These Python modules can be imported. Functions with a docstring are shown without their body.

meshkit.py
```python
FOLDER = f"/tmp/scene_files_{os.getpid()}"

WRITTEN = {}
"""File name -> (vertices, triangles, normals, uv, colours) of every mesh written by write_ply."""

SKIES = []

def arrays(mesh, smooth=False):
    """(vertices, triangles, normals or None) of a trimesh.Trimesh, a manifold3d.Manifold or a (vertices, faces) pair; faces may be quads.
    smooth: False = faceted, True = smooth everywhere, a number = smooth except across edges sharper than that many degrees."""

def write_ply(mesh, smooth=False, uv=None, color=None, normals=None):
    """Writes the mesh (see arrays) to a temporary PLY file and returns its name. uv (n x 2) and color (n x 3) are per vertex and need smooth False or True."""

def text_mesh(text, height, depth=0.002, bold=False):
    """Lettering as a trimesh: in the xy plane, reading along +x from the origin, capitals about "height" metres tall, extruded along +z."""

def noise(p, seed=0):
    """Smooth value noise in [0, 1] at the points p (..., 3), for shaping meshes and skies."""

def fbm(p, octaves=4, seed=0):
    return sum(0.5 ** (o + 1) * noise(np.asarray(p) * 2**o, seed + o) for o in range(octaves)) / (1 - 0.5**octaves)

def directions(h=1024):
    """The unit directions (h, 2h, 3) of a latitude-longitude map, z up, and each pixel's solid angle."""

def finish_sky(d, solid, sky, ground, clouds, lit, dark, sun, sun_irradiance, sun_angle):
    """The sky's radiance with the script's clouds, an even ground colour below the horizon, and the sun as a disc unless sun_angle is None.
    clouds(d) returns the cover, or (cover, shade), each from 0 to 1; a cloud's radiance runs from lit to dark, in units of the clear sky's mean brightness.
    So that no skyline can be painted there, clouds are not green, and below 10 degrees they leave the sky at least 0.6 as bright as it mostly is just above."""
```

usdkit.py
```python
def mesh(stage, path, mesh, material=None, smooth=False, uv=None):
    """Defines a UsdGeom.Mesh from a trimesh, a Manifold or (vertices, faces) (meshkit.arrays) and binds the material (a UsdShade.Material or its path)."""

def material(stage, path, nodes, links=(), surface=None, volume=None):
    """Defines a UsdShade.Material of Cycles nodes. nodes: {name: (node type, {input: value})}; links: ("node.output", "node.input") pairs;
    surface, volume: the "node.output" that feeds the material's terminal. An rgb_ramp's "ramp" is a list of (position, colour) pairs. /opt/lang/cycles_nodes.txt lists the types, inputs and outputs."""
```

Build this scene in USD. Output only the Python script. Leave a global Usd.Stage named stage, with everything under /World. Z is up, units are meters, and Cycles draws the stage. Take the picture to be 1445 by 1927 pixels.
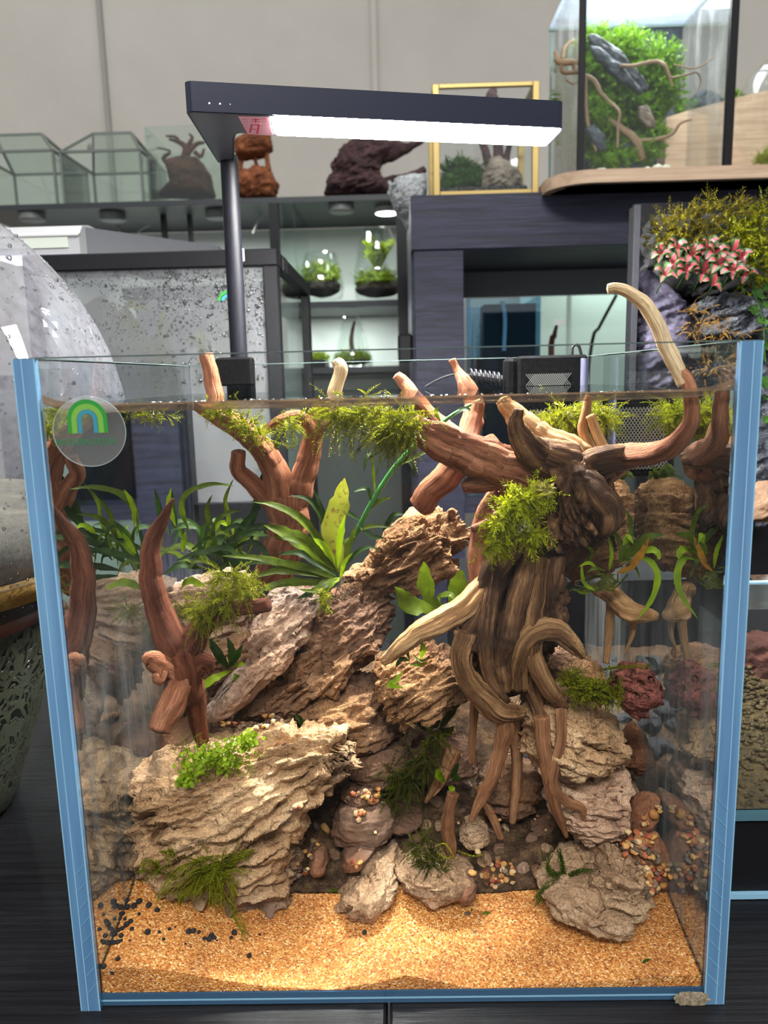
import math, random
import numpy as np
import trimesh, usdkit
from meshkit import noise, fbm
from scipy.spatial import cKDTree
from pxr import Usd, UsdGeom, UsdLux, UsdShade, Gf, Sdf, Vt

stage = Usd.Stage.CreateInMemory()
UsdGeom.SetStageUpAxis(stage, UsdGeom.Tokens.z)
UsdGeom.SetStageMetersPerUnit(stage, 1.0)
WORLD = UsdGeom.Xform.Define(stage, '/World')
UsdGeom.Scope.Define(stage, '/World/Looks')
random.seed(7)
RNG = np.random.default_rng(7)

# ---------------------------------------------------------------- camera (fitted to the four corners of the tank's front)
F, CX, CY = 1447.0, 722.5, 963.5
CAM = np.array([0.00430, -0.37561, 0.34841])
PITCH, YAW, ROLL = 0.17488, -0.01738, -0.02471
FW = np.array([math.sin(YAW) * math.cos(PITCH), math.cos(YAW) * math.cos(PITCH), -math.sin(PITCH)])
_r = np.array([math.cos(YAW), -math.sin(YAW), 0.0])
_u = np.cross(_r, FW)
RT = math.cos(ROLL) * _r + math.sin(ROLL) * _u
UP = -math.sin(ROLL) * _r + math.cos(ROLL) * _u
cam = UsdGeom.Camera.Define(stage, '/World/camera')
m = Gf.Matrix4d(*RT, 0, *UP, 0, *(-FW), 0, *CAM, 1)
cam.AddTransformOp().Set(m)
cam.CreateFocalLengthAttr(24.0)
cam.CreateHorizontalApertureAttr(24.0 * 1445 / F)
cam.CreateVerticalApertureAttr(24.0 * 1927 / F)
cam.CreateFStopAttr(9.5)
cam.CreateFocusDistanceAttr(0.50)
cam.CreateClippingRangeAttr(Gf.Vec2f(0.02, 100))
cam.GetPrim().CreateAttribute('exposure', Sdf.ValueTypeNames.Float).Set(0.0)

# ---------------------------------------------------------------- light of the room
dome = UsdLux.DomeLight.Define(stage, '/World/ambient_light')
dome.CreateIntensityAttr(0.16)
dome.CreateColorAttr(Gf.Vec3f(0.97, 0.98, 1.0))


def rect_light(name, loc, size, power, color=(1, 1, 1), rot=(0, 0, 0)):
    l = UsdLux.RectLight.Define(stage, '/World/' + name)
    l.AddTranslateOp().Set(Gf.Vec3d(*loc))
    l.AddRotateXYZOp().Set(Gf.Vec3f(*rot))
    l.CreateWidthAttr(size[0])
    l.CreateHeightAttr(size[1])
    l.CreateIntensityAttr(power)
    l.CreateColorAttr(Gf.Vec3f(*color))
    return l


rect_light('ceiling_light', (-1.1, 0.9, 2.6), (0.3, 1.2), 12.0, (1, 0.99, 0.96))
rect_light('ceiling_light_001', (1.2, 0.6, 2.6), (0.3, 1.2), 12.0, (1, 0.99, 0.96))
rect_light('ceiling_light_002', (0.0, -0.9, 2.6), (1.2, 0.3), 20.0, (1, 0.99, 0.96))
rect_light('ceiling_light_003', (0.0, -2.3, 2.5), (1.6, 0.4), 74.0, (1, 0.99, 0.97))
rect_light('aquarium_hood_light', (0.44, 1.05, 1.06), (0.24, 0.16), 12.0, (0.93, 0.97, 1.0))
rect_light('aquarium_hood_light_001', (0.44, 1.03, 0.955), (0.20, 0.10), 22.0, (0.97, 1.0, 0.97))
rect_light('planted_wall_light', (0.36, 0.17, 0.98), (0.12, 0.08), 44.0, (1, 1, 0.97))


# ---------------------------------------------------------------- pixel helpers: a point of the photograph at a real distance
def ray(u, v):
    return (u - CX) / F * RT - (v - CY) / F * UP + FW


def P(u, v, y):
    d = ray(u, v)
    return CAM + d * ((y - CAM[1]) / d[1])


def Pz(u, v, z):
    d = ray(u, v)
    return CAM + d * ((z - CAM[2]) / d[2])


def PX(y):
    """metres per photograph pixel at the depth y"""
    return (y - CAM[1]) / F


# ---------------------------------------------------------------- prims
USED, LOC = {}, {}


def fresh(path):
    if path not in USED:
        USED[path] = 0
        return path
    while True:
        USED[path] += 1
        p = '%s_%03d' % (path, USED[path])
        if p not in USED:
            USED[p] = 0
            return p


def keys(path, label=None, cat=None, group=None, kind=None):
    o = stage.GetPrimAtPath(path)
    for k, v in (('label', label), ('category', cat), ('group', group), ('kind', kind)):
        if v:
            o.SetCustomDataByKey(k, v)


def thing(name, label, cat, loc=(0, 0, 0), group=None, kind=None):
    p = fresh('/World/' + name)
    x = UsdGeom.Xform.Define(stage, p)
    x.AddTranslateOp().Set(Gf.Vec3d(*map(float, loc)))
    LOC[p] = np.array(loc, float)
    keys(p, label, cat, group, kind)
    return p


def vf(mesh):
    if isinstance(mesh, tuple):
        return np.asarray(mesh[0], float), np.asarray(mesh[1], int)
    if hasattr(mesh, 'to_mesh'):
        q = mesh.to_mesh()
        return np.array(q.vert_properties[:, :3], float), np.array(q.tri_verts, int)
    return np.array(mesh.vertices, float), np.array(mesh.faces, int)


def cat_mesh(list_):
    vs, fs, n = [], [], 0
    for q in list_:
        v, f = vf(q)
        if f.shape[1] == 4:
            f = np.vstack([f[:, [0, 1, 2]], f[:, [0, 2, 3]]])
        vs.append(v)
        fs.append(f + n)
        n += len(v)
    return np.vstack(vs), np.vstack(fs)


def base_of(path):
    q = path
    while q:
        if q in LOC:
            return LOC[q]
        q = q.rpartition('/')[0]
    return np.zeros(3)


def part(parent, name, mesh, material, smooth=30, label=None, kind=None, grain=None, uv=None):
    p = fresh(parent + '/' + name)
    v, f = vf(mesh)
    if smooth == 30 and len(f) > 1500:
        smooth = True
    o = usdkit.mesh(stage, p, (v - base_of(parent), f), material, smooth=smooth, uv=uv)
    if grain is not None:
        UsdGeom.PrimvarsAPI(o).CreatePrimvar('grain', Sdf.ValueTypeNames.Float3Array, 'vertex').Set(Vt.Vec3fArray.FromNumpy(np.asarray(grain, np.float32)))
    keys(p, label, kind=kind)
    return p


def solo(name, mesh, material, label=None, cat=None, group=None, kind=None, smooth=30, grain=None):
    p = fresh('/World/' + name)
    v, f = vf(mesh)
    if smooth == 30 and len(f) > 1500:
        smooth = True
    o = usdkit.mesh(stage, p, (v, f), material, smooth=smooth)
    if grain is not None:
        UsdGeom.PrimvarsAPI(o).CreatePrimvar('grain', Sdf.ValueTypeNames.Float3Array, 'vertex').Set(Vt.Vec3fArray.FromNumpy(np.asarray(grain, np.float32)))
    keys(p, label, cat, group, kind)
    return p


def rotz_of(path, deg):
    UsdGeom.Xformable(stage.GetPrimAtPath(path)).AddRotateZOp().Set(float(deg))


def copy_of(src, name, label, cat, loc, rot=(0, 0, 0), scale=1.0, group=None):
    p = fresh('/World/' + name)
    x = UsdGeom.Xform.Define(stage, p)
    x.GetPrim().GetReferences().AddInternalReference(Sdf.Path(src))
    x.ClearXformOpOrder()
    x.AddTranslateOp(opSuffix='at').Set(Gf.Vec3d(*map(float, loc)))
    x.AddRotateXYZOp(opSuffix='at').Set(Gf.Vec3f(*map(float, rot)))
    x.AddScaleOp(opSuffix='at').Set(Gf.Vec3f(*(np.ones(3) * scale).tolist()))
    x.GetPrim().SetInstanceable(True)
    keys(p, label, cat, group)
    return p


# ---------------------------------------------------------------- shapes
def box(a, b, r=0.0):
    a, b = np.minimum(a, b), np.maximum(a, b)
    if r <= 0:
        q = trimesh.creation.box(b - a)
        q.apply_translation((a + b) / 2)
        return vf(q)
    r = min(r, 0.49 * (b - a).min())
    pts = []
    for sx in (0, 1):
        for sy in (0, 1):
            for sz in (0, 1):
                c = np.array([b[0] if sx else a[0], b[1] if sy else a[1], b[2] if sz else a[2]])
                s = np.array([-1 if sx else 1, -1 if sy else 1, -1 if sz else 1]) * r
                for k in range(3):
                    d = s.copy()
                    d[k] = 0
                    pts.append(c + d)
    h = trimesh.convex.convex_hull(np.array(pts))
    return vf(h)


def pbox(u0, v0, u1, v1, y, depth, r=0.0):
    """axis-aligned box whose front face spans two photograph points at depth y"""
    a, b = P(u0, v0, y), P(u1, v1, y)
    return box(np.array([a[0], y, b[2]]), np.array([b[0], y + depth, a[2]]), r)


def prism(poly, z0, z1):
    """a plan outline (x, y) raised from z0 to z1"""
    from shapely.geometry import Polygon
    q = trimesh.creation.extrude_polygon(Polygon(poly), z1 - z0, engine='earcut')
    q.apply_translation([0, 0, z0])
    return vf(q)


def vprism(poly, y0, y1):
    """an upright outline (x, z) pulled from y0 to y1"""
    v, f = prism(poly, 0, 1)
    v = np.stack([v[:, 0], y0 + (y1 - y0) * v[:, 2], v[:, 1]], 1)
    return v, f[:, ::-1]


def bar(a, b, w, h=None):
    """a square bar between two points"""
    a, b = np.array(a, float), np.array(b, float)
    t = (b - a) / np.linalg.norm(b - a)
    n = np.cross(t, [0, 0, 1.0] if abs(t[2]) < .9 else [0, 1.0, 0])
    n /= np.linalg.norm(n)
    k = np.cross(t, n)
    h = h or w
    pts = np.array([p + sx * n * w / 2 + sz * k * h / 2 for p in (a, b) for sx in (-1, 1) for sz in (-1, 1)])
    return vf(trimesh.convex.convex_hull(pts))


def spline(pts, n):
    """Catmull-Rom through rows of any width"""
    p = np.asarray(pts, float)
    if len(p) == 2:
        t = np.linspace(0, 1, n)[:, None]
        return p[0] * (1 - t) + p[1] * t
    q = np.vstack([2 * p[0] - p[1], p, 2 * p[-1] - p[-2]])
    s = np.linspace(0, len(p) - 1 - 1e-9, n)
    i = s.astype(int)
    t = (s - i)[:, None]
    a, b, c, d = q[i], q[i + 1], q[i + 2], q[i + 3]
    return .5 * (2 * b + (c - a) * t + (2 * a - 5 * b + 4 * c - d) * t ** 2 + (3 * b - a - 3 * c + d) * t ** 3)


def frames(c):
    t = np.gradient(c, axis=0)
    t /= np.linalg.norm(t, axis=1, keepdims=True) + 1e-12
    n = np.cross(t[0], [0.3, 1, 0.2])
    n /= np.linalg.norm(n)
    N = []
    for k in range(len(c)):
        n = n - t[k] * (n @ t[k])
        n /= np.linalg.norm(n) + 1e-12
        N.append(n)
    N = np.array(N)
    return t, N, np.cross(t, N)


def tube(pts, r, n=24, sides=8, cap=True):
    """round tube along 3-D points; r a number or one per point"""
    pts = np.asarray(pts, float)
    rr = np.broadcast_to(np.asarray(r, float), (len(pts),))
    q = spline(np.column_stack([pts, rr]), n)
    c, rad = q[:, :3], np.maximum(q[:, 3], 1e-5)
    t, N, B = frames(c)
    a = np.arange(sides) * 2 * np.pi / sides
    v = c[:, None] + rad[:, None, None] * (np.cos(a)[None, :, None] * N[:, None] + np.sin(a)[None, :, None] * B[:, None])
    i, j = np.meshgrid(np.arange(n - 1), np.arange(sides), indexing='ij')
    k = (j + 1) % sides
    f = np.stack([i * sides + j, i * sides + k, (i + 1) * sides + k, (i + 1) * sides + j], -1).reshape(-1, 4)
    f = np.vstack([f[:, [0, 1, 2]], f[:, [0, 2, 3]]])
    v = v.reshape(-1, 3)
    if cap:
        v = np.vstack([v, c[0], c[-1]])
        j = np.arange(sides)
        f = np.vstack([f, np.stack([np.full(sides, n * sides), (j + 1) % sides, j], 1), np.stack([np.full(sides, n * sides + 1), (n - 1) * sides + j, (n - 1) * sides + (j + 1) % sides], 1)])
    return v, f


def lathe(profile, centre, n=64):
    """profile rows (radius, z) turned about a vertical axis"""
    p = np.asarray(profile, float)
    a = np.arange(n) * 2 * np.pi / n
    v = np.stack([p[:, 0][:, None] * np.cos(a), p[:, 0][:, None] * np.sin(a), np.repeat(p[:, 1][:, None], n, 1)], -1).reshape(-1, 3) + np.asarray(centre)
    i, j = np.meshgrid(np.arange(len(p) - 1), np.arange(n), indexing='ij')
    k = (j + 1) % n
    f = np.stack([i * n + j, i * n + k, (i + 1) * n + k, (i + 1) * n + j], -1).reshape(-1, 4)
    return v, np.vstack([f[:, [0, 1, 2]], f[:, [0, 2, 3]]])


def ico(n):
    if n not in ICO:
        q = trimesh.creation.icosphere(n)
        ICO[n] = (np.array(q.vertices), np.array(q.faces))
    return ICO[n]


ICO = {}


# ---------------------------------------------------------------- materials
def M(name, nodes, links, surface='p.BSDF', volume=None):
    return usdkit.material(stage, '/World/Looks/' + name, nodes, links, surface=surface, volume=volume)


def srgb(*c):
    c = np.array(c, float) / 255
    return tuple(np.where(c < .04045, c / 12.92, ((c + .055) / 1.055) ** 2.4))


def flat(name, col, rough=.5, **kw):
    return M(name, {'p': ('principled_bsdf', {'base_color': srgb(*col), 'roughness': rough, **kw})}, [])


def mottled(name, ramp, scale=40, rough=.7, bump=.3, bscale=300, fine=900, dist=.002, detail=4, stretch=(1, 1, 1), rot=(0, 0, 0), spec=.3, grain=False, tint=None, tscale=9, pits=0.0, pscale=180, speckle=True):
    """a natural surface: colour ramp over noise, a finer speckle over it and noise relief"""
    nodes = {
        'g': ('geometry', {}),
        'm': ('mapping', {'scale': stretch, 'rotation': rot}),
        'n': ('noise_texture', {'scale': scale, 'detail': detail, 'roughness': .62}),
        'r': ('rgb_ramp', {'ramp': [(p, srgb(*c)) for p, c in ramp]}),
        'n2': ('noise_texture', {'scale': fine, 'detail': 1, 'roughness': .6}),
        'r2': ('rgb_ramp', {'ramp': [(.3, (.62,) * 3), (.7, (1.25,) * 3)] if speckle else [(0, (1,) * 3), (1, (1,) * 3)]}),
        'x': ('mix_color', {'blend_type': 'multiply', 'fac': .8, 'use_clamp_result': False}),
        'n3': ('noise_texture', {'scale': bscale, 'detail': 3, 'roughness': .7}),
        'b': ('bump', {'strength': bump, 'distance': dist}),
        'p': ('principled_bsdf', {'roughness': rough, 'specular_ior_level': spec}),
    }
    links = [('g.position', 'm.vector'), ('m.vector', 'n.vector'), ('n.fac', 'r.fac'), ('m.vector', 'n2.vector'), ('n2.fac', 'r2.fac'), ('r.color', 'x.a'), ('r2.color', 'x.b'),
             ('x.result', 'p.base_color'), ('m.vector', 'n3.vector'), ('n3.fac', 'b.height'), ('b.normal', 'p.normal')]
    if grain:
        nodes['g'] = ('attribute', {'attribute': 'grain'})
        links[0] = ('g.vector', 'm.vector')
    if tint:
        nodes['gp'] = ('geometry', {})
        nodes['nt'] = ('noise_texture', {'scale': tscale, 'detail': 4})
        nodes['rt'] = ('rgb_ramp', {'ramp': [(.46, (0, 0, 0)), (.60, (1, 1, 1))]})
        nodes['xt'] = ('mix_color', {'blend_type': 'mix', 'b': srgb(*tint)})
        links.remove(('x.result', 'p.base_color'))
        links += [('gp.position', 'nt.vector'), ('nt.fac', 'rt.fac'), ('rt.color', 'xt.fac'), ('x.result', 'xt.a'), ('xt.result', 'p.base_color')]
    if pits:
        nodes['vo'] = ('voronoi_texture', {'scale': pscale})
        nodes['rp'] = ('rgb_ramp', {'ramp': [(.08, (0, 0, 0)), (.34, (1, 1, 1))]})
        nodes['b2'] = ('bump', {'strength': pits, 'distance': dist})
        links += [('m.vector', 'vo.vector'), ('vo.distance', 'rp.fac'), ('rp.color', 'b2.height'), ('b2.normal', 'b.normal')]
    return M(name, nodes, links)


def pane(name, tint=(.97, .985, .98), refl=.04, rough=0.0, dirt=0.0, dscale=(30, 30, 3), dcol=(.8, .8, .8), top=.7, lo=.45):
    """clear sheet: straight see-through, Schlick mirror, optional film of dirt with its own shape"""
    nodes = {
        'lw': ('layer_weight', {'blend': .5}),
        'po': ('math', {'math_type': 'power', 'value2': 5.0}),
        'ma': ('math', {'math_type': 'multiply_add', 'value2': .9 - refl, 'value3': refl}),
        't': ('transparent_bsdf', {'color': tint}),
        'gl': ('glossy_bsdf', {'color': (1, 1, 1), 'roughness': rough}),
        'mx': ('mix_closure', {}),
    }
    links = [('lw.facing', 'po.value1'), ('po.value', 'ma.value1'), ('ma.value', 'mx.fac'), ('t.BSDF', 'mx.closure1'), ('gl.BSDF', 'mx.closure2')]
    out = 'mx.closure'
    if dirt:
        nodes.update({
            'g': ('geometry', {}), 'mp': ('mapping', {'scale': dscale}), 'no': ('noise_texture', {'scale': 1.0, 'detail': 2, 'roughness': .65}),
            'rr': ('rgb_ramp', {'ramp': [(lo, (0, 0, 0)), (top, (1, 1, 1))]}), 'mu': ('math', {'math_type': 'multiply', 'value2': dirt}),
            'd': ('diffuse_bsdf', {'color': dcol}), 'tl': ('translucent_bsdf', {'color': dcol}), 'dt': ('mix_closure', {'fac': .5}), 'm2': ('mix_closure', {})})
        links += [('g.position', 'mp.vector'), ('mp.vector', 'no.vector'), ('no.fac', 'rr.fac'), ('rr.color', 'mu.value1'), ('mu.value', 'm2.fac'),
                  ('d.BSDF', 'dt.closure1'), ('tl.BSDF', 'dt.closure2'), ('mx.closure', 'm2.closure1'), ('dt.closure', 'm2.closure2')]
        out = 'm2.closure'
    return M(name, nodes, links, surface=out)


def lit(name, col, strength):
    return M(name, {'e': ('emission', {'color': col, 'strength': strength})}, [], surface='e.emission')


def leafy(name, cols, rough=.5, trans=.35, scale=120, spots=None, spots_at=.58):
    """green leaf: tone per leaf and along it, light passing through"""
    cols = [(p, (min(c[0] * 1.28 + 6, c[1] * .97) if c[0] < c[1] else c[0], c[1], c[2] * .8)) for p, c in cols]
    nodes = {
        'g': ('geometry', {}), 'oi': ('object_info', {}),
        'n': ('noise_texture', {'scale': scale, 'detail': 2}),
        'ad': ('math', {'math_type': 'multiply_add', 'value2': .55, 'value3': 0}),
        'ai': ('math', {'math_type': 'multiply', 'value2': .45}),
        'r': ('rgb_ramp', {'ramp': [(p, srgb(*c)) for p, c in cols]}),
                'p': ('principled_bsdf', {'roughness': rough, 'specular_ior_level': .15}), 'tl': ('translucent_bsdf', {}), 'mx': ('mix_closure', {'fac': trans})}
    links = [('g.position', 'n.vector'), ('g.random_per_island', 'ai.value1'), ('n.fac', 'ad.value1'), ('ai.value', 'ad.value3'), ('ad.value', 'r.fac'),
             ('r.color', 'p.base_color'), ('r.color', 'tl.color'), ('p.BSDF', 'mx.closure1'), ('tl.BSDF', 'mx.closure2')]
    if spots:
        nodes['v'] = ('noise_texture', {'scale': 260, 'detail': 3})
        nodes['rs'] = ('rgb_ramp', {'ramp': [(spots_at, (0, 0, 0)), (spots_at + .08, (.85,) * 3)]})
        nodes['ms'] = ('mix_color', {'b': srgb(*spots)})
        links += [('g.position', 'v.vector'), ('v.fac', 'rs.fac'), ('rs.color', 'ms.fac'), ('r.color', 'ms.a')]
        links = [l for l in links if l not in (('r.color', 'p.base_color'), ('r.color', 'tl.color'))] + [('ms.result', 'p.base_color'), ('ms.result', 'tl.color')]
    return M(name, nodes, links, surface='mx.closure')
# ---------------------------------------------------------------- growing shapes
def ridged(p, octaves=4, seed=0):
    return sum(0.5 ** o * (1 - np.abs(2 * noise(p * 2 ** o, seed + 17 * o) - 1)) for o in range(octaves)) / (2 - 0.5 ** (octaves - 1))


def worley(p, cell, seed, bounds_pad=1.0):
    """distance to the nearest of scattered points, in cells (0 at a point)"""
    r = np.random.default_rng(seed)
    lo, hi = p.min(0) - cell, p.max(0) + cell
    n = int(np.clip(np.prod((hi - lo) / cell), 8, 60000))
    pts = lo + r.random((n, 3)) * (hi - lo)
    return cKDTree(pts).query(p)[0] / cell


def vnormals(v, f):
    n = np.zeros_like(v)
    c = np.cross(v[f[:, 1]] - v[f[:, 0]], v[f[:, 2]] - v[f[:, 0]])
    for k in range(3):
        np.add.at(n, f[:, k], c)
    return n / (np.linalg.norm(n, axis=1, keepdims=True) + 1e-15)


def rock_mesh(outline, y, thick, lean=0.0, level=5, seed=0, strata=25.0, ledge=1.0, pits=1.0, amp=1.0, flatten=0.85, lump=1.0):
    """A stone with the silhouette of a photograph outline at depth y. thick: front-to-back size (m). lean: how far the top leans back per metre of height.
    strata: direction of its layering in degrees from level."""
    sp, f = ico(level)
    vs_ = [q[1] for q in outline]
    # the stone's foot is seen on its near side, its crown near the middle
    o = np.array([P(u, v, y - thick * .24 * (v - min(vs_)) / (max(vs_) - min(vs_))) for u, v in outline])[:, [0, 2]]
    # centroid of the outline
    x, z = o[:, 0], o[:, 1]
    xn, zn = np.roll(x, -1), np.roll(z, -1)
    a = x * zn - xn * z
    c = np.array([((x + xn) * a).sum(), ((z + zn) * a).sum()]) / (3 * a.sum())
    # radius of the outline in every direction (outermost crossing)
    ang = np.linspace(-np.pi, np.pi, 361)
    d = np.stack([np.cos(ang), np.sin(ang)], 1)
    p0, p1 = o - c, np.roll(o, -1, axis=0) - c
    e = p1 - p0
    den = d[:, None, 0] * e[None, :, 1] - d[:, None, 1] * e[None, :, 0]
    t = (p0[None, :, 0] * e[None, :, 1] - p0[None, :, 1] * e[None, :, 0]) / (den + 1e-15)
    s = (p0[None, :, 0] * d[:, None, 1] - p0[None, :, 1] * d[:, None, 0]) / (den + 1e-15)
    t = np.where((s >= -1e-6) & (s <= 1 + 1e-6) & (t > 0), t, 0)
    R = t.max(1)
    th = np.arctan2(sp[:, 2], sp[:, 0])
    rad = np.hypot(sp[:, 0], sp[:, 2])
    Rv = np.interp(th, ang, R)
    # smooth the outline's spikes away towards the front and back poles
    mean = R[R > 0].mean()
    w = rad ** 1.5
    Rv = Rv * w + mean * (1 - w)
    q = np.sign(rad) * rad ** flatten
    xx, zz = c[0] + np.cos(th) * q * Rv, c[1] + np.sin(th) * q * Rv
    yy = y + thick / 2 * np.sign(sp[:, 1]) * np.abs(sp[:, 1]) ** .8 + lean * (zz - c[1])
    v = np.stack([xx, yy, zz], 1)
    size = 2 * mean
    n = vnormals(v, f)
    off = seed * 3.71
    # coarse lumps and planes
    h = lump * .10 * size * (fbm(v / (.45 * size) + off, 3, seed) - .5)
    h += lump * .05 * size * (ridged(v / (.35 * size) + off, 3, seed + 3) - .62)
    v = v + n * h[:, None]
    n = vnormals(v, f)
    a = math.radians(strata)
    D = np.array([-math.sin(a), .35, math.cos(a)])
    D /= np.linalg.norm(D)
    T = np.array([math.cos(a), 0, math.sin(a)])
    s0 = v @ D + .012 * (fbm(v / .035 + off, 3, seed + 5) - .5) * 2 + .12 * .02 * np.sin((v @ T) * 60)
    mask = np.clip(fbm(v / .022 + off + 9, 3, seed + 8) * 2.6 - .75, 0, 1)
    h = np.zeros(len(v))
    for per, am in ((.0125, .0056), (.0056, .0026)):
        k = s0 / per + .8 * fbm(v / (per * 2) + off, 2, seed + 11)
        fr = k - np.floor(k)
        saw = np.where(fr < .84, fr / .84, (1 - fr) / .16)
        h += ledge * am * (saw - .5) * mask
    # stretched coordinates along the layering for crevices and pits
    st = np.stack([(v @ T) * .45, v[:, 1] * .8, (v @ D) * 1.5], 1)
    for sc_, wd, dp in ((.026, .075, .0065), (.012, .085, .0034)):
        cr = np.abs(fbm(st / sc_ + off + 31, 3, seed + 41) - .5)
        gate = np.clip(fbm(v / .03 + off + 12, 2, seed + 43) * 3 - 1.0, 0, 1)
        h -= pits * dp * np.clip(1 - cr / wd, 0, 1) ** .7 * gate
    w1 = worley(st, .0130, seed + 21)
    w2 = worley(st, .0062, seed + 22)
    pm = np.clip(fbm(v / .018 + off + 4, 2, seed + 23) * 2.4 - .7, 0, 1)
    h -= pits * .0050 * np.clip(1 - w1 / .46, 0, 1) ** .5 * pm
    h -= pits * .0024 * np.clip(1 - w2 / .44, 0, 1) ** .5 * pm
    h += amp * .0034 * (ridged(st / .010 + off, 3, seed + 31) - .62)
    h += amp * .0020 * (fbm(v / .0032 + off, 2, seed + 35) - .5)
    h *= np.clip(size / .07, .35, 1.15)
    v = v + n * h[:, None]
    return v, f


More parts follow.
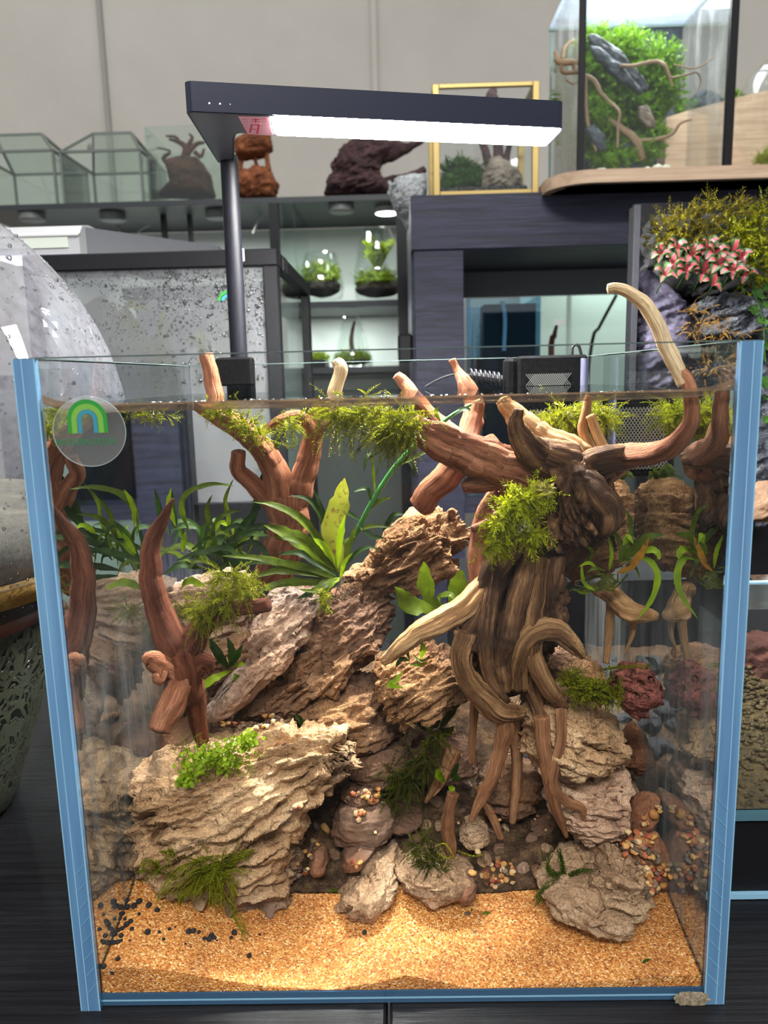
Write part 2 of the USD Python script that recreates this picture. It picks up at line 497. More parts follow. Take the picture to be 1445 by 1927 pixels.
def branch_mesh(pts, seed=0, sides=40, step=.0012, ridge=.16, freq=2.2, twist=0.0, knots=.25, cap=True, along=16.0, rough=.08, flat=0.0, wobble=.5):
    """A length of driftwood. pts: rows (u, v, y, radius in photograph pixels) or, with five columns, (x, y, z, radius m, 0).
    Returns (mesh, grain): grain runs along the wood."""
    pts = np.asarray(pts, float)
    if pts.shape[1] == 4 and np.abs(pts[:, 0]).max() > 5:
        pts = np.array([[*P(u, v, y), r * PX(y)] for u, v, y, r in pts])
    else:
        pts = pts[:, :4]
    length = np.linalg.norm(np.diff(pts[:, :3], axis=0), axis=1).sum()
    n = int(np.clip(length / step, 8, 260))
    q = spline(pts, n)
    c, rad = q[:, :3], np.maximum(q[:, 3], 3e-4)
    wob = (np.stack([fbm(np.stack([np.linspace(0, length * 70, n), np.full(n, seed * 1.7 + k * 9), np.zeros(n)], 1), 3, seed + k) for k in range(3)], 1) - .5)
    c = c + wob * rad[:, None] * wobble
    t, N, B = frames(c)
    s = np.concatenate([[0], np.cumsum(np.linalg.norm(np.diff(c, axis=0), axis=1))])
    a = np.arange(sides) * 2 * np.pi / sides
    A = a[None, :] + twist * s[:, None] * 40
    S = np.repeat(s[:, None], sides, 1)
    g = np.stack([np.cos(A) * freq, np.sin(A) * freq, S * along + seed * 5.3], -1)
    h = ridge * (ridged(g, 3, seed) - .58)
    h += ridge * .5 * (fbm(g * np.array([3.2, 3.2, 1.6]), 3, seed + 2) - .5)
    h += ridge * .55 * (ridged(g * np.array([2.7, 2.7, .9]) + 7, 3, seed + 9) - .58)
    h += (.10 + ridge * .35) * (fbm(np.stack([S * 75 + seed, 0 * S + 4, 0 * S], -1), 3, seed + 12) - .5)
    h += ridge * .9 * (fbm(np.stack([np.cos(A) * 1.3, np.sin(A) * 1.3, S * 42 + seed], -1), 3, seed + 13) - .5)
    h += knots * (np.clip(fbm(np.stack([np.cos(a)[None] * .9 + 0 * S, np.sin(a)[None] * .9 + 0 * S, S * 55 + seed], -1), 2, seed + 4) - .60, 0, 1) * 2.2)
    h += rough * (fbm(np.stack([np.cos(a)[None] * 5 + 0 * S, np.sin(a)[None] * 5 + 0 * S, S * 500], -1), 2, seed + 6) - .5)
    R = rad[:, None] * (1 + h)
    if flat:
        R = R * (1 - flat * np.abs(np.sin(A)))
    v = c[:, None] + R[..., None] * (np.cos(a)[None, :, None] * N[:, None] + np.sin(a)[None, :, None] * B[:, None])
    i, j = np.meshgrid(np.arange(n - 1), np.arange(sides), indexing='ij')
    k = (j + 1) % sides
    f = np.stack([i * sides + j, i * sides + k, (i + 1) * sides + k, (i + 1) * sides + j], -1).reshape(-1, 4)
    f = np.vstack([f[:, [0, 1, 2]], f[:, [0, 2, 3]]])
    gr = np.stack([np.cos(A) * rad[:, None], np.sin(A) * rad[:, None], S * .16 + seed * .37], -1).reshape(-1, 3)
    v = v.reshape(-1, 3)
    if cap:
        e0, e1 = c[0] - t[0] * rad[0] * .25, c[-1] + t[-1] * rad[-1] * .25
        v = np.vstack([v, e0, e1])
        gr = np.vstack([gr, gr[:sides].mean(0), gr[-sides:].mean(0)])
        jj = np.arange(sides)
        m0 = n * sides
        f = np.vstack([f, np.stack([np.full(sides, m0), (jj + 1) % sides, jj], 1), np.stack([np.full(sides, m0 + 1), (n - 1) * sides + jj, (n - 1) * sides + (jj + 1) % sides], 1)])
    return (v, f), gr


def leaf_mesh(path, width, fold=.25, wave=.12, roll=0.0, n=14, seed=0, tip=1.0, base=.25, face=None, across=4, belly=.45):
    """A leaf blade along 3-D points. width: full width (m). Blade faces towards `face` (default: up and to the viewer)."""
    c = spline(np.asarray(path, float), n)
    t = np.gradient(c, axis=0)
    t /= np.linalg.norm(t, axis=1, keepdims=True) + 1e-12
    fc = np.array(face if face is not None else [0.1, -.75, .65], float)
    side = np.cross(t, fc)
    side /= np.linalg.norm(side, axis=1, keepdims=True) + 1e-9
    up = np.cross(side, t)
    if roll:
        side, up = side * math.cos(roll) + up * math.sin(roll), up * math.cos(roll) - side * math.sin(roll)
    s = np.linspace(0, 1, n)
    e = math.log(.5) / math.log(belly)
    w = np.sin(np.pi * s ** e) ** .75
    w = np.maximum(w, base * (1 - s) ** 2 * .6)
    w[-1] = .02
    w = w * width / 2
    r = np.random.default_rng(seed)
    ph = r.random(3) * 6.28
    k = np.linspace(-1, 1, across + 1)
    edge = 1 + .10 * np.sin(s * 26 + ph[0]) + .06 * np.sin(s * 41 + ph[1])
    v = []
    for i in range(n):
        for x in k:
            o = fold * abs(x) * w[i] + wave * width * .5 * x * math.sin(s[i] * 15 + ph[2] + 1.3 * x) * abs(x)
            v.append(c[i] + side[i] * x * w[i] * (edge[i] if abs(x) > .9 else 1) + up[i] * o)
    v = np.array(v)
    q = []
    m = across + 1
    for i in range(n - 1):
        for j in range(across):
            q.append([i * m + j, i * m + j + 1, (i + 1) * m + j + 1, (i + 1) * m + j])
    return v, np.array(q)


def strands_mesh(paths, leaf, seed, spread=.9, thick=.00018, pair=2, n=None, width=.17):
    """many moss strands at once: paths (K, m, 3); each a thin stem with rows of tiny pointed leaves"""
    p = np.asarray(paths, float)
    K, m = p.shape[:2]
    r = np.random.default_rng(seed)
    L = np.linalg.norm(np.diff(p, axis=1), axis=2).sum(1).mean()
    n = n or int(np.clip(L / (leaf * .40), 5, 50))
    q = np.concatenate([2 * p[:, :1] - p[:, 1:2], p, 2 * p[:, -1:] - p[:, -2:-1]], 1)
    s = np.linspace(0, m - 1 - 1e-9, n + 1)
    i = s.astype(int)
    t = (s - i)[None, :, None]
    a, b, c, d = q[:, i], q[:, i + 1], q[:, i + 2], q[:, i + 3]
    C = .5 * (2 * b + (c - a) * t + (2 * a - 5 * b + 4 * c - d) * t ** 2 + (3 * b - a - 3 * c + d) * t ** 3)
    T = np.gradient(C, axis=1)
    T /= np.linalg.norm(T, axis=2, keepdims=True) + 1e-12
    N = np.cross(T, r.normal(size=(K, 1, 3)))
    N /= np.linalg.norm(N, axis=2, keepdims=True) + 1e-12
    B = np.cross(T, N)
    V, Q, k0 = [], [], 0
    ph = r.random((K, 1)) * 6.28
    fade = 1 - .55 * np.linspace(0, 1, n) ** 2
    for j in range(pair):
        ang = ph + j * 2 * np.pi / pair + r.normal(0, .35, (K, n))
        D = (np.cos(ang)[..., None] * N[:, 1:] + np.sin(ang)[..., None] * B[:, 1:]) * spread + T[:, 1:] * r.uniform(.5, .9, (K, n, 1))
        D /= np.linalg.norm(D, axis=2, keepdims=True)
        W = np.cross(D, T[:, 1:])
        W /= np.linalg.norm(W, axis=2, keepdims=True) + 1e-9
        sz = (leaf * fade[None] * r.uniform(.7, 1.15, (K, n)))[..., None]
        O = C[:, 1:]
        V.append(np.stack([O, O + D * sz * .5 + W * sz * width, O + D * sz, O + D * sz * .5 - W * sz * width], 2).reshape(-1, 3))
        e = np.arange(K * n)[:, None] * 4 + k0
        Q.append(np.hstack([e, e + 1, e + 2, e + 3]))
        k0 += K * n * 4
    tri = np.arange(3) * 2 * np.pi / 3
    S = C[:, :, None] + thick * (np.cos(tri)[None, None, :, None] * N[:, :, None] + np.sin(tri)[None, None, :, None] * B[:, :, None])
    V.append(S.reshape(-1, 3))
    kk, ii, jj = np.meshgrid(np.arange(K), np.arange(n), np.arange(3), indexing='ij')
    base = k0 + kk * (n + 1) * 3
    x = (jj + 1) % 3
    Q.append(np.stack([base + ii * 3 + jj, base + ii * 3 + x, base + ii * 3 + 3 + x, base + ii * 3 + 3 + jj], -1).reshape(-1, 4))
    return np.vstack(V), np.vstack(Q)


def moss_mesh(centre, size, count, leaf, seed, length, gravity=.3, outward=1.0, up=.4, bias=(0, -.3, 0), curl=.35, pair=2, shell=.55, n=None, width=.17):
    """a clump: strands start inside an ellipsoid (size = half axes) and grow outwards"""
    r = np.random.default_rng(seed)
    d = r.normal(size=(count, 3))
    d /= np.linalg.norm(d, axis=1, keepdims=True)
    o = np.asarray(centre) + d * np.asarray(size) * shell * r.uniform(.2, 1, (count, 1))
    g = d * outward + np.array([0, 0, up]) + np.asarray(bias) + r.normal(0, .35, (count, 3))
    g /= np.linalg.norm(g, axis=1, keepdims=True)
    L = length * r.uniform(.45, 1.2, (count, 1))
    pts = [o]
    for _ in range(4):
        g = g + np.array([0, 0, -gravity * .5]) + r.normal(0, curl, (count, 3)) * .5
        g /= np.linalg.norm(g, axis=1, keepdims=True)
        pts.append(pts[-1] + g * L / 4)
    return strands_mesh(np.stack(pts, 1), leaf, seed + 1, pair=pair, n=n, width=width)


def blob_mesh(centre, size, level=4, seed=0, amp=.2, freq=2.5):
    v, f = ico(level)
    h = 1 + amp * (fbm(v * freq + seed * 2.3, 4, seed) - .5) * 2
    return v * h[:, None] * np.asarray(size) + np.asarray(centre), f


def pebble_mesh(seed, level=2, flat=.7, ang=.5):
    v, f = ico(level)
    r = np.random.default_rng(seed)
    for _ in range(7):
        n = r.normal(size=3)
        n /= np.linalg.norm(n)
        d = v @ n
        cut = r.uniform(.62, .9)
        v = v - n * (np.clip(d - cut, 0, None) * ang * 1.6)[:, None]
    return v * np.array([1, r.uniform(.7, .95), flat * r.uniform(.8, 1.1)]), f
# ================================================================ materials of the room
m_wall = mottled('wall_paint', [(.3, (186, 181, 172)), (.7, (196, 191, 182))], scale=3, rough=.8, bump=.03, bscale=90, speckle=False)
m_white = flat('white_panel', (228, 234, 228), .6)
m_black = flat('black_satin', (15, 15, 19), .5, specular_ior_level=.25)
m_blackmetal = flat('black_metal', (17, 18, 22), .32, metallic=.3)
m_table = M('black_stained_wood', {
    'g': ('geometry', {}), 'mp': ('mapping', {'scale': (6, 260, 260)}), 'n': ('noise_texture', {'scale': 1.0, 'detail': 6, 'roughness': .7, 'distortion': .4}),
    'r': ('rgb_ramp', {'ramp': [(.35, srgb(7, 7, 9)), (.65, srgb(27, 27, 31))]}), 'b': ('bump', {'strength': .5, 'distance': .0012}),
    'p': ('principled_bsdf', {'roughness': .42, 'specular_ior_level': .28})},
    [('g.position', 'mp.vector'), ('mp.vector', 'n.vector'), ('n.fac', 'r.fac'), ('n.fac', 'b.height'), ('r.color', 'p.base_color'), ('b.normal', 'p.normal')])
m_ash = M('black_brown_veneer', {
    'g': ('geometry', {}), 'mp': ('mapping', {'scale': (7, 40, 110)}), 'n': ('noise_texture', {'scale': 1.0, 'detail': 6, 'roughness': .7, 'distortion': .8}),
    'r': ('rgb_ramp', {'ramp': [(.38, srgb(26, 27, 42)), (.62, srgb(50, 52, 76))]}), 'b': ('bump', {'strength': .35, 'distance': .002}),
    'p': ('principled_bsdf', {'roughness': .5, 'specular_ior_level': .4})},
    [('g.position', 'mp.vector'), ('mp.vector', 'n.vector'), ('n.fac', 'r.fac'), ('n.fac', 'b.height'), ('r.color', 'p.base_color'), ('b.normal', 'p.normal')])
m_shelf = flat('grey_black_shelf', (44, 48, 52), .45)
m_glass = pane('clear_glass')
m_glass_green = pane('greenish_glass', (.90, .955, .93), refl=.05)
m_glass_bowl = pane('bowl_glass', (.95, .97, .96), refl=.05)
m_edge = flat('blue_glass_edge', (118, 165, 200), .12, specular_ior_level=.6)
m_alu = flat('brushed_aluminium', (176, 176, 178), .38)
m_soil = mottled('dark_soil', [(.35, (28, 24, 20)), (.65, (58, 48, 40))], scale=90, rough=.9, bump=.8, bscale=220, fine=600)
m_puck = flat('grey_puck', (120, 122, 122), .4)
m_gold = flat('brass_frame', (176, 152, 96), .35, metallic=.7)
m_oak = M('light_oak', {
    'g': ('geometry', {}), 'mp': ('mapping', {'scale': (9, 60, 150)}), 'n': ('noise_texture', {'scale': 1.0, 'detail': 5, 'roughness': .6}),
    'r': ('rgb_ramp', {'ramp': [(.3, srgb(172, 142, 116)), (.7, srgb(210, 182, 154))]}), 'p': ('principled_bsdf', {'roughness': .5})},
    [('g.position', 'mp.vector'), ('mp.vector', 'n.vector'), ('n.fac', 'r.fac'), ('r.color', 'p.base_color')])

# ================================================================ the setting
solo('wall_back', box((-4, 2.30, -.9), (4, 2.36, 3.2)), m_wall, kind='structure')
solo('floor', box((-4, -3, -.95), (4, 2.3, -.9)), flat('floor_grey', (92, 90, 88), .6), kind='structure')
m_seam = flat('seam_grey', (150, 147, 141), .7)
for i, (u0, v0) in enumerate(((186, 0), (702, 0))):
    x = P(u0, v0, 2.299)[0]
    solo('trim_%d' % (i + 1), box((x - .008, 2.288, -.9), (x + .008, 2.302, 3.2)), m_seam if i == 0 else m_wall, kind='structure')

# table of two black boards with a gap between them, on legs
t = thing('table', 'black-stained wooden table under the aquarium, fine pale grain showing at right', 'table', (0, .12, -.04))
xg = P(727, 1905, -.03)[0]
part(t, 'board', box((-.95, -.34, -.035), (xg - .0011, .62, -.0002), .0015), m_table)
part(t, 'board', box((xg + .0011, -.34, -.035), (1.05, .62, -.0002), .0015), m_table)
for sx, sy in ((-.9, -.28), (1.0, -.28), (-.9, .56), (1.0, .56)):
    part(t, 'leg', box((sx - .03, sy - .03, -.9), (sx + .03, sy + .03, -.035)), m_black)
# ================================================================ display shelf at the back left
def zf(u, v, y):
    return P(u, v, y)[2]


SY, SB = 1.48, 1.80
zs = zf(250, 379, SY)
xs0, xs1 = P(-60, 380, SY)[0], P(768, 372, SY)[0]
z2 = zf(660, 566, SY)
z3 = zf(660, 690, SY)
t = thing('display_shelf', 'dark grey open display shelf along the back wall, with round lights under its top board', 'shelf', (0, SY, z3 - .9))
xm = P(516, 372, SY)[0]
part(t, 'shelf_board', box((xs0, SY, zs - .012), (xm, SB, zs)), m_shelf)
part(t, 'shelf_board', box((xm, SY, zs - .012), (xs1, SB, zs)), m_shelf)
part(t, 'shelf_board', box((P(540, 570, SY)[0], SY, z2 - .014), (xs1, SB, z2)), m_shelf)
part(t, 'shelf_board', box((xs0, SY, z3 - .014), (xs1, SB, z3)), m_shelf)
part(t, 'back_panel', box((xs0, SB, z3), (xs1, SB + .012, zs - .013)), m_white, label='white lit back panel')
part(t, 'lower_door', box((xs0, SY + .03, z3 - .9), (xs1, SY + .045, z3 - .0145)), flat('grey_green_door', (70, 78, 74), .5), label='grey-green lower door')
for u, w in ((515, .011), (283, .005), (335, .004)):
    x = P(u, 420, SY)[0]
    part(t, 'upright', box((x - w, SY + (.0 if w > .01 else .1), z3 - .9), (x + w, SY + .022 + (.0 if w > .01 else .1), zs - .012)), m_blackmetal)
x = P(759, 500, SY)[0]
part(t, 'upright', box((x - .015, SY - .01, z3 - .9), (x + .02, SY + .02, zs)), m_blackmetal)
for u in (533, 556):
    x = P(u, 450, SY + .05)[0]
    part(t, 'glass_panel', box((x, SY + .02, z2), (x + .004, SB - .01, zs - .012)), m_glass_green)
for u, v in ((212, 402), (410, 398), (642, 386), (60, 402)):
    p = Pz(u, v, zs - .0125)
    pl = part(t, 'puck_light', lathe([(0, zs - .030), (.026, zs - .030), (.030, zs - .027), (.030, zs - .0125), (0, zs - .0125)], (p[0], p[1], 0), 32), m_puck, label='round grey puck light')
    d = UsdLux.DiskLight.Define(stage, pl + '/glow')
    d.AddTranslateOp().Set(Gf.Vec3d(*(np.array([p[0], p[1], zs - .0315]) - base_of(t))))
    d.CreateRadiusAttr(.022)
    d.CreateIntensityAttr(190.0)
    d.CreateColorAttr(Gf.Vec3f(.93, 1.0, .96))
d = UsdLux.DiskLight.Define(stage, t + '/lower_glow')
d.AddTranslateOp().Set(Gf.Vec3d(*(np.array([P(640, 580, SY)[0], SY + .16, z2 - .016]) - base_of(t))))
d.CreateRadiusAttr(.03)
d.CreateIntensityAttr(110.0)
d.CreateColorAttr(Gf.Vec3f(.90, 1.0, .96))
# cables under the shelf
m_cable = flat('pale_cable', (176, 178, 176), .5)
cab = [P(u, v, 1.70) for u, v in ((155, 418), (215, 425), (232, 450), (243, 462), (252, 445), (278, 425), (330, 418))]
solo('cable', tube(cab, .0022, 40, 6), m_cable, 'thin pale cable looping below the shelf, left of the lamp pole', 'cable')
cab = [P(u, v, 1.6) for u, v in ((500, 372), (497, 395), (484, 420), (476, 440))]
solo('cable', tube(cab, .003, 30, 6), m_cable, 'pale cable hanging from the shelf edge just right of the lamp pole', 'cable')

# two house-shaped glass terrariums
m_leadgrey = flat('grey_solder', (104, 110, 106), .45)


def house(u0, u1, vb, ve, vr, ur0, ur1, y, d, label):
    a, b = P(u0, vb, y), P(u1, vb, y)
    z0, ze, zr = zs + .0005, P(u0, ve, y)[2], P(ur0, vr, y + d / 2)[2]
    x0, x1 = a[0], b[0]
    r0, r1 = P(ur0, vr, y + d / 2)[0], P(ur1, vr, y + d / 2)[0]
    t = thing('glass_terrarium', label, 'terrarium', ((x0 + x1) / 2, y + d / 2, z0), group=None)
    c = [np.array(q) for q in ((x0, y, z0), (x1, y, z0), (x1, y + d, z0), (x0, y + d, z0))]
    e = [np.array([q[0], q[1], ze]) for q in c]
    R = [np.array([r0, y + d / 2, zr]), np.array([r1, y + d / 2, zr])]
    w = .0055
    for p, q in [(c[i], c[(i + 1) % 4]) for i in range(4)] + [(e[i], e[(i + 1) % 4]) for i in range(4)] + [(c[i], e[i]) for i in range(4)] + [(e[0], R[0]), (e[3], R[0]), (e[1], R[1]), (e[2], R[1]), (R[0], R[1])]:
        part(t, 'frame_bar', bar(p, q, w), m_leadgrey)
    for p, q in ((0, 1), (1, 2), (2, 3), (3, 0)):
        part(t, 'pane', bar((c[p] + c[q]) / 2 * 1 - (c[q] - c[p]) / 2 + np.array([0, 0, (ze - z0) / 2]), (c[p] + c[q]) / 2 + (c[q] - c[p]) / 2 + np.array([0, 0, (ze - z0) / 2]), .002 if abs(c[p][0] - c[q][0]) > .01 else .002, ze - z0), m_glass_green)
    for tri in ([e[0], e[1], R[1], R[0]], [e[3], e[2], R[1], R[0]]):
        part(t, 'roof_pane', cat_mesh([(np.array(tri), np.array([[0, 1, 2, 3]])), (np.array(tri) + [0, .0, .002], np.array([[3, 2, 1, 0]]))]), m_glass_green)
    k = np.array([(r0 + x0) / 2 * .4 + (r0 + r1) / 2 * .6, y + d * .12, ze + (zr - ze) * .2])
    part(t, 'clasp', blob_mesh(k, (.008, .006, .01), 2), m_leadgrey)
    return t


house(-42, 108, 380, 287, 255, -10, 78, SY + .03, .20, 'house-shaped clear glass terrarium cut by the left edge of the photo')
house(122, 270, 379, 286, 252, 175, 246, SY + .03, .20, 'house-shaped clear glass terrarium left of the tank with a bonsai driftwood')

# tank with bonsai driftwood
m_dkwood = mottled('dark_red_driftwood', [(.3, (52, 34, 30)), (.7, (112, 72, 56))], scale=30, rough=.8, bump=.8, bscale=120, fine=300, dist=.006)
m_rustwood = mottled('rusty_driftwood', [(.3, (84, 44, 26)), (.7, (172, 104, 66))], scale=34, rough=.8, bump=.9, bscale=120, fine=300, dist=.006)
m_purplewood = mottled('purple_brown_driftwood', [(.3, (48, 34, 40)), (.7, (100, 72, 72))], scale=24, rough=.8, bump=1, bscale=90, fine=250, dist=.008)


def glass_tank(name, label, u0, u1, vt, z0, y, d, mat=None, th=.005, parent_cat='glass tank', lid=None):
    x0, x1 = P(u0, vt, y)[0], P(u1, vt, y)[0]
    z1 = P((u0 + u1) / 2, vt, y)[2]
    mat = mat or m_glass_green
    t = thing(name, label, parent_cat, ((x0 + x1) / 2, y + d / 2, z0))
    part(t, 'front_pane', box((x0, y, z0), (x1, y + th, z1)), mat)
    part(t, 'back_pane', box((x0, y + d - th, z0), (x1, y + d, z1)), mat)
    part(t, 'side_pane', box((x0, y + th, z0), (x0 + th, y + d - th, z1)), mat)
    part(t, 'side_pane', box((x1 - th, y + th, z0), (x1, y + d - th, z1)), mat)
    return t, (x0, x1, z1)


t, _ = glass_tank('glass_tank', 'open glass tank holding a bonsai-like driftwood, on the shelf behind the lamp', 270, 409, 236, zs + .0005, SY + .03, .22)
bw = thing('bonsai_driftwood', 'dark bonsai-shaped driftwood inside the glass tank on the shelf', 'driftwood', P(355, 366, SY + .13))
yb = SY + .13
part(bw, 'base', rock_mesh([(292, 365), (322, 345), (318, 325), (312, 303), (340, 298), (372, 300), (390, 325), (398, 365)], yb, .13, level=4, seed=3, pits=0, ledge=.4, lump=.8), m_dkwood)
for k, q in enumerate(([(345, 302, 7), (350, 280, 6), (338, 268, 4), (318, 262, 2)], [(352, 290, 5), (368, 272, 4), (385, 268, 2)], [(318, 310, 5), (308, 296, 4), (322, 285, 2), (296, 278, 1.5)], [(350, 280, 4), (362, 260, 3), (356, 252, 1.5)], [(366, 285, 4), (378, 295, 3), (384, 280, 2)], [(338, 268, 3), (330, 258, 2.5), (312, 256, 1.5)])):
    g = branch_mesh([(u, v, yb, r) for u, v, r in q], seed=40 + k, sides=10, step=.01)
    part(bw, 'branch', g[0], m_dkwood)
# rusty hanging driftwood
rw = thing('driftwood', 'rusty brown driftwood with an arch, standing right of the lamp pole on the shelf', 'driftwood', P(480, 366, SY + .1))
yb = SY + .10
part(rw, 'crown', rock_mesh([(440, 262), (470, 250), (508, 252), (512, 278), (498, 284), (470, 292), (442, 296)], yb, .10, level=4, seed=5, lump=1.6, pits=.5), m_rustwood)
part(rw, 'base', rock_mesh([(440, 330), (455, 318), (470, 326), (488, 312), (510, 322), (522, 345), (512, 366), (440, 366)], yb, .12, level=4, seed=6, lump=1.6, pits=.5), m_rustwood)
for k, q in enumerate(([(458, 285, 8), (452, 310, 5), (452, 330, 7)], [(500, 270, 7), (503, 300, 4), (505, 325, 6)], [(475, 280, 4), (480, 300, 3), (483, 320, 4)])):
    part(rw, 'stem', branch_mesh([(u, v, yb, r) for u, v, r in q], seed=60 + k, sides=12, step=.01)[0], m_rustwood)
# big purple driftwood
pw = thing('driftwood', 'large dark purple-brown driftwood below the bright lamp panel, on the shelf', 'driftwood', P(690, 366, SY + .12))
yb = SY + .12
part(pw, 'trunk', rock_mesh([(606, 362), (612, 340), (630, 330), (624, 312), (634, 298), (646, 280), (668, 264), (724, 262), (740, 280), (718, 300), (708, 330), (722, 345), (742, 362)], yb, .16, level=5, seed=8, lump=2.0, pits=1, strata=20), m_purplewood)
part(pw, 'branch', branch_mesh([(700, 285, yb, 22), (740, 285, yb, 16), (766, 278, yb, 8), (796, 266, yb, 3)], seed=71, sides=24, step=.008)[0], m_purplewood)
part(pw, 'branch', branch_mesh([(700, 352, yb, 14), (745, 345, yb, 12), (775, 332, yb, 8), (800, 318, yb, 5)], seed=72, sides=24, step=.008)[0], m_purplewood)
m_fluff = mottled('pale_fibrous_stone', [(.3, (176, 180, 182)), (.7, (226, 229, 230))], scale=50, rough=.95, bump=1, bscale=200, fine=300, dist=.01)
fs = solo('pale_stone', rock_mesh([(733, 352), (748, 338), (772, 334), (800, 332), (803, 360), (790, 400), (772, 428), (758, 408), (742, 392)], 1.16, .14, level=5, seed=12, lump=1.2, pits=.3, ledge=.3), m_fluff, 'pale grey fibrous stone beside the left end of the black cabinet top', 'stone')

# clip lamp under the shelf
cl = thing('spot_lamp', 'small white cone lamp glowing below the shelf, above the terrarium with a fern', 'lamp', P(728, 385, SY + .08))
p0, p1 = P(733, 368, SY + .08), P(728, 402, SY + .08)
part(cl, 'shade', lathe([(.010, p0[2]), (.014, p0[2]), (.030, p1[2]), (.028, p1[2]), (.012, p0[2] - .004)], (p1[0], p1[1], 0), 32), flat('white_shade', (206, 208, 206), .4))
part(cl, 'bulb', lathe([(0, p1[2] + .002), (.026, p1[2] + .002), (.026, p1[2] - .001), (0, p1[2] - .001)], (p1[0], p1[1], 0), 32), lit('warm_white_glow', (1, .99, .93), 9.0))
part(cl, 'stem', tube([p0, p0 + [0, .01, .03], [p0[0], p0[1] + .02, zs - .012]], .006, 8, 8), m_alu)

# ---------------------------------------------------------------- terrarium bowls on the lower shelves
m_mossbg = leafy('bright_moss_leaf', [(.2, (70, 120, 20)), (.5, (120, 172, 36)), (.8, (176, 210, 60))], trans=.3)


def bowl(label, profile_px, uc, vb, y, seed, moss_top, fern=None, twig=False):
    """profile rows (half width px, v)"""
    s = PX(y)
    c = P(uc, vb, y)
    t = thing('terrarium_bowl', label, 'terrarium', c)
    pr = [(max(w, .01) * s, P(uc, v, y)[2]) for w, v in profile_px]
    pr[-1] = (pr[-1][0], c[2])
    inner = [(max(r - .003, .0005), z) for r, z in pr[::-1]]
    part(t, 'glass', lathe(pr + [(.0005, c[2])] + [(.0005, c[2] + .003)] + inner[1:], (c[0], c[1], 0), 56), m_glass_bowl, smooth=True)
    w = np.interp(moss_top + 12, [q[1] for q in profile_px], [q[0] for q in profile_px]) * s * .92
    zt = P(uc, moss_top, y)[2]
    part(t, 'soil', blob_mesh((c[0], c[1], c[2] + (zt - c[2]) * .32 + .004), (w, w, (zt - c[2]) * .3), 4, seed, .1), m_soil)
    mo = cat_mesh([blob_mesh((c[0], c[1], c[2] + (zt - c[2]) * .62), (w * .88, w * .88, (zt - c[2]) * .36), 4, seed + 1, .3, 3),
                   moss_mesh((c[0], c[1], c[2] + (zt - c[2]) * .72), (w * .9, w * .9, (zt - c[2]) * .3), 260, .010, seed, .022, gravity=-.1, shell=1.0)])
    part(t, 'moss', mo, m_mossbg, kind='stuff')
    if fern:
        for k in range(26):
            r = np.random.default_rng(seed + k)
            a = r.random() * 6.28
            b = np.array([c[0], c[1], zt])
            tip = np.array([c[0] + math.cos(a) * fern[0] * s * r.uniform(.4, 1), c[1] + math.sin(a) * .05, P(uc, fern[1] + r.uniform(0, 40), y)[2]])
            part(t, 'fern_leaf', leaf_mesh([b, (b + tip) / 2 + [0, 0, .02], tip], .018, seed=k, n=7), m_mossbg)
    if twig:
        part(t, 'twig', branch_mesh([(uc + 2, moss_top + 6, y, 5), (uc - 3, moss_top - 30, y, 4), (uc + 3, moss_top - 66, y, 2)], seed=seed, sides=10, step=.01)[0], m_dkwood)
    return t


bowl('rounded glass bowl terrarium with a mossy mound, left of the one with a fern', [(27, 476), (30, 482), (36, 505), (41, 530), (42, 545), (36, 562)], 606, 564, SY + .10, 21, 502)
bowl('tall glass bowl terrarium with moss and a leafy fern, right end of the middle shelf', [(24, 430), (28, 440), (37, 475), (44, 510), (46, 530), (40, 562)], 712, 564, SY + .10, 22, 512, fern=(40, 446))
bowl('flask-shaped glass terrarium with a twig and moss, on the lowest shelf', [(14, 596), (18, 606), (24, 630), (32, 660), (38, 676), (36, 690)], 664, 690, SY + .10, 23, 670, twig=True)
tr = thing('moss_tray', 'low tray of green moss at left on the lowest shelf behind the aquarium rim', 'moss tray', P(585, 690, SY + .1))
a = P(562, 690, SY + .08)
b = P(612, 678, SY + .08)
part(tr, 'tray', box((a[0], SY + .08, z3 + .0005), (b[0], SY + .2, z3 + .02), .003), m_black)
part(tr, 'moss', moss_mesh(((a[0] + b[0]) / 2, SY + .14, z3 + .022), ((b[0] - a[0]) * .5, .05, .01), 260, .010, 31, .016, gravity=0, shell=1), m_mossbg, kind='stuff')

# ================================================================ fogged black-framed terrarium behind the aquarium, left
FY, FD = .46, .32
fx0, fx1 = P(40, 485, FY)[0], P(521, 485, FY)[0]
fz1 = P(400, 470, FY)[2]
m_fog = pane('fogged_glass', (.93, .95, .94), refl=.05, dirt=.66, dscale=(16, 16, 5), dcol=(.27, .275, .29), lo=.1, top=.62)
t = thing('framed_terrarium', 'black-framed glass terrarium with fogged, droplet-covered front behind the aquarium at left', 'terrarium', ((fx0 + fx1) / 2, FY + FD / 2, 0))
fw = .0155
zt2 = P(300, 505, FY)[2]
part(t, 'top_frame', box((fx0, FY, zt2), (fx1, FY + .018, fz1), .0012), m_black)
part(t, 'top_frame', box((fx0, FY + FD - .018, zt2), (fx1, FY + FD, fz1), .0012), m_black)
part(t, 'top_frame', box((fx1 - .016, FY + .018, zt2), (fx1, FY + FD - .018, fz1), .0012), m_black)
part(t, 'post', box((fx1 - .0155, FY, .06), (fx1, FY + .016, zt2), .001), m_black)
part(t, 'post', box((fx1 - .0155, FY + FD - .016, .06), (fx1, FY + FD, zt2), .001), m_black)
part(t, 'post', box((fx0, FY, .06), (fx0 + .0155, FY + .016, zt2), .001), m_black)
part(t, 'base_frame', box((fx0, FY, .0), (fx1, FY + FD, .215), .0012), m_black)
part(t, 'front_pane', box((fx0 + .0155, FY + .005, .215), (fx1 - .0155, FY + .009, zt2)), m_fog)
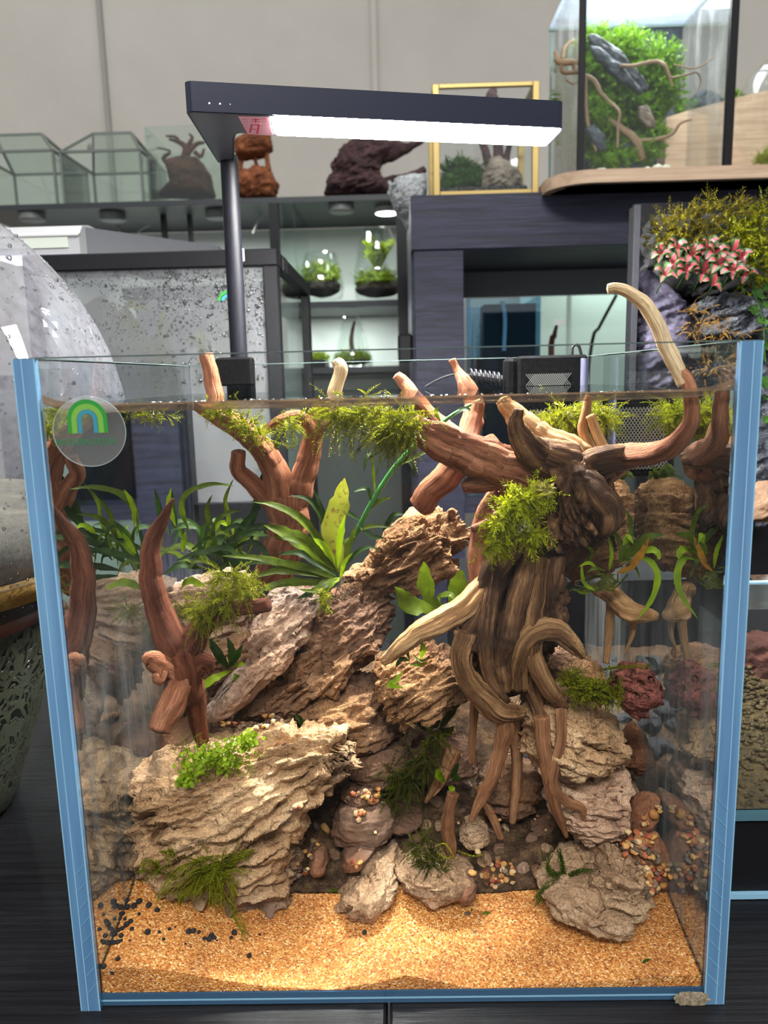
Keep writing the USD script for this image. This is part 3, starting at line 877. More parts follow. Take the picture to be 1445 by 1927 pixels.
part(t, 'side_pane', box((fx1 - .010, FY + .016, .215), (fx1 - .006, FY + FD - .016, zt2)), m_glass_green)
part(t, 'back_panel', box((fx0 + .016, FY + FD - .012, .215), (fx1 - .016, FY + FD - .008, zt2)), flat('misty_back', (150, 156, 156), .7))
part(t, 'hinge', box((fx1, FY + .03, zt2 - .002), (fx1 + .004, FY + .055, fz1 - .004), .001), m_blackmetal)
a, b = P(443, 468, FY), P(461, 492, FY)
part(t, 'label_clip', box((a[0], FY - .002, b[2]), (b[0], FY - .0002, a[2]), .0008), flat('white_clip', (200, 202, 206), .5), label='small pale clip on the top frame')
# droplets on its front glass
m_drop = M('water_drop', {'lw': ('layer_weight', {'blend': .55}), 't': ('transparent_bsdf', {'color': (.97, .98, .98)}), 'g': ('glossy_bsdf', {'roughness': .03}), 'x': ('mix_closure', {})},
           [('lw.fresnel', 'x.fac'), ('t.BSDF', 'x.closure1'), ('g.BSDF', 'x.closure2')], surface='x.closure')
r = np.random.default_rng(5)
dr = []
DROP, DROPF = ico(1)
for k in range(2600):
    u = r.uniform(70, 500)
    v = 508 + abs(r.normal(0, 60)) if r.random() < .45 else r.uniform(506, 730)
    if noise(np.array([[u / 40, v / 300, 3]]), 3)[0] < .38 and v > 540:
        continue
    s = (.0005 + .0013 * r.random() ** 5) * (1.15 if u > 300 else .7)
    p = P(u, v, FY + .0045)
    dr.append((DROP * np.array([s, s * .45, s * r.uniform(1, 1.35)]) + p, DROPF))
part(t, 'droplets', cat_mesh(dr), m_drop, smooth=True, kind='stuff')
# a second rainbow sticker on its glass, half hidden by the lamp pole
ks = thing('sticker', 'small green and blue rainbow sticker on the fogged glass, partly behind the lamp pole', 'sticker', P(428, 556, FY + .0045))
kc, kp = P(428, 566, FY + .0046), PX(FY)
for nm, ro, ri, col in (('green_arc', 18, 13, (34, 128, 44)), ('blue_arc', 11, 6, (44, 124, 140))):
    aa = np.linspace(0, np.pi, 17)
    part(ks, nm, vprism([(kc[0] + ro * kp * math.cos(a), kc[2] + ro * kp * math.sin(a)) for a in aa] + [(kc[0] + ri * kp * math.cos(a), kc[2] + ri * kp * math.sin(a)) for a in aa[::-1]], FY + .0040, FY + .0048), flat('back_' + nm, col, .4))
# pale plants inside
m_fogleaf = leafy('pale_green_leaf', [(.2, (108, 140, 74)), (.8, (168, 190, 112))])
pl = thing('potted_foliage', 'blurred pale green plants inside the fogged terrarium', 'plant', ((fx0 + fx1) / 2, FY + .12, .216))
r = np.random.default_rng(9)
part(pl, 'soil', blob_mesh(((fx0 + fx1) / 2, FY + .16, .222), ((fx1 - fx0) * .42, .10, .02), 4, 3), m_soil)
for k in range(46):
    c = P(r.choice([215, 252, 235, 300, 440, 420, 270, 180]) + r.normal(0, 22), r.uniform(560, 720), FY + r.uniform(.05, .15))
    b = np.array([c[0] * .8 + (fx0 + fx1) / 2 * .2, FY + .15, .225])
    part(pl, 'leaf', leaf_mesh([b, (b + c) / 2 + [0, 0, .02], c, c + [r.normal(0, .015), -.01, -.005]], r.uniform(.015, .032), seed=k, n=9), m_fogleaf)

# silver LED hood lying on the frame
hy = FY + .03
a, b = P(20, 425, hy), P(146, 470, hy)
t = thing('led_hood', 'silver-grey aquarium light hood lying on the fogged terrarium at left', 'lamp', ((a[0] + b[0]) / 2, hy + .1, b[2]))
xR = P(148, 440, hy)[0]
xL = P(-30, 440, hy)[0]
z0 = fz1 + .0008
z1 = P(130, 414, hy)[2]
prof = [(0, z0 + .004), (0, z1 - .016), (.012, z1 - .004), (.030, z1), (.17, z1), (.20, z0 + .004)]
v, f = vprism([(p[0], p[1]) for p in prof], 0, 1)
v = np.stack([xL + (xR - xL) * v[:, 1], hy + v[:, 0], v[:, 2]], 1)
part(t, 'housing', (v, f), m_alu)
part(t, 'lens', box((xL + .01, hy - .0015, z0 + .010), (xR - .012, hy + .001, z1 - .017), .0006), flat('pale_lens', (206, 212, 200), .15), label='pale glossy front lens')
part(t, 'trim', box((xL, hy - .003, z1 - .017), (xR, hy + .004, z1 - .013), .001), flat('white_trim', (214, 214, 214), .3))
v2, f2 = prism([(xR, hy + .02), (xR + .115, hy + .16), (xR + .115, hy + .22), (xR, hy + .22)], z0 + .002, z1 - .004)
part(t, 'side_wing', (v2, f2), flat('grey_wing', (104, 106, 110), .45))
part(t, 'led_strip', box((xL + .01, hy + .002, z0 + .0005), (xR - .01, hy + .05, z0 + .0036)), lit('violet_white_led', (.78, .72, 1.0), 5.0), label='violet-white light strip')

# ================================================================ black cabinet, right
CYF, CD = .98, .36
cx0 = P(773, 420, CYF)[0]
cx1 = P(1700, 420, CYF)[0]
cz1, cz0 = P(773, 368, CYF)[2], P(773, 471, CYF)[2]
t = thing('cabinet', 'black-brown wooden open cabinet with grained top rail behind the aquarium at right', 'cabinet', ((cx0 + cx1) / 2, CYF + CD / 2, -.9))
part(t, 'top_rail', box((cx0, CYF, cz0), (cx1, CYF + CD, cz1), .001), m_ash)
xp = P(873, 560, CYF)[0]
part(t, 'side_post', box((cx0 + .004, CYF + .004, -.9), (xp, CYF + .03, cz0), .001), m_ash)
part(t, 'side_panel', box((cx0, CYF + .03, -.9), (cx0 + .018, CYF + CD, cz0), .001), m_ash)
zb = P(1000, 556, CYF + .3)[2]
part(t, 'back_panel', box((cx0 + .018, CYF + .31, zb), (cx1, CYF + .325, cz0)), flat('grey_back_board', (96, 102, 104), .5))
part(t, 'inner_shelf', box((cx0 + .018, CYF + .02, .10), (cx1, CYF + CD, .12), .001), m_ash)
x = P(800, 600, CYF - .02)[0]
# black plug / power supply hanging at the post
solo('power_adapter', box((cx0 - .026, 1.0, P(760, 682, 1.0)[2]), (cx0 + .0002, 1.03, P(760, 628, 1.0)[2]), .004), m_black, 'black power adapter hanging left of the cabinet post', 'power adapter')
# things seen inside the cabinet
m_bluegl = pane('blue_tinted_glass', (.62, .80, .90), refl=.08)
t, _ = glass_tank('glass_tank', 'small glass tank with dark contents inside the black cabinet', 877, 1018, 560, .1205, CYF + .08, .2, m_bluegl, .008)
part(t, 'black_lining', box((P(912, 600, CYF + .12)[0], CYF + .13, .121), (P(1010, 600, CYF + .12)[0], CYF + .2, P(950, 572, CYF + .13)[2])), m_black)
part(t, 'hose', tube([P(945, 566, CYF + .1), P(950, 600, CYF + .1), P(948, 660, CYF + .1)], .004, 20, 8), m_alu)
x0, x1 = P(1000, 560, 1.9)[0], P(1500, 560, 1.9)[0]
t = thing('display_case', 'bright white-lit display case seen through the open cabinet', 'display case', ((x0 + x1) / 2, 1.95, -.9))
part(t, 'back_panel', box((x0, 2.1, -.9), (x1, 2.12, .75)), m_white)
part(t, 'upright', box((P(1070, 600, 1.9)[0], 1.9, -.9), (P(1075, 600, 1.9)[0], 1.93, .75)), m_white)
part(t, 'shelf_board', box((x0, 1.9, .70), (x1, 2.1, .715)), m_shelf)
part(t, 'door_pane', box((x0, 1.895, -.9), (x1, 1.899, .70)), m_glass_green)
l = rect_light('display_case_light', ((x0 + x1) / 2, 2.0, .69), (.5, .08), 9.0, (.86, 1.0, .97))
sg = thing('price_card', 'small white card behind the cabinet, left of the slanted dark rod', 'sign', P(1053, 607, 1.88))
a, b = P(1042, 612, 1.88), P(1064, 601, 1.88)
part(sg, 'card', box((a[0], 1.880, a[2]), (b[0], 1.882, b[2])), flat('card_white', (236, 238, 238), .5))
solo('driftwood_stick', branch_mesh([(*(P(1034, 690, 1.25) * [1, 1, 0] + [0, 0, .123]), .006), (*P(1037, 660, 1.25), .006), (*P(1043, 632, 1.25), .005), (*P(1047, 612, 1.25), .003)], seed=14, sides=12, step=.01)[0], m_dkwood, 'short brown stick standing in the lit case behind the cabinet', 'driftwood')
solo('slanted_rod', tube([P(1086, 720, 1.22) * [1, 1, 0] + [0, 0, .1205], P(1112, 656, 1.25), P(1128, 615, 1.3), P(1160, 555, 1.3)], .0035, 12, 8), m_black, 'thin dark slanting rod in the lit opening of the cabinet', 'rod')

# ---------------------------------------------------------------- oak board and what stands on the cabinet
BY = .90
bz1, bz0 = P(1200, 316, BY)[2], P(1200, 341, BY)[2]
bx0 = P(1016, 340, BY + .1)[0]
pts = [(bx0, BY + .30)]
for a in np.linspace(np.pi, 1.5 * np.pi, 12):
    pts.append((bx0 + .07 + .07 * math.cos(a), BY + .07 + .07 * math.sin(a)))
pts += [(cx1 + .05, BY), (cx1 + .05, BY + .30)]
t = thing('oak_board', 'light oak board with a rounded corner on the cabinet, carrying the planted tank', 'board', (bx0 + .2, BY + .15, cz1))
part(t, 'top', prism(pts, bz0, bz1), m_oak, smooth=40)
ft = [(x + .012 if x < bx0 + .02 else x, y + .012) for x, y in pts]
part(t, 'base', prism(ft, cz1 + .0005, bz0), m_black, label='black base under the board')

# gold-framed terrarium
GY = .99
gx0, gx1 = P(815, 300, GY)[0], P(1014, 300, GY)[0]
gz0, gz1 = cz1 + .0008, P(815, 158, GY)[2]
t = thing('framed_terrarium', 'brass-framed glass terrarium with stones and moss, half hidden behind the lamp', 'terrarium', ((gx0 + gx1) / 2, GY + .09, gz0))
gd = .16
for x in (gx0, gx1 - .011):
    for y in (GY, GY + gd - .008):
        part(t, 'frame_bar', box((x, y, gz0), (x + .011, y + .008, gz1), .001), m_gold)
for z in (gz0, gz1 - .007):
    for y in (GY, GY + gd - .008):
        part(t, 'frame_bar', box((gx0 + .011, y, z), (gx1 - .011, y + .008, z + .007), .001), m_gold)
    for x in (gx0, gx1 - .011):
        part(t, 'frame_bar', box((x, GY + .008, z), (x + .011, GY + gd - .008, z + .007), .001), m_gold)
part(t, 'pane', box((gx0 + .011, GY + .003, gz0 + .007), (gx1 - .011, GY + .005, gz1 - .007)), m_glass)
part(t, 'pane', box((gx0 + .011, GY + gd - .005, gz0 + .007), (gx1 - .011, GY + gd - .003, gz1 - .007)), m_glass)
part(t, 'pane', box((gx0 + .004, GY + .008, gz0 + .007), (gx0 + .006, GY + gd - .008, gz1 - .007)), m_glass)
part(t, 'pane', box((gx1 - .006, GY + .008, gz0 + .007), (gx1 - .004, GY + gd - .008, gz1 - .007)), m_glass)
part(t, 'black_gravel', cat_mesh([(pebble_mesh(k)[0] * .008 + [gx0 + .014 + (gx1 - gx0 - .03) * ((k * .618) % 1), GY + .012 + .12 * ((k * .377) % 1), gz0 + .011], pebble_mesh(k)[1]) for k in range(170)]), flat('black_gravel', (30, 30, 34), .5), kind='stuff')
m_rockbg = mottled('tan_grey_stone', [(.3, (110, 98, 88)), (.7, (172, 158, 142))], scale=40, rough=.85, bump=.8, bscale=160, fine=500, dist=.004)
for lab, o, y, th, sd in (('tallest tan stone at right inside the brass-framed terrarium', [(918, 352), (914, 325), (922, 300), (940, 296), (958, 312), (982, 325), (988, 352)], GY + .07, .07, 31),
                         ('rounded tan stone in front of the tallest one inside the brass-framed terrarium', [(905, 356), (908, 330), (922, 320), (950, 322), (968, 340), (970, 356)], GY + .035, .05, 32),
                         ('low tan stone behind the green moss in the brass-framed terrarium', [(850, 330), (858, 296), (868, 292), (890, 306), (915, 320), (915, 345), (860, 345)], GY + .10, .06, 33)):
    solo('stone', rock_mesh(o, y, th, level=4, seed=sd, lump=1.0), m_rockbg, lab, 'stone')
m_greenmoss = leafy('deep_green_moss_leaf', [(.2, (30, 78, 30)), (.5, (56, 122, 44)), (.8, (92, 160, 60))], trans=.25)
c = P(868, 332, GY + .06)
solo('moss_clump', cat_mesh([blob_mesh(c + [0, 0, -.01], (.036, .03, .024), 4, 4, .3), moss_mesh(c, (.036, .03, .022), 320, .010, 41, .02, gravity=.1, shell=1.0)]), m_greenmoss, 'dark green moss at left inside the brass-framed terrarium', 'moss', kind='stuff')
dw = thing('driftwood', 'grey driftwood stump rising behind the stones in the brass-framed terrarium', 'driftwood', P(935, 350, GY + .12))
for k, q in enumerate(([(930, 345, 9), (920, 310, 8), (908, 270, 6), (900, 240, 4)], [(938, 345, 10), (938, 300, 9), (932, 230, 8), (926, 185, 10), (930, 168, 5)], [(945, 345, 8), (952, 300, 6), (962, 262, 4)])):
    part(dw, 'stem', branch_mesh([(u, v, GY + .12, r) for u, v, r in q], seed=80 + k, sides=16, step=.006)[0], m_purplewood)

# ---------------------------------------------------------------- planted tank on the oak board
TY = .93
tx0, tx1 = P(1088, 250, TY)[0], P(1380, 250, TY)[0]
tz0 = bz1 + .0006
tz1 = P(1200, 50, TY + .24)[2]
td = .24
t = thing('planted_tank', 'glass tank with black corner posts, mossy slope and branches on the oak board', 'planted tank', ((tx0 + tx1) / 2, TY + td / 2, tz0))
part(t, 'corner_post', box((tx0, TY, tz0), (tx0 + .0095, TY + .0095, tz1)), m_black)
part(t, 'corner_post', box((tx1 - .0125, TY, tz0), (tx1, TY + .0095, tz1)), m_black)
part(t, 'front_pane', box((tx0 + .0095, TY + .003, tz0), (tx1 - .0125, TY + .006, tz1)), m_glass)
m_haze = pane('dusty_glass', (.95, .97, .96), refl=.06, dirt=.22, dscale=(30, 30, 8))
part(t, 'side_pane', box((tx0 + .002, TY + .0095, tz0), (tx0 + .005, TY + td - .004, tz1)), m_haze)
part(t, 'side_pane', box((tx1 - .005, TY + .0095, tz0), (tx1 - .002, TY + td - .004, tz1)), m_haze)
part(t, 'back_edge', box((tx0, TY + td - .004, tz0), (tx0 + .004, TY + td, tz1)), flat('teal_edge', (120, 150, 142), .3))
part(t, 'back_panel', box((tx0 + .01, TY + td - .004, tz0), (tx1 - .003, TY + td, tz1)), mottled('slate_blue_back', [(.35, (38, 44, 54)), (.65, (66, 74, 84))], scale=60, rough=.6))
part(t, 'lid', box((tx0, TY, tz1), (tx1, TY + td, tz1 + .006)), pane('frosted_lid', (.86, .92, 1.0), refl=.08, dirt=.75, dscale=(30, 60, 30), dcol=(.80, .88, 1.0), lo=.2, top=.7))
part(t, 'lid_trim', box((tx0 - .002, TY + td - .006, tz1 - .004), (tx1 + .002, TY + td + .001, tz1)), flat('pale_teal_trim', (150, 172, 160), .4))
m_brightmoss = leafy('lime_moss_leaf', [(.2, (62, 128, 14)), (.5, (104, 178, 22)), (.8, (164, 222, 50))], trans=.35)
m_slate = mottled('black_slate', [(.3, (30, 36, 42)), (.7, (84, 92, 100))], scale=60, rough=.45, bump=.6, bscale=100, fine=400, dist=.004, stretch=(1, 1, 1))
# mossy back wall: mounds
mound = []
for k, (u, v, y, ru, rv) in enumerate(((1180, 85, .13, 34, 28), (1235, 120, .12, 44, 30), (1245, 170, .12, 34, 40), (1130, 130, .13, 40, 60), (1150, 200, .14, 60, 60), (1215, 205, .13, 40, 40), (1125, 240, .11, 30, 60),
                                       (1112, 215, .07, 16, 16), (1150, 295, .07, 34, 12), (1215, 285, .10, 24, 22), (1228, 260, .11, 20, 20), (1076, 110, .20, 20, 26), (1070, 170, .20, 18, 60), (1076, 270, .18, 20, 36), (1120, 80, .14, 30, 18))):
    c = P(u, v, TY + y)
    s = PX(TY + y)
    sz = np.array([ru * s, .022, rv * s])
    mound.append(blob_mesh(c + [0, .012, 0], sz * .9, 3, k, .3))
    mound.append(moss_mesh(c, sz * .95, int(30 + ru * rv / 8), .011, 300 + k, .020, gravity=.1, shell=1.0, bias=(0, -.5, 0)))
solo('moss_slope', cat_mesh(mound), m_brightmoss, 'lime green moss covering the back of the planted tank on the oak board', 'moss', kind='stuff')
for k, (lab, o, y, sd) in enumerate((('upper long dark slate sliver slanting down right through the moss', [(1104, 66), (1118, 62), (1165, 95), (1222, 160), (1218, 172), (1196, 162), (1150, 112), (1112, 84)], .085, 41),
                                     ('second dark slate sliver below the upper one in the planted tank', [(1108, 84), (1130, 90), (1175, 130), (1212, 170), (1206, 178), (1165, 150), (1120, 112)], .075, 42),
                                     ('short dark slate at lower left in the planted tank', [(1102, 242), (1116, 232), (1138, 258), (1142, 280), (1128, 284), (1112, 262)], .05, 43),
                                     ('pale grey slate right of the middle in the planted tank', [(1200, 200), (1216, 198), (1234, 228), (1234, 242), (1220, 240), (1202, 222)], .09, 44))):
    solo('slate', rock_mesh(o, TY + y, .018, level=4, seed=sd, lump=.5, pits=.2, strata=-40), m_slate if k < 3 else m_rockbg, lab, 'stone')
m_palebranch = mottled('pale_branch_wood', [(.3, (112, 88, 66)), (.7, (170, 142, 112))], scale=60, rough=.7, bump=.5, bscale=120, fine=300, stretch=(1, 1, .2), grain=True)
br = thing('spider_branch', 'thin twisting pale brown branches in the planted tank on the oak board', 'branch', P(1190, 300, TY + .06))
for k, q in enumerate(([(1210, 300, .08, 6), (1195, 265, .08, 7), (1165, 240, .09, 6), (1140, 222, .10, 4)], [(1196, 266, .08, 3.5), (1235, 262, .07, 3), (1265, 252, .06, 2.6), (1280, 232, .05, 2.2), (1302, 224, .04, 2)],
                       [(1100, 142, .05, 4), (1118, 152, .05, 4), (1130, 175, .05, 3.5), (1150, 195, .05, 3), (1165, 210, .04, 2.6), (1163, 240, .04, 2.2), (1162, 278, .04, 2)],
                       [(1100, 142, .05, 4), (1102, 190, .05, 3.5), (1108, 240, .05, 3), (1122, 285, .05, 2.4)], [(1168, 124, .06, 2.6), (1190, 124, .06, 3), (1232, 116, .06, 3.2), (1252, 125, .05, 2.6), (1266, 162, .05, 1.6)],
                       [(1252, 125, .05, 2.2), (1260, 145, .05, 2), (1285, 143, .04, 1.8), (1310, 136, .03, 1.6), (1318, 152, .03, 1.4), (1312, 172, .03, 1)], [(1045, 96, .05, 3), (1052, 116, .05, 5), (1080, 118, .05, 4.5), (1082, 128, .05, 4), (1100, 142, .05, 4)],
                       [(1058, 112, .05, 3.5), (1062, 90, .06, 3), (1080, 74, .08, 2)], [(1056, 122, .05, 3), (1060, 136, .05, 3.2), (1090, 136, .05, 3)], [(1064, 150, .05, 1.6), (1078, 158, .05, 1.4), (1088, 156, .05, 1)], [(1268, 122, .06, 1.4), (1310, 128, .05, 1.2), (1345, 106, .05, .8)])):
    mm, gr = branch_mesh([(u, v, TY + y, r) for u, v, y, r in q], seed=100 + k, sides=12, step=.004, ridge=.1)
    part(br, 'branch', mm, m_palebranch, smooth=True, grain=gr)
m_paleston = mottled('pale_stone', [(.3, (170, 164, 146)), (.7, (218, 214, 198))], scale=60, rough=.8)
for k, (u, v, rx, rz) in enumerate(((1130, 305, 14, 8), (1218, 303, 11, 8), (1236, 300, 10, 10), (1252, 301, 12, 9), (1242, 306, 9, 5))):
    c = P(u, v, TY + .03)
    s = PX(TY + .03)
    c[2] = tz0 + rz * s
    solo('pale_pebble', blob_mesh(c, (rx * s, .012, rz * s), 3, k, .25), m_paleston, 'rounded pale pebble at the front of the planted tank on the oak board', 'pebble', 'pale pebbles in the planted tank')

# wooden planter and bowl to the right of it
w0 = P(1262, 300, 1.14)
pz = tz0
x0, x1 = P(1255, 200, 1.12)[0], P(1700, 200, 1.12)[0]
prof = [(x0, pz)] + [(x0 + (x1 - x0) * k, P(1262, 220, 1.12)[2] + .055 * math.sin(min(k * 1.9 + .0, 1.2))) for k in np.linspace(0, 1, 14)] + [(x1, pz)]
t = thing('wooden_planter', 'curved light wooden planter behind the right end of the planted tank', 'planter', ((x0 + x1) / 2, 1.14, pz))
part(t, 'panel', vprism(prof, 1.12, 1.20), m_oak)
solo('stone', rock_mesh([(1296, 206), (1302, 180), (1322, 170), (1345, 176), (1362, 188), (1366, 204)], 1.17, .05, level=4, seed=51), m_slate, 'dark rock showing above the curved wooden planter', 'stone')
c = P(1290, 206, 1.16)
solo('moss_clump', moss_mesh(c, (.02, .02, .01), 90, .01, 45, .02), m_brightmoss, 'small green moss at left on the curved wooden planter', 'moss', kind='stuff')
solo('moss_clump', moss_mesh(P(1385, 188, 1.16), (.025, .02, .008), 90, .01, 46, .016), m_brightmoss, 'small green moss right of the dark rock on the curved planter', 'moss', kind='stuff')
gc = P(1470, 215, 1.02)
gs = PX(1.02)
t = thing('terrarium_bowl', 'egg-shaped clear glass terrarium cut by the right edge of the photo, on the oak board', 'terrarium', (gc[0], gc[1], tz0))
prof = [(max(78 * gs * math.sin(a) ** .9, .0005), gc[2] - 88 * gs * math.cos(a) * (1.0 if a < 1.57 else 1.1)) for a in np.linspace(.45, math.pi, 26)]
prof[0] = (prof[0][0], tz0)
part(t, 'glass', lathe(prof, (gc[0], gc[1], 0), 64), m_glass_bowl, smooth=True)
part(t, 'moss', cat_mesh([blob_mesh((gc[0] + .01, gc[1], tz0 + .022), (.033, .03, .022), 3, 4, .3), moss_mesh((gc[0], gc[1], tz0 + .03), (.03, .03, .02), 200, .01, 47, .02, gravity=0, shell=1)]), m_mossbg, kind='stuff')
# ================================================================ the aquarium
W2, TD, TH, TG = .18, .285, .3607, .0030
SG = .0112
WZ = .3375          # water level
m_strip = M('blue_glass_end', {
    'g': ('geometry', {}), 'mp': ('mapping', {'scale': (90, 90, 6)}), 'n': ('noise_texture', {'scale': 1.0, 'detail': 3}),
    'r': ('rgb_ramp', {'ramp': [(.3, srgb(74, 112, 148)), (.7, srgb(98, 140, 174))]}),
    'p': ('principled_bsdf', {'roughness': .15, 'specular_ior_level': .6, 'subsurface_weight': .0})},
    [('g.position', 'mp.vector'), ('mp.vector', 'n.vector'), ('n.fac', 'r.fac'), ('r.color', 'p.base_color')])
m_strip_light = flat('pale_glass_arris', (128, 172, 196), .15)
m_bottom = flat('deep_blue_glass', (52, 84, 112), .12, specular_ior_level=.6)
m_front = pane('aquarium_glass', (.98, .985, .985), refl=.008)
m_side = pane('side_glass', (.95, .975, .98), refl=.04)
tank = thing('aquarium', 'rimless glass aquarium planted with rocks and driftwood, blue-tinted glass ends, in the centre', 'aquarium', (0, TD / 2, 0))
part(tank, 'front_pane', box((-W2 + SG + .0001, 0.0002, .0), (W2 - SG - .0001, TG, TH)), m_front)
part(tank, 'back_pane', box((-W2 + SG + .0001, TD - TG, .0), (W2 - SG - .0001, TD, TH)), m_front)
part(tank, 'bottom_pane', box((-W2 + SG, TG + .0002, .0005), (W2 - SG, TD - TG - .0002, .0080)), m_bottom)
part(tank, 'bottom_edge', box((-W2 + SG, TG + .00005, .0032), (W2 - SG, TG + .0002, .0042)), m_strip_light, label='pale line along the bottom glass edge')
m_rim = flat('teal_grey_rim', (74, 88, 86), .3)
part(tank, 'rim_edge', box((-W2 + SG, 0, TH), (W2 - SG, TG, TH + .0006)), m_rim, label='thin dark rim line of the front pane')
part(tank, 'rim_edge', box((-W2 + SG, TD - TG, TH), (W2 - SG, TD, TH + .0006)), m_rim)
m_sili = flat('silicone_line', (150, 206, 222), .3)
for s in (-1, 1):
    xo, xi = s * W2, s * (W2 - SG)
    sp = part(tank, 'side_pane', box((xo, .003, .0), (xi, TD, TH)), m_side)
    part(tank, 'glass_end', box((xo - s * .0006, 0, .0), (xi, .003, TH)), m_strip, label='pale blue end of the side pane')
    part(tank, 'arris', box((xo, 0, .0), (xo - s * .0006, .003, TH)), m_strip_light)
    part(tank, 'arris', box((xi, -.00006, .0), (xi + s * .0008, -.00001, TH)), m_strip_light)
    part(tank, 'arris', box((xo - s * .0042, -.00006, .0), (xo - s * .0047, -.00001, TH)), m_strip_light)
    part(tank, 'rim_edge', box((xo, .003, TH), (xi, TD, TH + .0005)), m_rim)
    # diagonal silicone marks in the lower half of each end
    zig = []
    for k in range(11):
        z = .012 + k * .0105
        if s < 0 and z > .09:
            break
        a, b = np.array([xo - s * .0055, -.00008, z]), np.array([xi + s * .001, -.00008, z + (.0055 if s < 0 else -.0065)])
        if s > 0:
            a, b = np.array([xi + s * .001, -.00008, z + .0075]), np.array([xo - s * .0035, -.00008, z])
        zig.append(bar(a, b, .0006, .00008))
    part(tank, 'silicone_mark', cat_mesh(zig), m_sili, kind='stuff')

a, b = P(1268, 1893, -.0002), P(1334, 1866, -.0002)
vv, ff = blob_mesh(((a[0] + b[0]) / 2, -.0002, (a[2] + b[2]) / 2), ((b[0] - a[0]) / 2, .0004, (b[2] - a[2]) / 2), 3, 5, .5, 3)
part(tank, 'residue', (vv, ff), mottled('sandy_residue', [(.3, (104, 96, 82)), (.7, (168, 150, 122))], scale=300, rough=.7), label='sandy residue at the lower right corner')
# water: straight see-through; mirrors from inside where real water does
m_water = M('water', {
    'g': ('geometry', {}), 'fr': ('fresnel', {'IOR': 1.333}), 'sx': ('separate_xyz', {}), 'ab': ('math', {'math_type': 'absolute'}), 'gt': ('math', {'math_type': 'greater_than', 'value2': .6}),
    'az': ('math', {'math_type': 'greater_than', 'value2': .6}),
    'mp': ('mapping', {'scale': (70, 95, 7)}), 'no': ('noise_texture', {'scale': 1.0, 'detail': 3, 'roughness': .7}), 'rr': ('rgb_ramp', {'ramp': [(.36, (0, 0, 0)), (.72, (1, 1, 1))]}),
    'fm': ('math', {'math_type': 'multiply'}), 'zs': ('separate_xyz', {}), 'zr': ('map_range', {'range_type': 'smoothstep', 'from_min': .25, 'from_max': .15, 'to_min': 0.0, 'to_max': 1.0, 'clamp': True}), 'fz': ('math', {'math_type': 'multiply'}), 'fs': ('math', {'math_type': 'multiply_add', 'value2': .50, 'value3': .14}),
    't': ('transparent_bsdf', {'color': (.985, .99, .985)}), 'gl': ('glossy_bsdf', {'color': (.80, .84, .84), 'roughness': .02}), 'x': ('mix_closure', {}),
    'd': ('diffuse_bsdf', {'color': srgb(150, 152, 150)}), 'tl': ('translucent_bsdf', {'color': srgb(150, 152, 150)}), 'dt': ('mix_closure', {'fac': .7}), 'x2': ('mix_closure', {})},
    [('g.true_normal', 'sx.vector'), ('sx.x', 'ab.value1'), ('ab.value', 'gt.value1'), ('g.position', 'mp.vector'), ('mp.vector', 'no.vector'), ('no.fac', 'rr.fac'),
     ('rr.color', 'fs.value1'), ('fs.value', 'fz.value1'), ('g.position', 'zs.vector'), ('zs.z', 'zr.value'), ('zr.result', 'fz.value2'), ('fz.value', 'fm.value1'), ('gt.value', 'fm.value2'),     ('fr.fac', 'x.fac'), ('t.BSDF', 'x.closure1'), ('gl.BSDF', 'x.closure2'), ('d.BSDF', 'dt.closure1'), ('tl.BSDF', 'dt.closure2'), ('fm.value', 'x2.fac'), ('x.closure', 'x2.closure1'), ('dt.closure', 'x2.closure2')],
    surface='x2.closure')
wa, wb = np.array([-W2 + SG + .0004, TG + .0004, .0086]), np.array([W2 - SG - .0004, TD - TG - .0004, WZ])
water = thing('water', 'clear still water filling the aquarium to just below its rim', 'water', (0, TD / 2, wa[2]))
# its front and back touch the glass, which draws those two faces already; what is left is the surface and the two mirroring sides
wv_, wf_ = box(wa, wb)
wc_ = wv_[wf_].mean(1)
keep = (np.abs(wc_[:, 1] - wa[1]) > 1e-6) & (np.abs(wc_[:, 1] - wb[1]) > 1e-6) & (np.abs(wc_[:, 2] - wa[2]) > 1e-6)
part(water, 'body', (wv_, wf_[keep]), m_water, smooth=False)
# the bead of water climbing the glass
m_bead = pane('water_bead', (.74, .66, .57), refl=.04, dirt=.22, dscale=(40, 40, 160), dcol=srgb(134, 112, 88), lo=.2, top=.6)
bead = []
n = 60
for k in range(n + 1):
    x = wa[0] + (wb[0] - wa[0]) * k / n
    e = min(k, n - k) / n
    lift = .005 * math.exp(-e * 40)
    for a in np.linspace(0, np.pi, 9):
        bead.append([x, TG + .00035 + .0026 * math.sin(a) * .8, WZ - .0012 + lift + .0021 * math.cos(a)])
i, j = np.meshgrid(np.arange(n), np.arange(8), indexing='ij')
q = np.stack([i * 9 + j, i * 9 + j + 1, (i + 1) * 9 + j + 1, (i + 1) * 9 + j], -1).reshape(-1, 4)
i = np.arange(n)
q = np.vstack([q, np.stack([i * 9 + 8, i * 9, (i + 1) * 9, (i + 1) * 9 + 8], -1)])
part(water, 'meniscus', (np.array(bead), q), m_bead, smooth=True)
# bubbles riding on the surface
r = np.random.default_rng(3)
bb = []
for k in range(90):
    s = r.uniform(.0004, .0011)
    bb.append((DROP * s + np.array([r.uniform(-.16, .165), TG + .003 + r.uniform(0, .01), WZ + s * .3]), DROPF))
part(water, 'bubbles', cat_mesh(bb), m_drop, smooth=True, kind='stuff')

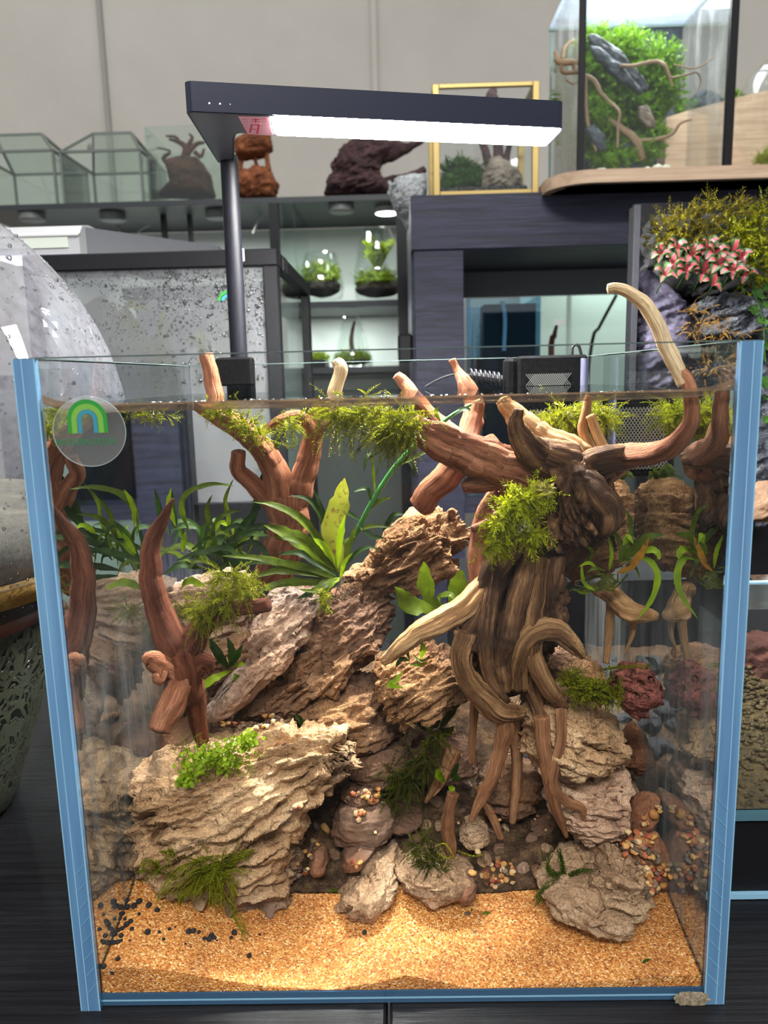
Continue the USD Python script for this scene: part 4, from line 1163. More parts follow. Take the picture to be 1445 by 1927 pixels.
# sticker on the front glass
st = thing('sticker', 'round clear sticker with a green and blue rainbow on the front glass, upper left', 'sticker', P(168, 812, -.0004))
sc = P(168, 812, -.0004)
s0 = PX(0)
m_clear = pane('clear_film', (.93, .955, .95), refl=.03, dirt=.05, dscale=(5, 5, 5), lo=0, top=.1)
an = np.linspace(0, 2 * np.pi, 65)[:-1]
part(st, 'disc', vprism([(sc[0] + 69 * s0 * math.cos(a), sc[2] + 66 * s0 * math.sin(a)) for a in an], -.00028, -.00008), m_clear, label='clear round film')
part(st, 'rim', cat_mesh([bar([sc[0] + 69 * s0 * math.cos(a), -.0003, sc[2] + 66 * s0 * math.sin(a)], [sc[0] + 69 * s0 * math.cos(b), -.0003, sc[2] + 66 * s0 * math.sin(b)], .0002) for a, b in zip(an, np.roll(an, -1))]), flat('film_rim', (170, 182, 180), .3))
cc = P(164, 790, -.0004)
zb0 = P(164, 815, -.0004)[2]
for nm, ro, ri, col in (('green_arc', 38, 30, (34, 128, 44)), ('lime_arc', 30, 20, (104, 156, 54)), ('blue_arc', 19, 11, (44, 124, 140))):
    aa = np.linspace(0, np.pi, 25)
    out = [(cc[0] + ro * s0 * math.cos(a), cc[2] + ro * s0 * math.sin(a)) for a in aa]
    inn = [(cc[0] + ri * s0 * math.cos(a), cc[2] + ri * s0 * math.sin(a)) for a in aa[::-1]]
    poly = [(out[0][0], zb0)] + out + [(out[-1][0], zb0), (inn[0][0], zb0)] + inn + [(inn[-1][0], zb0)]
    part(st, nm, vprism(poly, -.00040, -.00028), flat(nm + '_ink', col, .4))
from meshkit import text_mesh
tx = text_mesh('MODERN RIUM', 11 * s0, .00008, True)
v, f = vf(tx)
v = np.stack([v[:, 0], -v[:, 2], v[:, 1]], 1)
w = v[:, 0].max() - v[:, 0].min()
v[:, 0] = (v[:, 0] - v[:, 0].min()) * (112 * s0 / w)
a = P(107, 838, 0)
part(st, 'lettering', (v + [a[0], -.0003, a[2]], f), flat('green_ink', (40, 104, 62), .5))

# ================================================================ lamp over the tank
LZ = .5248
m_lampbody = flat('black_anodised', (24, 28, 48), .38, metallic=.25)
m_under = flat('grey_anodised', (92, 94, 104), .40, metallic=.45)
o = [Pz(u, v, LZ)[:2] for u, v in ((348, 208), (1060, 241), (1030, 276), (445, 250))]
arm_in, arm_r, arm_l = Pz(441, 262, LZ)[:2], Pz(440, 309, LZ)[:2], Pz(411, 307, LZ)[:2]
from shapely.geometry import Polygon
poly = Polygon([o[0], o[1], o[2], o[3], arm_in, arm_r, arm_l])
poly = poly.buffer(-.005).buffer(.010).buffer(-.005)
lamp = thing('aquarium_lamp', 'slim black aquarium lamp on a single pole over the tank, bright white panel below', 'lamp', (arm_r[0], arm_r[1], TH - .03))
pp = np.array(poly.exterior.coords)[:-1]
part(lamp, 'head', prism(pp, LZ, LZ + .0185), m_lampbody, smooth=40)
inner = poly.buffer(-.0016)
part(lamp, 'underside', prism(np.array(inner.exterior.coords)[:-1], LZ - .0004, LZ - .00005), m_under, label='grey metal underside')
q = [Pz(u, v, LZ)[:2] for u, v in ((513, 216.5), (1056, 242), (1027, 272.5), (521, 252))]
pan = Polygon(q).buffer(-.003).buffer(.003)
part(lamp, 'light_panel', prism(np.array(pan.exterior.coords)[:-1], LZ - .0012, LZ - .0005), lit('white_light', (1.0, .985, .95), 490.0), label='bright white light panel')
pb = np.array(Polygon(q).centroid.coords[0])
foot = np.array([P(437, 690, TD + .004)[0], TD + .006])
top = np.array([(arm_l[0] + arm_r[0]) / 2 * .35 + arm_r[0] * .65, (arm_l[1] + arm_r[1]) / 2, LZ])
part(lamp, 'pole', tube([top + [0, -.007, .004], [*((top[:2] + [0, -.007] + P(449, 660, TD + .01)[:2]) / 2), (LZ + TH) / 2], [*P(449, 660, TD + .01)[:2], TH - .004]], .0072, 24, 24), flat('black_pole', (10, 11, 18), .5, specular_ior_level=.22), smooth=True)
# sticker and three little lights
a4 = [Pz(u, v, LZ)[:2] for u, v in ((448, 216.5), (506, 218), (513, 253), (466, 250))]
sk = part(lamp, 'pink_sticker', prism(a4, LZ - .0009, LZ - .0005), flat('pink_paper', (226, 168, 186), .6), label='pink printed sticker')


def on_under(u0, v0, u1, v1, w):
    a, b = Pz(u0, v0, LZ), Pz(u1, v1, LZ)
    return bar([a[0], a[1], LZ - .00095], [b[0], b[1], LZ - .00095], w, .0001)


red = [on_under(473, 222, 490, 222, .0012), on_under(473, 226, 490, 226, .0008), on_under(481, 220, 481, 228, .001), on_under(476, 232, 486, 232, .0013), on_under(474, 231, 470, 247, .0013), on_under(487, 231, 484, 249, .0013), on_under(473, 240, 485, 241, .001), on_under(492, 221, 502, 221, .001), on_under(492, 225, 502, 226, .001)]
part(lamp, 'red_print', cat_mesh(red), flat('red_ink', (204, 34, 84), .6))
fine = [on_under(488 + a * 8, 231 + k * 4, 493 + a * 8, 231.3 + k * 4, .0004) for k in range(5) for a in range(2)] + [on_under(455, 222 + k * 5, 466, 222.5 + k * 5, .0004) for k in range(5)]
part(lamp, 'fine_print', cat_mesh(fine), flat('rose_ink', (176, 92, 116), .6))
fa, fb = Pz(348, 208, LZ), Pz(1060, 241, LZ)
for u, s in ((395, .0006), (415, .0006), (434, .0003)):
    k = (u - 348) / 712
    k = k * .545 / (.545 + (1 - k) * .06)
    c = fa + (fb - fa) * k
    part(lamp, 'indicator', blob_mesh([c[0], c[1] - .0002, LZ + .0052], (s, .0004, s), 1, 0, 0), lit('indicator_white_%d' % u, (1, 1, 1), 4.0))
# clamp block at the rim
ca, cb = P(407, 727, TD - .020), P(472, 672, TD - .020)
m_rubber = mottled('worn_black_plastic', [(.35, (3, 3, 4)), (.66, (7, 7, 8)), (.76, (40, 37, 34))], scale=70, rough=.75, bump=.3, bscale=160, spec=.05)
part(lamp, 'clamp', cat_mesh([box((ca[0], TD - .020, ca[2]), (cb[0], TD - TG - .0003, cb[2]), .0015), box((ca[0] + .004, TD - .018, TH), (cb[0] - .004, TD + .018, TH + .006), .001), box((ca[0] + .004, TD + .0003, TH - .03), (cb[0] - .004, TD + .018, TH + .005), .001)]), m_rubber, label='worn black clamp on the rear rim')
# ================================================================ big glass globe on a ceramic pot, left of the aquarium
GY0 = .205
gs = PX(GY0)
gc = P(-274, 832, GY0)
GR = 498 * gs
m_globe = pane('misted_globe_glass', (.93, .94, .97), refl=.06, dirt=.36, dscale=(140, 140, 140), dcol=(.33, .33, .37), lo=.0, top=.75)
zcut = P(0, 1262, .0)[2]
th0 = math.acos(np.clip((gc[2] - zcut) / GR, -1, 1))
prof = [(max(GR * math.sin(a), .0004), gc[2] - GR * math.cos(a)) for a in np.linspace(th0, math.pi, 60)]
t = thing('glass_globe', 'large round glass globe terrarium, misted with droplets, at the left edge', 'terrarium', (gc[0], gc[1], zcut))
part(t, 'glass', lathe(prof, (gc[0], gc[1], 0), 160), m_globe, smooth=True)
rb = prof[0][0]
part(t, 'soil', lathe([(.0005, zcut + .012), (rb * .96, zcut + .012), (rb * 1.0, zcut + .030), (rb * 1.03, zcut + .052), (rb * .8, zcut + .060), (rb * .4, zcut + .066), (.0005, zcut + .07)], (gc[0], gc[1], 0), 96), mottled('pale_wet_soil', [(.3, (74, 71, 58)), (.7, (124, 120, 104))], scale=40, rough=.7, bump=.8, bscale=120, fine=300), smooth=True)
part(t, 'base_rim', lathe([(rb * .9, zcut - .004), (rb * 1.0, zcut - .004), (rb * 1.035, zcut + .010), (rb * 1.02, zcut + .013), (rb * .98, zcut + .012), (rb * .9, zcut + .002), (rb * .9, zcut - .004)], (gc[0], gc[1], 0), 128), mottled('amber_cork', [(.3, (116, 84, 36)), (.7, (186, 150, 84))], scale=60, rough=.4, bump=.5, bscale=90), smooth=True, label='amber cork ring under the globe')
# drops on the globe
r = np.random.default_rng(15)
dr = []
for k in range(2400):
    a = r.uniform(.95, 2.75)
    b = r.uniform(-1.9, .25)
    if a > 2.2 and r.random() < .55:
        continue
    n = np.array([math.sin(a) * math.cos(b), math.sin(a) * math.sin(b), -math.cos(a)])
    s = r.uniform(.0005, .0010) if r.random() > .05 else r.uniform(.0010, .0018)
    if noise(np.array([n * 9]), 4)[0] < .35:
        s *= .55
    dr.append((ico(0)[0] * s * np.array([1, 1, 1.2]) + gc + n * (GR + .0001), ico(0)[1]))
part(t, 'droplets', cat_mesh(dr), m_drop, smooth=True, kind='stuff')
pr = [(.0005, 0), (.5, 0), (.56, .006), (.60, .03), (.72, .09), (.83, .16), (.88, .20), (.90, .222), (.90, .232), (.87, .236), (.84, .232), (.82, .2), (.0005, .19)]
zk = (zcut - .004) / .236
rp = (P(104, 1450, GY0)[0] - gc[0]) / .84
m_pot = M('grey_green_lace_glaze', {
    'g': ('geometry', {}), 'v': ('voronoi_texture', {'scale': 62, 'feature': 'distance_to_edge'}), 'v2': ('voronoi_texture', {'scale': 120, 'feature': 'distance_to_edge'}),
    'wn': ('noise_texture', {'scale': 30, 'detail': 2}), 'wm': ('mix_color', {'blend_type': 'linear_light', 'fac': .03}),
    'r': ('rgb_ramp', {'ramp': [(.10, (1, 1, 1)), (.17, (0, 0, 0))]}), 'r2': ('rgb_ramp', {'ramp': [(.08, (1, 1, 1)), (.15, (0, 0, 0))]}),
    'v3': ('voronoi_texture', {'scale': 22}), 'wv': ('math', {'math_type': 'multiply', 'value2': 60.0}), 'si': ('math', {'math_type': 'sine'}), 'r3': ('rgb_ramp', {'ramp': [(.45, (0, 0, 0)), (.6, (1, 1, 1))]}),
    'gt': ('rgb_ramp', {'ramp': [(.30, (1, 1, 1)), (.36, (0, 0, 0))]}), 'mu': ('math', {'math_type': 'multiply'}),
    'mx': ('math', {'math_type': 'maximum'}), 'm3': ('math', {'math_type': 'maximum'}),
    'c': ('mix_color', {'a': srgb(30, 31, 26), 'b': srgb(72, 74, 60)}), 'b': ('bump', {'strength': .7, 'distance': .002}), 'p': ('principled_bsdf', {'roughness': .32})},
    [('g.position', 'wn.vector'), ('g.position', 'wm.a'), ('wn.color', 'wm.b'), ('wm.result', 'v.vector'), ('wm.result', 'v2.vector'), ('v.distance', 'r.fac'), ('v2.distance', 'r2.fac'), ('r.color', 'mx.value1'), ('r2.color', 'mx.value2'),
     ('wm.result', 'v3.vector'), ('v3.distance', 'wv.value1'), ('wv.value', 'si.value1'), ('si.value', 'r3.fac'), ('v3.distance', 'gt.fac'), ('r3.color', 'mu.value1'), ('gt.color', 'mu.value2'), ('mx.value', 'm3.value1'), ('mu.value', 'm3.value2'),
     ('m3.value', 'c.fac'), ('c.result', 'p.base_color'), ('m3.value', 'b.height'), ('b.normal', 'p.normal')])
t = thing('ceramic_pot', 'dark ceramic pot with a grey-green lace relief of roses, under the glass globe', 'pot', (gc[0], gc[1], 0))
part(t, 'body', lathe([(max(a * rp, .0005), b * zk) for a, b in pr[:7]], (gc[0], gc[1], 0), 128), m_pot, smooth=True)
part(t, 'rim', lathe([(a * rp, b * zk) for a, b in pr[6:]], (gc[0], gc[1], 0), 128), flat('black_glaze', (36, 33, 32), .3), smooth=True)
part(t, 'rim_band', lathe([(.882 * rp, .199 * zk), (.898 * rp, .203 * zk), (.898 * rp, .209 * zk), (.886 * rp, .212 * zk)], (gc[0], gc[1], 0), 128), flat('red_brown_glaze', (104, 62, 56), .3), smooth=True, label='red-brown band below the rim')
rect_light('globe_light', (gc[0] + .06, gc[1] - .12, gc[2] + GR + .18), (.22, .05), 8.0, (.84, .80, 1.0))

# ================================================================ planted paludarium at the right, behind and beside the aquarium
QX0, QX1, QY0, QY1 = .203, .60, .085, .41
t = thing('paludarium', 'glass paludarium with dark gravel at the right edge, black panel and planted foam wall behind', 'paludarium', ((QX0 + QX1) / 2, (QY0 + QY1) / 2, 0))
zg = P(1410, 1545, QY0)[2]
part(t, 'plinth', box((QX0, QY0 + .004, .004), (QX1, QY1, zg)), m_black)
part(t, 'plinth_edge', box((QX0, QY0 + .0005, .0005), (QX1, QY0 + .012, .0040)), m_strip_light, label='pale glass edge on the table')
m_pal = pane('side_tank_glass', (.95, .97, .97), refl=.04)
zt = P(1410, 1100, QY0)[2]
part(t, 'bottom_edge', box((QX0, QY0, zg), (QX1, QY0 + .006, zg + .0045)), flat('teal_glass_edge', (70, 104, 116), .2))
part(t, 'front_pane', box((QX0, QY0, zg + .0045), (QX1, QY0 + .005, zt)), m_pal)
part(t, 'pane_edge', box((QX0, QY0, zt), (QX1, QY0 + .005, zt + .0012)), m_strip_light, label='bright top edge of the front pane')
part(t, 'side_pane', box((QX0, QY0 + .005, zg), (QX0 + .004, QY1, zt)), m_pal)
part(t, 'back_panel', box((P(1190, 500, QY1)[0], QY1, 0), (QX1, QY1 + .006, P(1300, 380, QY1)[2])), m_black)
pz0, pz1 = P(1184, 900, .335)[2], P(1190, 386, .335)[2]
px0, px1 = P(1171, 500, .335)[0], P(1200, 500, .335)[0]
part(t, 'side_panel', box((px1 - .004, .335, 0), (px1, .352, pz1)), m_black, label='upright matt black panel')
part(t, 'panel_edge', box((px1 - .0045, .3330, .0), (px1 + .0005, .3352, pz1)), flat('grey_panel_edge', (34, 34, 40), .5), label='grey front edge of the black panel')
part(t, 'rear_plinth', box((.055, .312, 0), (QX0 - .0006, QY1, P(1110, 1092, .312)[2]), .001), m_black)
# dark gravel: rows of pellets
gr = []
r = np.random.default_rng(21)
for k in range(900):
    x = QX0 + .006 + r.random() * .09
    d = r.random()
    y = QY0 + .008 + d * .17
    z = zg + .006 + .04 * d + r.normal(0, .001)
    s = r.uniform(.0016, .0028)
    vv, ff = pebble_mesh(900 + k % 6, 1, .8)
    gr.append((vv * s + [x, y, z], ff))
v1_, f1_ = box((QX0 + .005, QY0 + .0055, zg + .005), (QX1, QY0 + .02, zg + .008))
gv = np.array([[QX0 + .005, QY0 + .0055, zg + .0046], [QX1, QY0 + .0055, zg + .0046], [QX1, QY0 + .19, zg + .0046], [QX0 + .005, QY0 + .19, zg + .0046], [QX0 + .005, QY0 + .0055, zg + .006], [QX1, QY0 + .0055, zg + .006], [QX1, QY0 + .19, zg + .046], [QX0 + .005, QY0 + .19, zg + .046]])
part(t, 'gravel', cat_mesh(gr + [trimesh.convex.convex_hull(gv)]), mottled('olive_brown_gravel', [(.3, (34, 27, 15)), (.7, (92, 74, 42))], scale=220, rough=.6, bump=.4, speckle=False), kind='stuff', smooth=True)
for k in range(14):
    d = r.random()
    c = np.array([QX0 + .008 + r.random() * .03, QY0 + .02 + d * .14, zg + .012 + .04 * d])
    vv, ff = pebble_mesh(940 + k, 1, .25)
    solo('shell_chip', (vv * r.uniform(.0018, .004) + c, ff), flat('shell_white_%d' % k, (226, 218, 192), .5) if k == 0 else stage.GetPrimAtPath('/World/Looks/shell_white_0').GetPath(), 'small white shell chip on the dark gravel in the right-hand tank', 'shell chip', 'white shell chips on the dark gravel')
part(t, 'water_band', box((QX0 + .0045, QY0 + .006, zt - .018), (QX1, QY0 + .03, zt - .002)), pane('grey_tank_film', (.5, .55, .52), refl=.06, dirt=.25), label='greyish band of water at the tank rim')
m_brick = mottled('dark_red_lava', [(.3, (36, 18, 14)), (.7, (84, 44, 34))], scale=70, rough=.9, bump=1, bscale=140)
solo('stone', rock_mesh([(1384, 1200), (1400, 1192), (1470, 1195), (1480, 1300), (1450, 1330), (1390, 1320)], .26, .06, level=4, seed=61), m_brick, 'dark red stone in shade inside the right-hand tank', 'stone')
solo('stone', rock_mesh([(1410, 985), (1425, 940), (1438, 908), (1460, 900), (1480, 950), (1450, 985)], .24, .05, level=4, seed=62), mottled('pale_brown_wood', [(.3, (74, 52, 38)), (.7, (124, 96, 74))], scale=50), 'pale brown lump at the right edge above the right-hand tank', 'stone')
# foam rock wall
m_foam = mottled('grey_foam_rock', [(.3, (48, 46, 57)), (.5, (70, 67, 82)), (.7, (92, 89, 106))], scale=50, spec=.1, rough=.9, bump=.4, bscale=160, fine=420, dist=.002, pits=.3, pscale=110)
m_darkfoam = mottled('dark_foam_rock', [(.3, (44, 46, 52)), (.6, (92, 96, 104)), (.8, (150, 154, 160))], scale=44, spec=.1, rough=.9, bump=1.0, bscale=150, fine=420, dist=.005)
W = .362
solo('foam_rock', rock_mesh([(1192, 640), (1190, 560), (1196, 520), (1214, 508), (1234, 520), (1262, 540), (1290, 566), (1296, 620), (1290, 690), (1270, 760), (1230, 790), (1196, 760)], W, .05, level=5, seed=63, pits=.7, ledge=.1, lump=.6, amp=.6), m_foam, 'lilac grey foam rock beside the black panel, behind the curved dry branch', 'foam rock')
solo('foam_rock', rock_mesh([(1290, 600), (1300, 570), (1330, 556), (1380, 552), (1420, 560), (1470, 580), (1480, 640), (1460, 690), (1400, 640), (1340, 640), (1300, 640)], W + .01, .05, level=5, seed=64, pits=1.4, ledge=.3), m_darkfoam, 'dark grey foam rock below the pink-leaved plant', 'foam rock')
solo('foam_rock', rock_mesh([(1205, 520), (1206, 430), (1240, 405), (1480, 400), (1490, 560), (1400, 580), (1300, 560), (1250, 545)], W + .03, .03, level=5, seed=65, pits=.8, ledge=.2, lump=.5), flat('black_foam', (26, 27, 30), .8), 'black foam backing under the moss at upper right', 'foam rock')
solo('foam_rock', rock_mesh([(1240, 740), (1300, 660), (1480, 660), (1490, 900), (1440, 1000), (1300, 960), (1250, 860)], W + .03, .04, level=5, seed=66, pits=1.0, ledge=.3), m_darkfoam, 'dark foam rock low in the right-hand paludarium, below the dry moss', 'foam rock')
# moss on the wall
m_goldmoss = leafy('golden_moss_leaf', [(.15, (84, 74, 24)), (.45, (140, 132, 40)), (.8, (190, 184, 76))], trans=.3)
m_limemoss = leafy('yellow_green_moss_leaf', [(.15, (86, 104, 20)), (.5, (142, 160, 36)), (.85, (196, 204, 78))], trans=.3)
m_drymoss = leafy('dry_brown_moss', [(.2, (112, 84, 46)), (.55, (158, 126, 74)), (.85, (204, 176, 120))], trans=.15)


def moss_patch(name, label, mat, spots, y, leaf, L, seed, dens=1.0, gravity=.2, bias=(0, -.6, .1), width=.17, cat='moss'):
    q = []
    for k, (u, v, ru, rv) in enumerate(spots):
        c = P(u, v, y)
        s = PX(y)
        q.append(moss_mesh(c, (ru * s, .010, rv * s), int(dens * ru * rv / 14), leaf, seed + k, L, gravity=gravity, bias=bias, shell=1.0, width=width))
    return solo(name, cat_mesh(q), mat, label, cat, kind='stuff', smooth=True)


moss_patch('moss_patch', 'golden brown moss along the top of the paludarium wall at upper right', m_goldmoss, [(1240, 435, 34, 26), (1290, 415, 44, 26), (1345, 405, 44, 30), (1390, 396, 30, 20), (1230, 470, 14, 14), (1300, 450, 50, 16)], .352, .0042, .013, 400)
moss_patch('moss_patch', 'yellow-green feathery moss at the right edge of the paludarium wall', m_limemoss, [(1420, 440, 44, 44), (1430, 500, 34, 60), (1390, 440, 30, 30), (1440, 395, 24, 12)], .350, .0042, .015, 430)
moss_patch('moss_patch', 'dry straw-coloured moss strands on the foam rock above the aquarium rim at right', m_drymoss, [(1320, 615, 36, 26), (1370, 625, 38, 14), (1300, 590, 12, 26), (1345, 690, 46, 30)], .340, .0020, .022, 460, .55, .5, width=.08)
# pink-veined plant: whorls of leaves, each leaf a part
m_pink = M('pink_and_green_leaf', {
    'g': ('geometry', {}), 'at': ('attribute', {'attribute': 'grain'}), 'sx': ('separate_xyz', {}), 'n': ('noise_texture', {'scale': 160, 'detail': 3}), 'ad': ('math', {'math_type': 'multiply_add', 'value2': .35}),
    'r': ('rgb_ramp', {'ramp': [(.12, srgb(226, 150, 150)), (.24, srgb(186, 58, 82)), (.46, srgb(190, 84, 98)), (.60, srgb(66, 92, 46)), (1.0, srgb(32, 62, 28))]}), 'p': ('principled_bsdf', {'roughness': .4}), 'tl': ('translucent_bsdf', {}), 'x': ('mix_closure', {'fac': .25})},
    [('at.vector', 'sx.vector'), ('g.position', 'n.vector'), ('n.fac', 'ad.value1'), ('sx.x', 'ad.value3'), ('ad.value', 'r.fac'), ('r.color', 'p.base_color'), ('r.color', 'tl.color'), ('p.BSDF', 'x.closure1'), ('tl.BSDF', 'x.closure2')], surface='x.closure')
m_darkleaf = leafy('dark_green_leaf', [(.2, (22, 62, 26)), (.6, (44, 100, 38)), (.9, (86, 140, 58))], trans=.2)
pk = thing('pink_leaved_plant', 'small plant with pink-veined green leaves growing from the paludarium wall at upper right', 'plant', P(1310, 550, .35))
r = np.random.default_rng(33)
for k, (u, v, n) in enumerate(((1240, 480, 5), (1272, 470, 5), (1300, 482, 5), (1330, 470, 6), (1352, 500, 6), (1290, 512, 6), (1262, 498, 5), (1322, 515, 6), (1375, 512, 5), (1392, 490, 5), (1345, 478, 4), (1400, 520, 4), (1250, 520, 4), (1340, 538, 3), (1378, 475, 4))):
    c = P(u, v, .335 + r.uniform(-.012, .012))
    s = PX(.335)
    part(pk, 'stem', tube([c + [0, .02, -.012], c + [0, .006, -.004], c], .0006, 6, 5), m_darkleaf)
    a0 = r.random() * 6.28
    for j in range(n):
        a = a0 + j * 2 * math.pi / n + r.normal(0, .2)
        d = np.array([math.cos(a), -.35, math.sin(a) * .75 + .1])
        L = r.uniform(18, 27) * s
        vv, ff = leaf_mesh([c, c + d * L * .5 + [0, -.002, .003], c + d * L + [0, -.001, -.001]], L * .78, fold=.2, wave=.08, n=8, seed=k * 9 + j, across=4)
        gx = np.tile(np.abs(np.linspace(-1, 1, 5)), 8) * .75 + np.repeat(np.linspace(.0, .12, 8), 5)
        part(pk, 'leaf', (vv, ff), m_pink, smooth=True, grain=np.stack([gx, gx, gx], 1))
pg = thing('ivy_plant', 'dark green small-leaved plant at the right edge, beside the foam rock', 'plant', P(1440, 640, .34))
part(pg, 'stem', tube([P(1425, 470, .345), P(1418, 540, .34), P(1435, 600, .338), P(1440, 680, .338)], .0008, 24, 5), m_darkleaf)
for k, (u, v, w) in enumerate(((1425, 555, 26), (1440, 575, 22), (1418, 585, 22), (1435, 605, 24), (1450, 620, 22), (1430, 560, 20), (1396, 540, 16), (1445, 650, 20), (1446, 540, 20), (1436, 720, 26), (1440, 750, 22), (1442, 790, 18))):
    c = P(u, v, .338)
    s = PX(.338)
    d = np.array([r.uniform(-.6, .6), -.3, r.uniform(-1, .3)])
    d /= np.linalg.norm(d)
    part(pg, 'leaf', leaf_mesh([c - d * w * s * .5, c, c + d * w * s * .5], w * s * .9, n=8, seed=k, belly=.4), m_darkleaf, smooth=True)

# slim filter box with mesh in the aquarium's back right corner
m_steel = flat('steel_mesh', (150, 152, 150), .3, metallic=.8)
t = thing('filter_box', 'worn black filter box with a steel mesh window at the back right of the aquarium', 'filter', (P(1060, 700, .26)[0], .262, .25))
fx0_, fx1_ = P(975, 700, .255)[0], P(1106, 700, .255)[0]
ft1, ft0 = P(1050, 668, .255)[2], P(1050, 900, .255)[2]
part(t, 'body', box((fx0_, .2552, ft0), (fx1_, .2745, ft1), .002), m_rubber)
part(t, 'end_cap', box((P(950, 700, .258)[0], .258, P(1050, 740, .255)[2]), (fx0_ - .0004, .2745, ft1 - .001), .003), m_rubber)
part(t, 'corner_tube', tube([(fx1_ - .003, .2535, ft0 + .01), (fx1_ - .003, .2535, (ft0 + ft1) / 2), (fx1_ - .003, .2535, ft1 - .003)], .0032, 8, 12), flat('smoky_plastic', (70, 72, 90), .25))
mesh_ = []
a, b = P(990, 726, .2546), P(1074, 702, .2546)
for side in (0, 1):
    for k in range(-14, 34):
        x = a[0] + k * (b[0] - a[0]) / 20
        q0, q1 = np.array([x, .2546, a[2]]), np.array([x + (b[2] - a[2]) * (1 if side else -1) * .8, .2546, b[2]])
        if min(q0[0], q1[0]) > a[0] - .0005 and max(q0[0], q1[0]) < b[0] + .0005:
            mesh_.append(bar(q0, q1, .0005))
part(t, 'mesh_window', cat_mesh(mesh_), m_steel, kind='stuff')
mesh_ = []
a, b = P(1106, 888, .2546), P(1006, 770, .2546)
a, b = np.array([fx0_ + .006, 0, ft0 + .006]), np.array([fx1_ - .006, 0, P(1050, 770, .255)[2]])
hh = b[2] - a[2]
for side in (0, 1):
    for k in range(-40, 60):
        x = a[0] + k * .0028
        q0, q1 = np.array([x, a[2]]), np.array([x + hh * .7 * (1 if side else -1), b[2]])
        e = q1 - q0
        t0_, t1_ = (a[0] - q0[0]) / e[0], (b[0] - q0[0]) / e[0]
        lo_, hi_ = max(0, min(t0_, t1_)), min(1, max(t0_, t1_))
        if hi_ - lo_ > .05:
            m0, m1 = q0 + e * lo_, q0 + e * hi_
            mesh_.append(bar([m0[0], .2546, m0[1]], [m1[0], .2546, m1[1]], .0006))
part(t, 'mesh_window', cat_mesh(mesh_), m_steel, kind='stuff', label='steel mesh window under the water')
hz = []
c0, c1 = P(884, 706, .262), P(944, 714, .262)
coil = np.array([c0 + (c1 - c0) * k / 90 + np.array([0, math.cos(k / 90 * 44) * .0038, math.sin(k / 90 * 44) * .0048]) for k in range(91)])
part(t, 'spiral_hose', tube(coil, .0010, 180, 6), m_black, label='black ribbed hose')
part(t, 'inner_hose', tube([c0, (c0 + c1) / 2, c1], .0036, 8, 10), flat('dark_hose', (30, 30, 34), .3))
part(t, 'cable', tube([P(800, 728, .265), P(830, 712, .265), P(860, 704, .265), P(884, 706, .265)], .0009, 24, 6), m_black)
part(t, 'handle', tube([P(1076, 668, .262), P(1078, 652, .262), P(1088, 650, .262), P(1094, 668, .262)], .0012, 20, 8), m_black)
# ================================================================ sand, soil and stones inside the aquarium
XI = W2 - SG - .0006
m_sand = M('tan_sand', {
    'g': ('geometry', {}), 'v': ('voronoi_texture', {'scale': 1050}), 'r': ('rgb_ramp', {'ramp': [(0, srgb(128, 68, 24)), (.2, srgb(178, 108, 44)), (.6, srgb(202, 134, 62)), (.85, srgb(220, 164, 94)), (1, srgb(236, 204, 152))]}),
    'sc': ('separate_color', {}), 'n': ('noise_texture', {'scale': 28, 'detail': 4}), 'rn': ('rgb_ramp', {'ramp': [(.35, (.72, .66, .60)), (.62, (1.08, 1.06, 1.02))]}),
    'x': ('mix_color', {'blend_type': 'multiply', 'fac': 1.0, 'use_clamp_result': False}), 'b': ('bump', {'strength': .8, 'distance': .0008, 'invert': True}), 'p': ('principled_bsdf', {'roughness': .6, 'specular_ior_level': .5})},
    [('g.position', 'v.vector'), ('v.color', 'sc.color'), ('sc.r', 'r.fac'), ('g.position', 'n.vector'), ('n.fac', 'rn.fac'), ('r.color', 'x.a'), ('rn.color', 'x.b'), ('x.result', 'p.base_color'), ('v.distance', 'b.height'), ('b.normal', 'p.normal')])


def front_z(x):
    u = np.interp(x, [-.17, -.155, -.13, -.10, -.075, -.04, -.012, .004, .02, .045, .09, .13, .17], [1826, 1822, 1828, 1846, 1858, 1863, 1850, 1836, 1848, 1860, 1850, 1842, 1832])
    px = 722 + x * F / (TG + .001 - CAM[1])
    d = np.stack([ray(a, b) for a, b in zip(np.atleast_1d(px).ravel(), np.atleast_1d(u).ravel())])
    z = CAM[2] + d[:, 2] * ((TG + .001 - CAM[1]) / d[:, 1])
    return z.reshape(np.shape(x))


def ground(x, y):
    """height of the ground: sand in front, a soil bank rising to the back"""
    x, y = np.asarray(x, float), np.asarray(y, float)
    p = np.stack([x * 22, y * 22, 0 * x + 3], -1)
    sand = front_z(x) + np.clip(y - .004, 0, .052) * .19 + .004 * (fbm(p, 3, 4) - .5) * np.clip((y - .004) / .02, 0, 1)
    k = np.clip((y - .056) / .02, 0, 1)
    soil = sand + np.clip(y - .056, 0, None) * .37 + (.012 * (fbm(p * 2.2, 4, 6) - .5)) * k
    return np.where(y < .056, sand, soil)


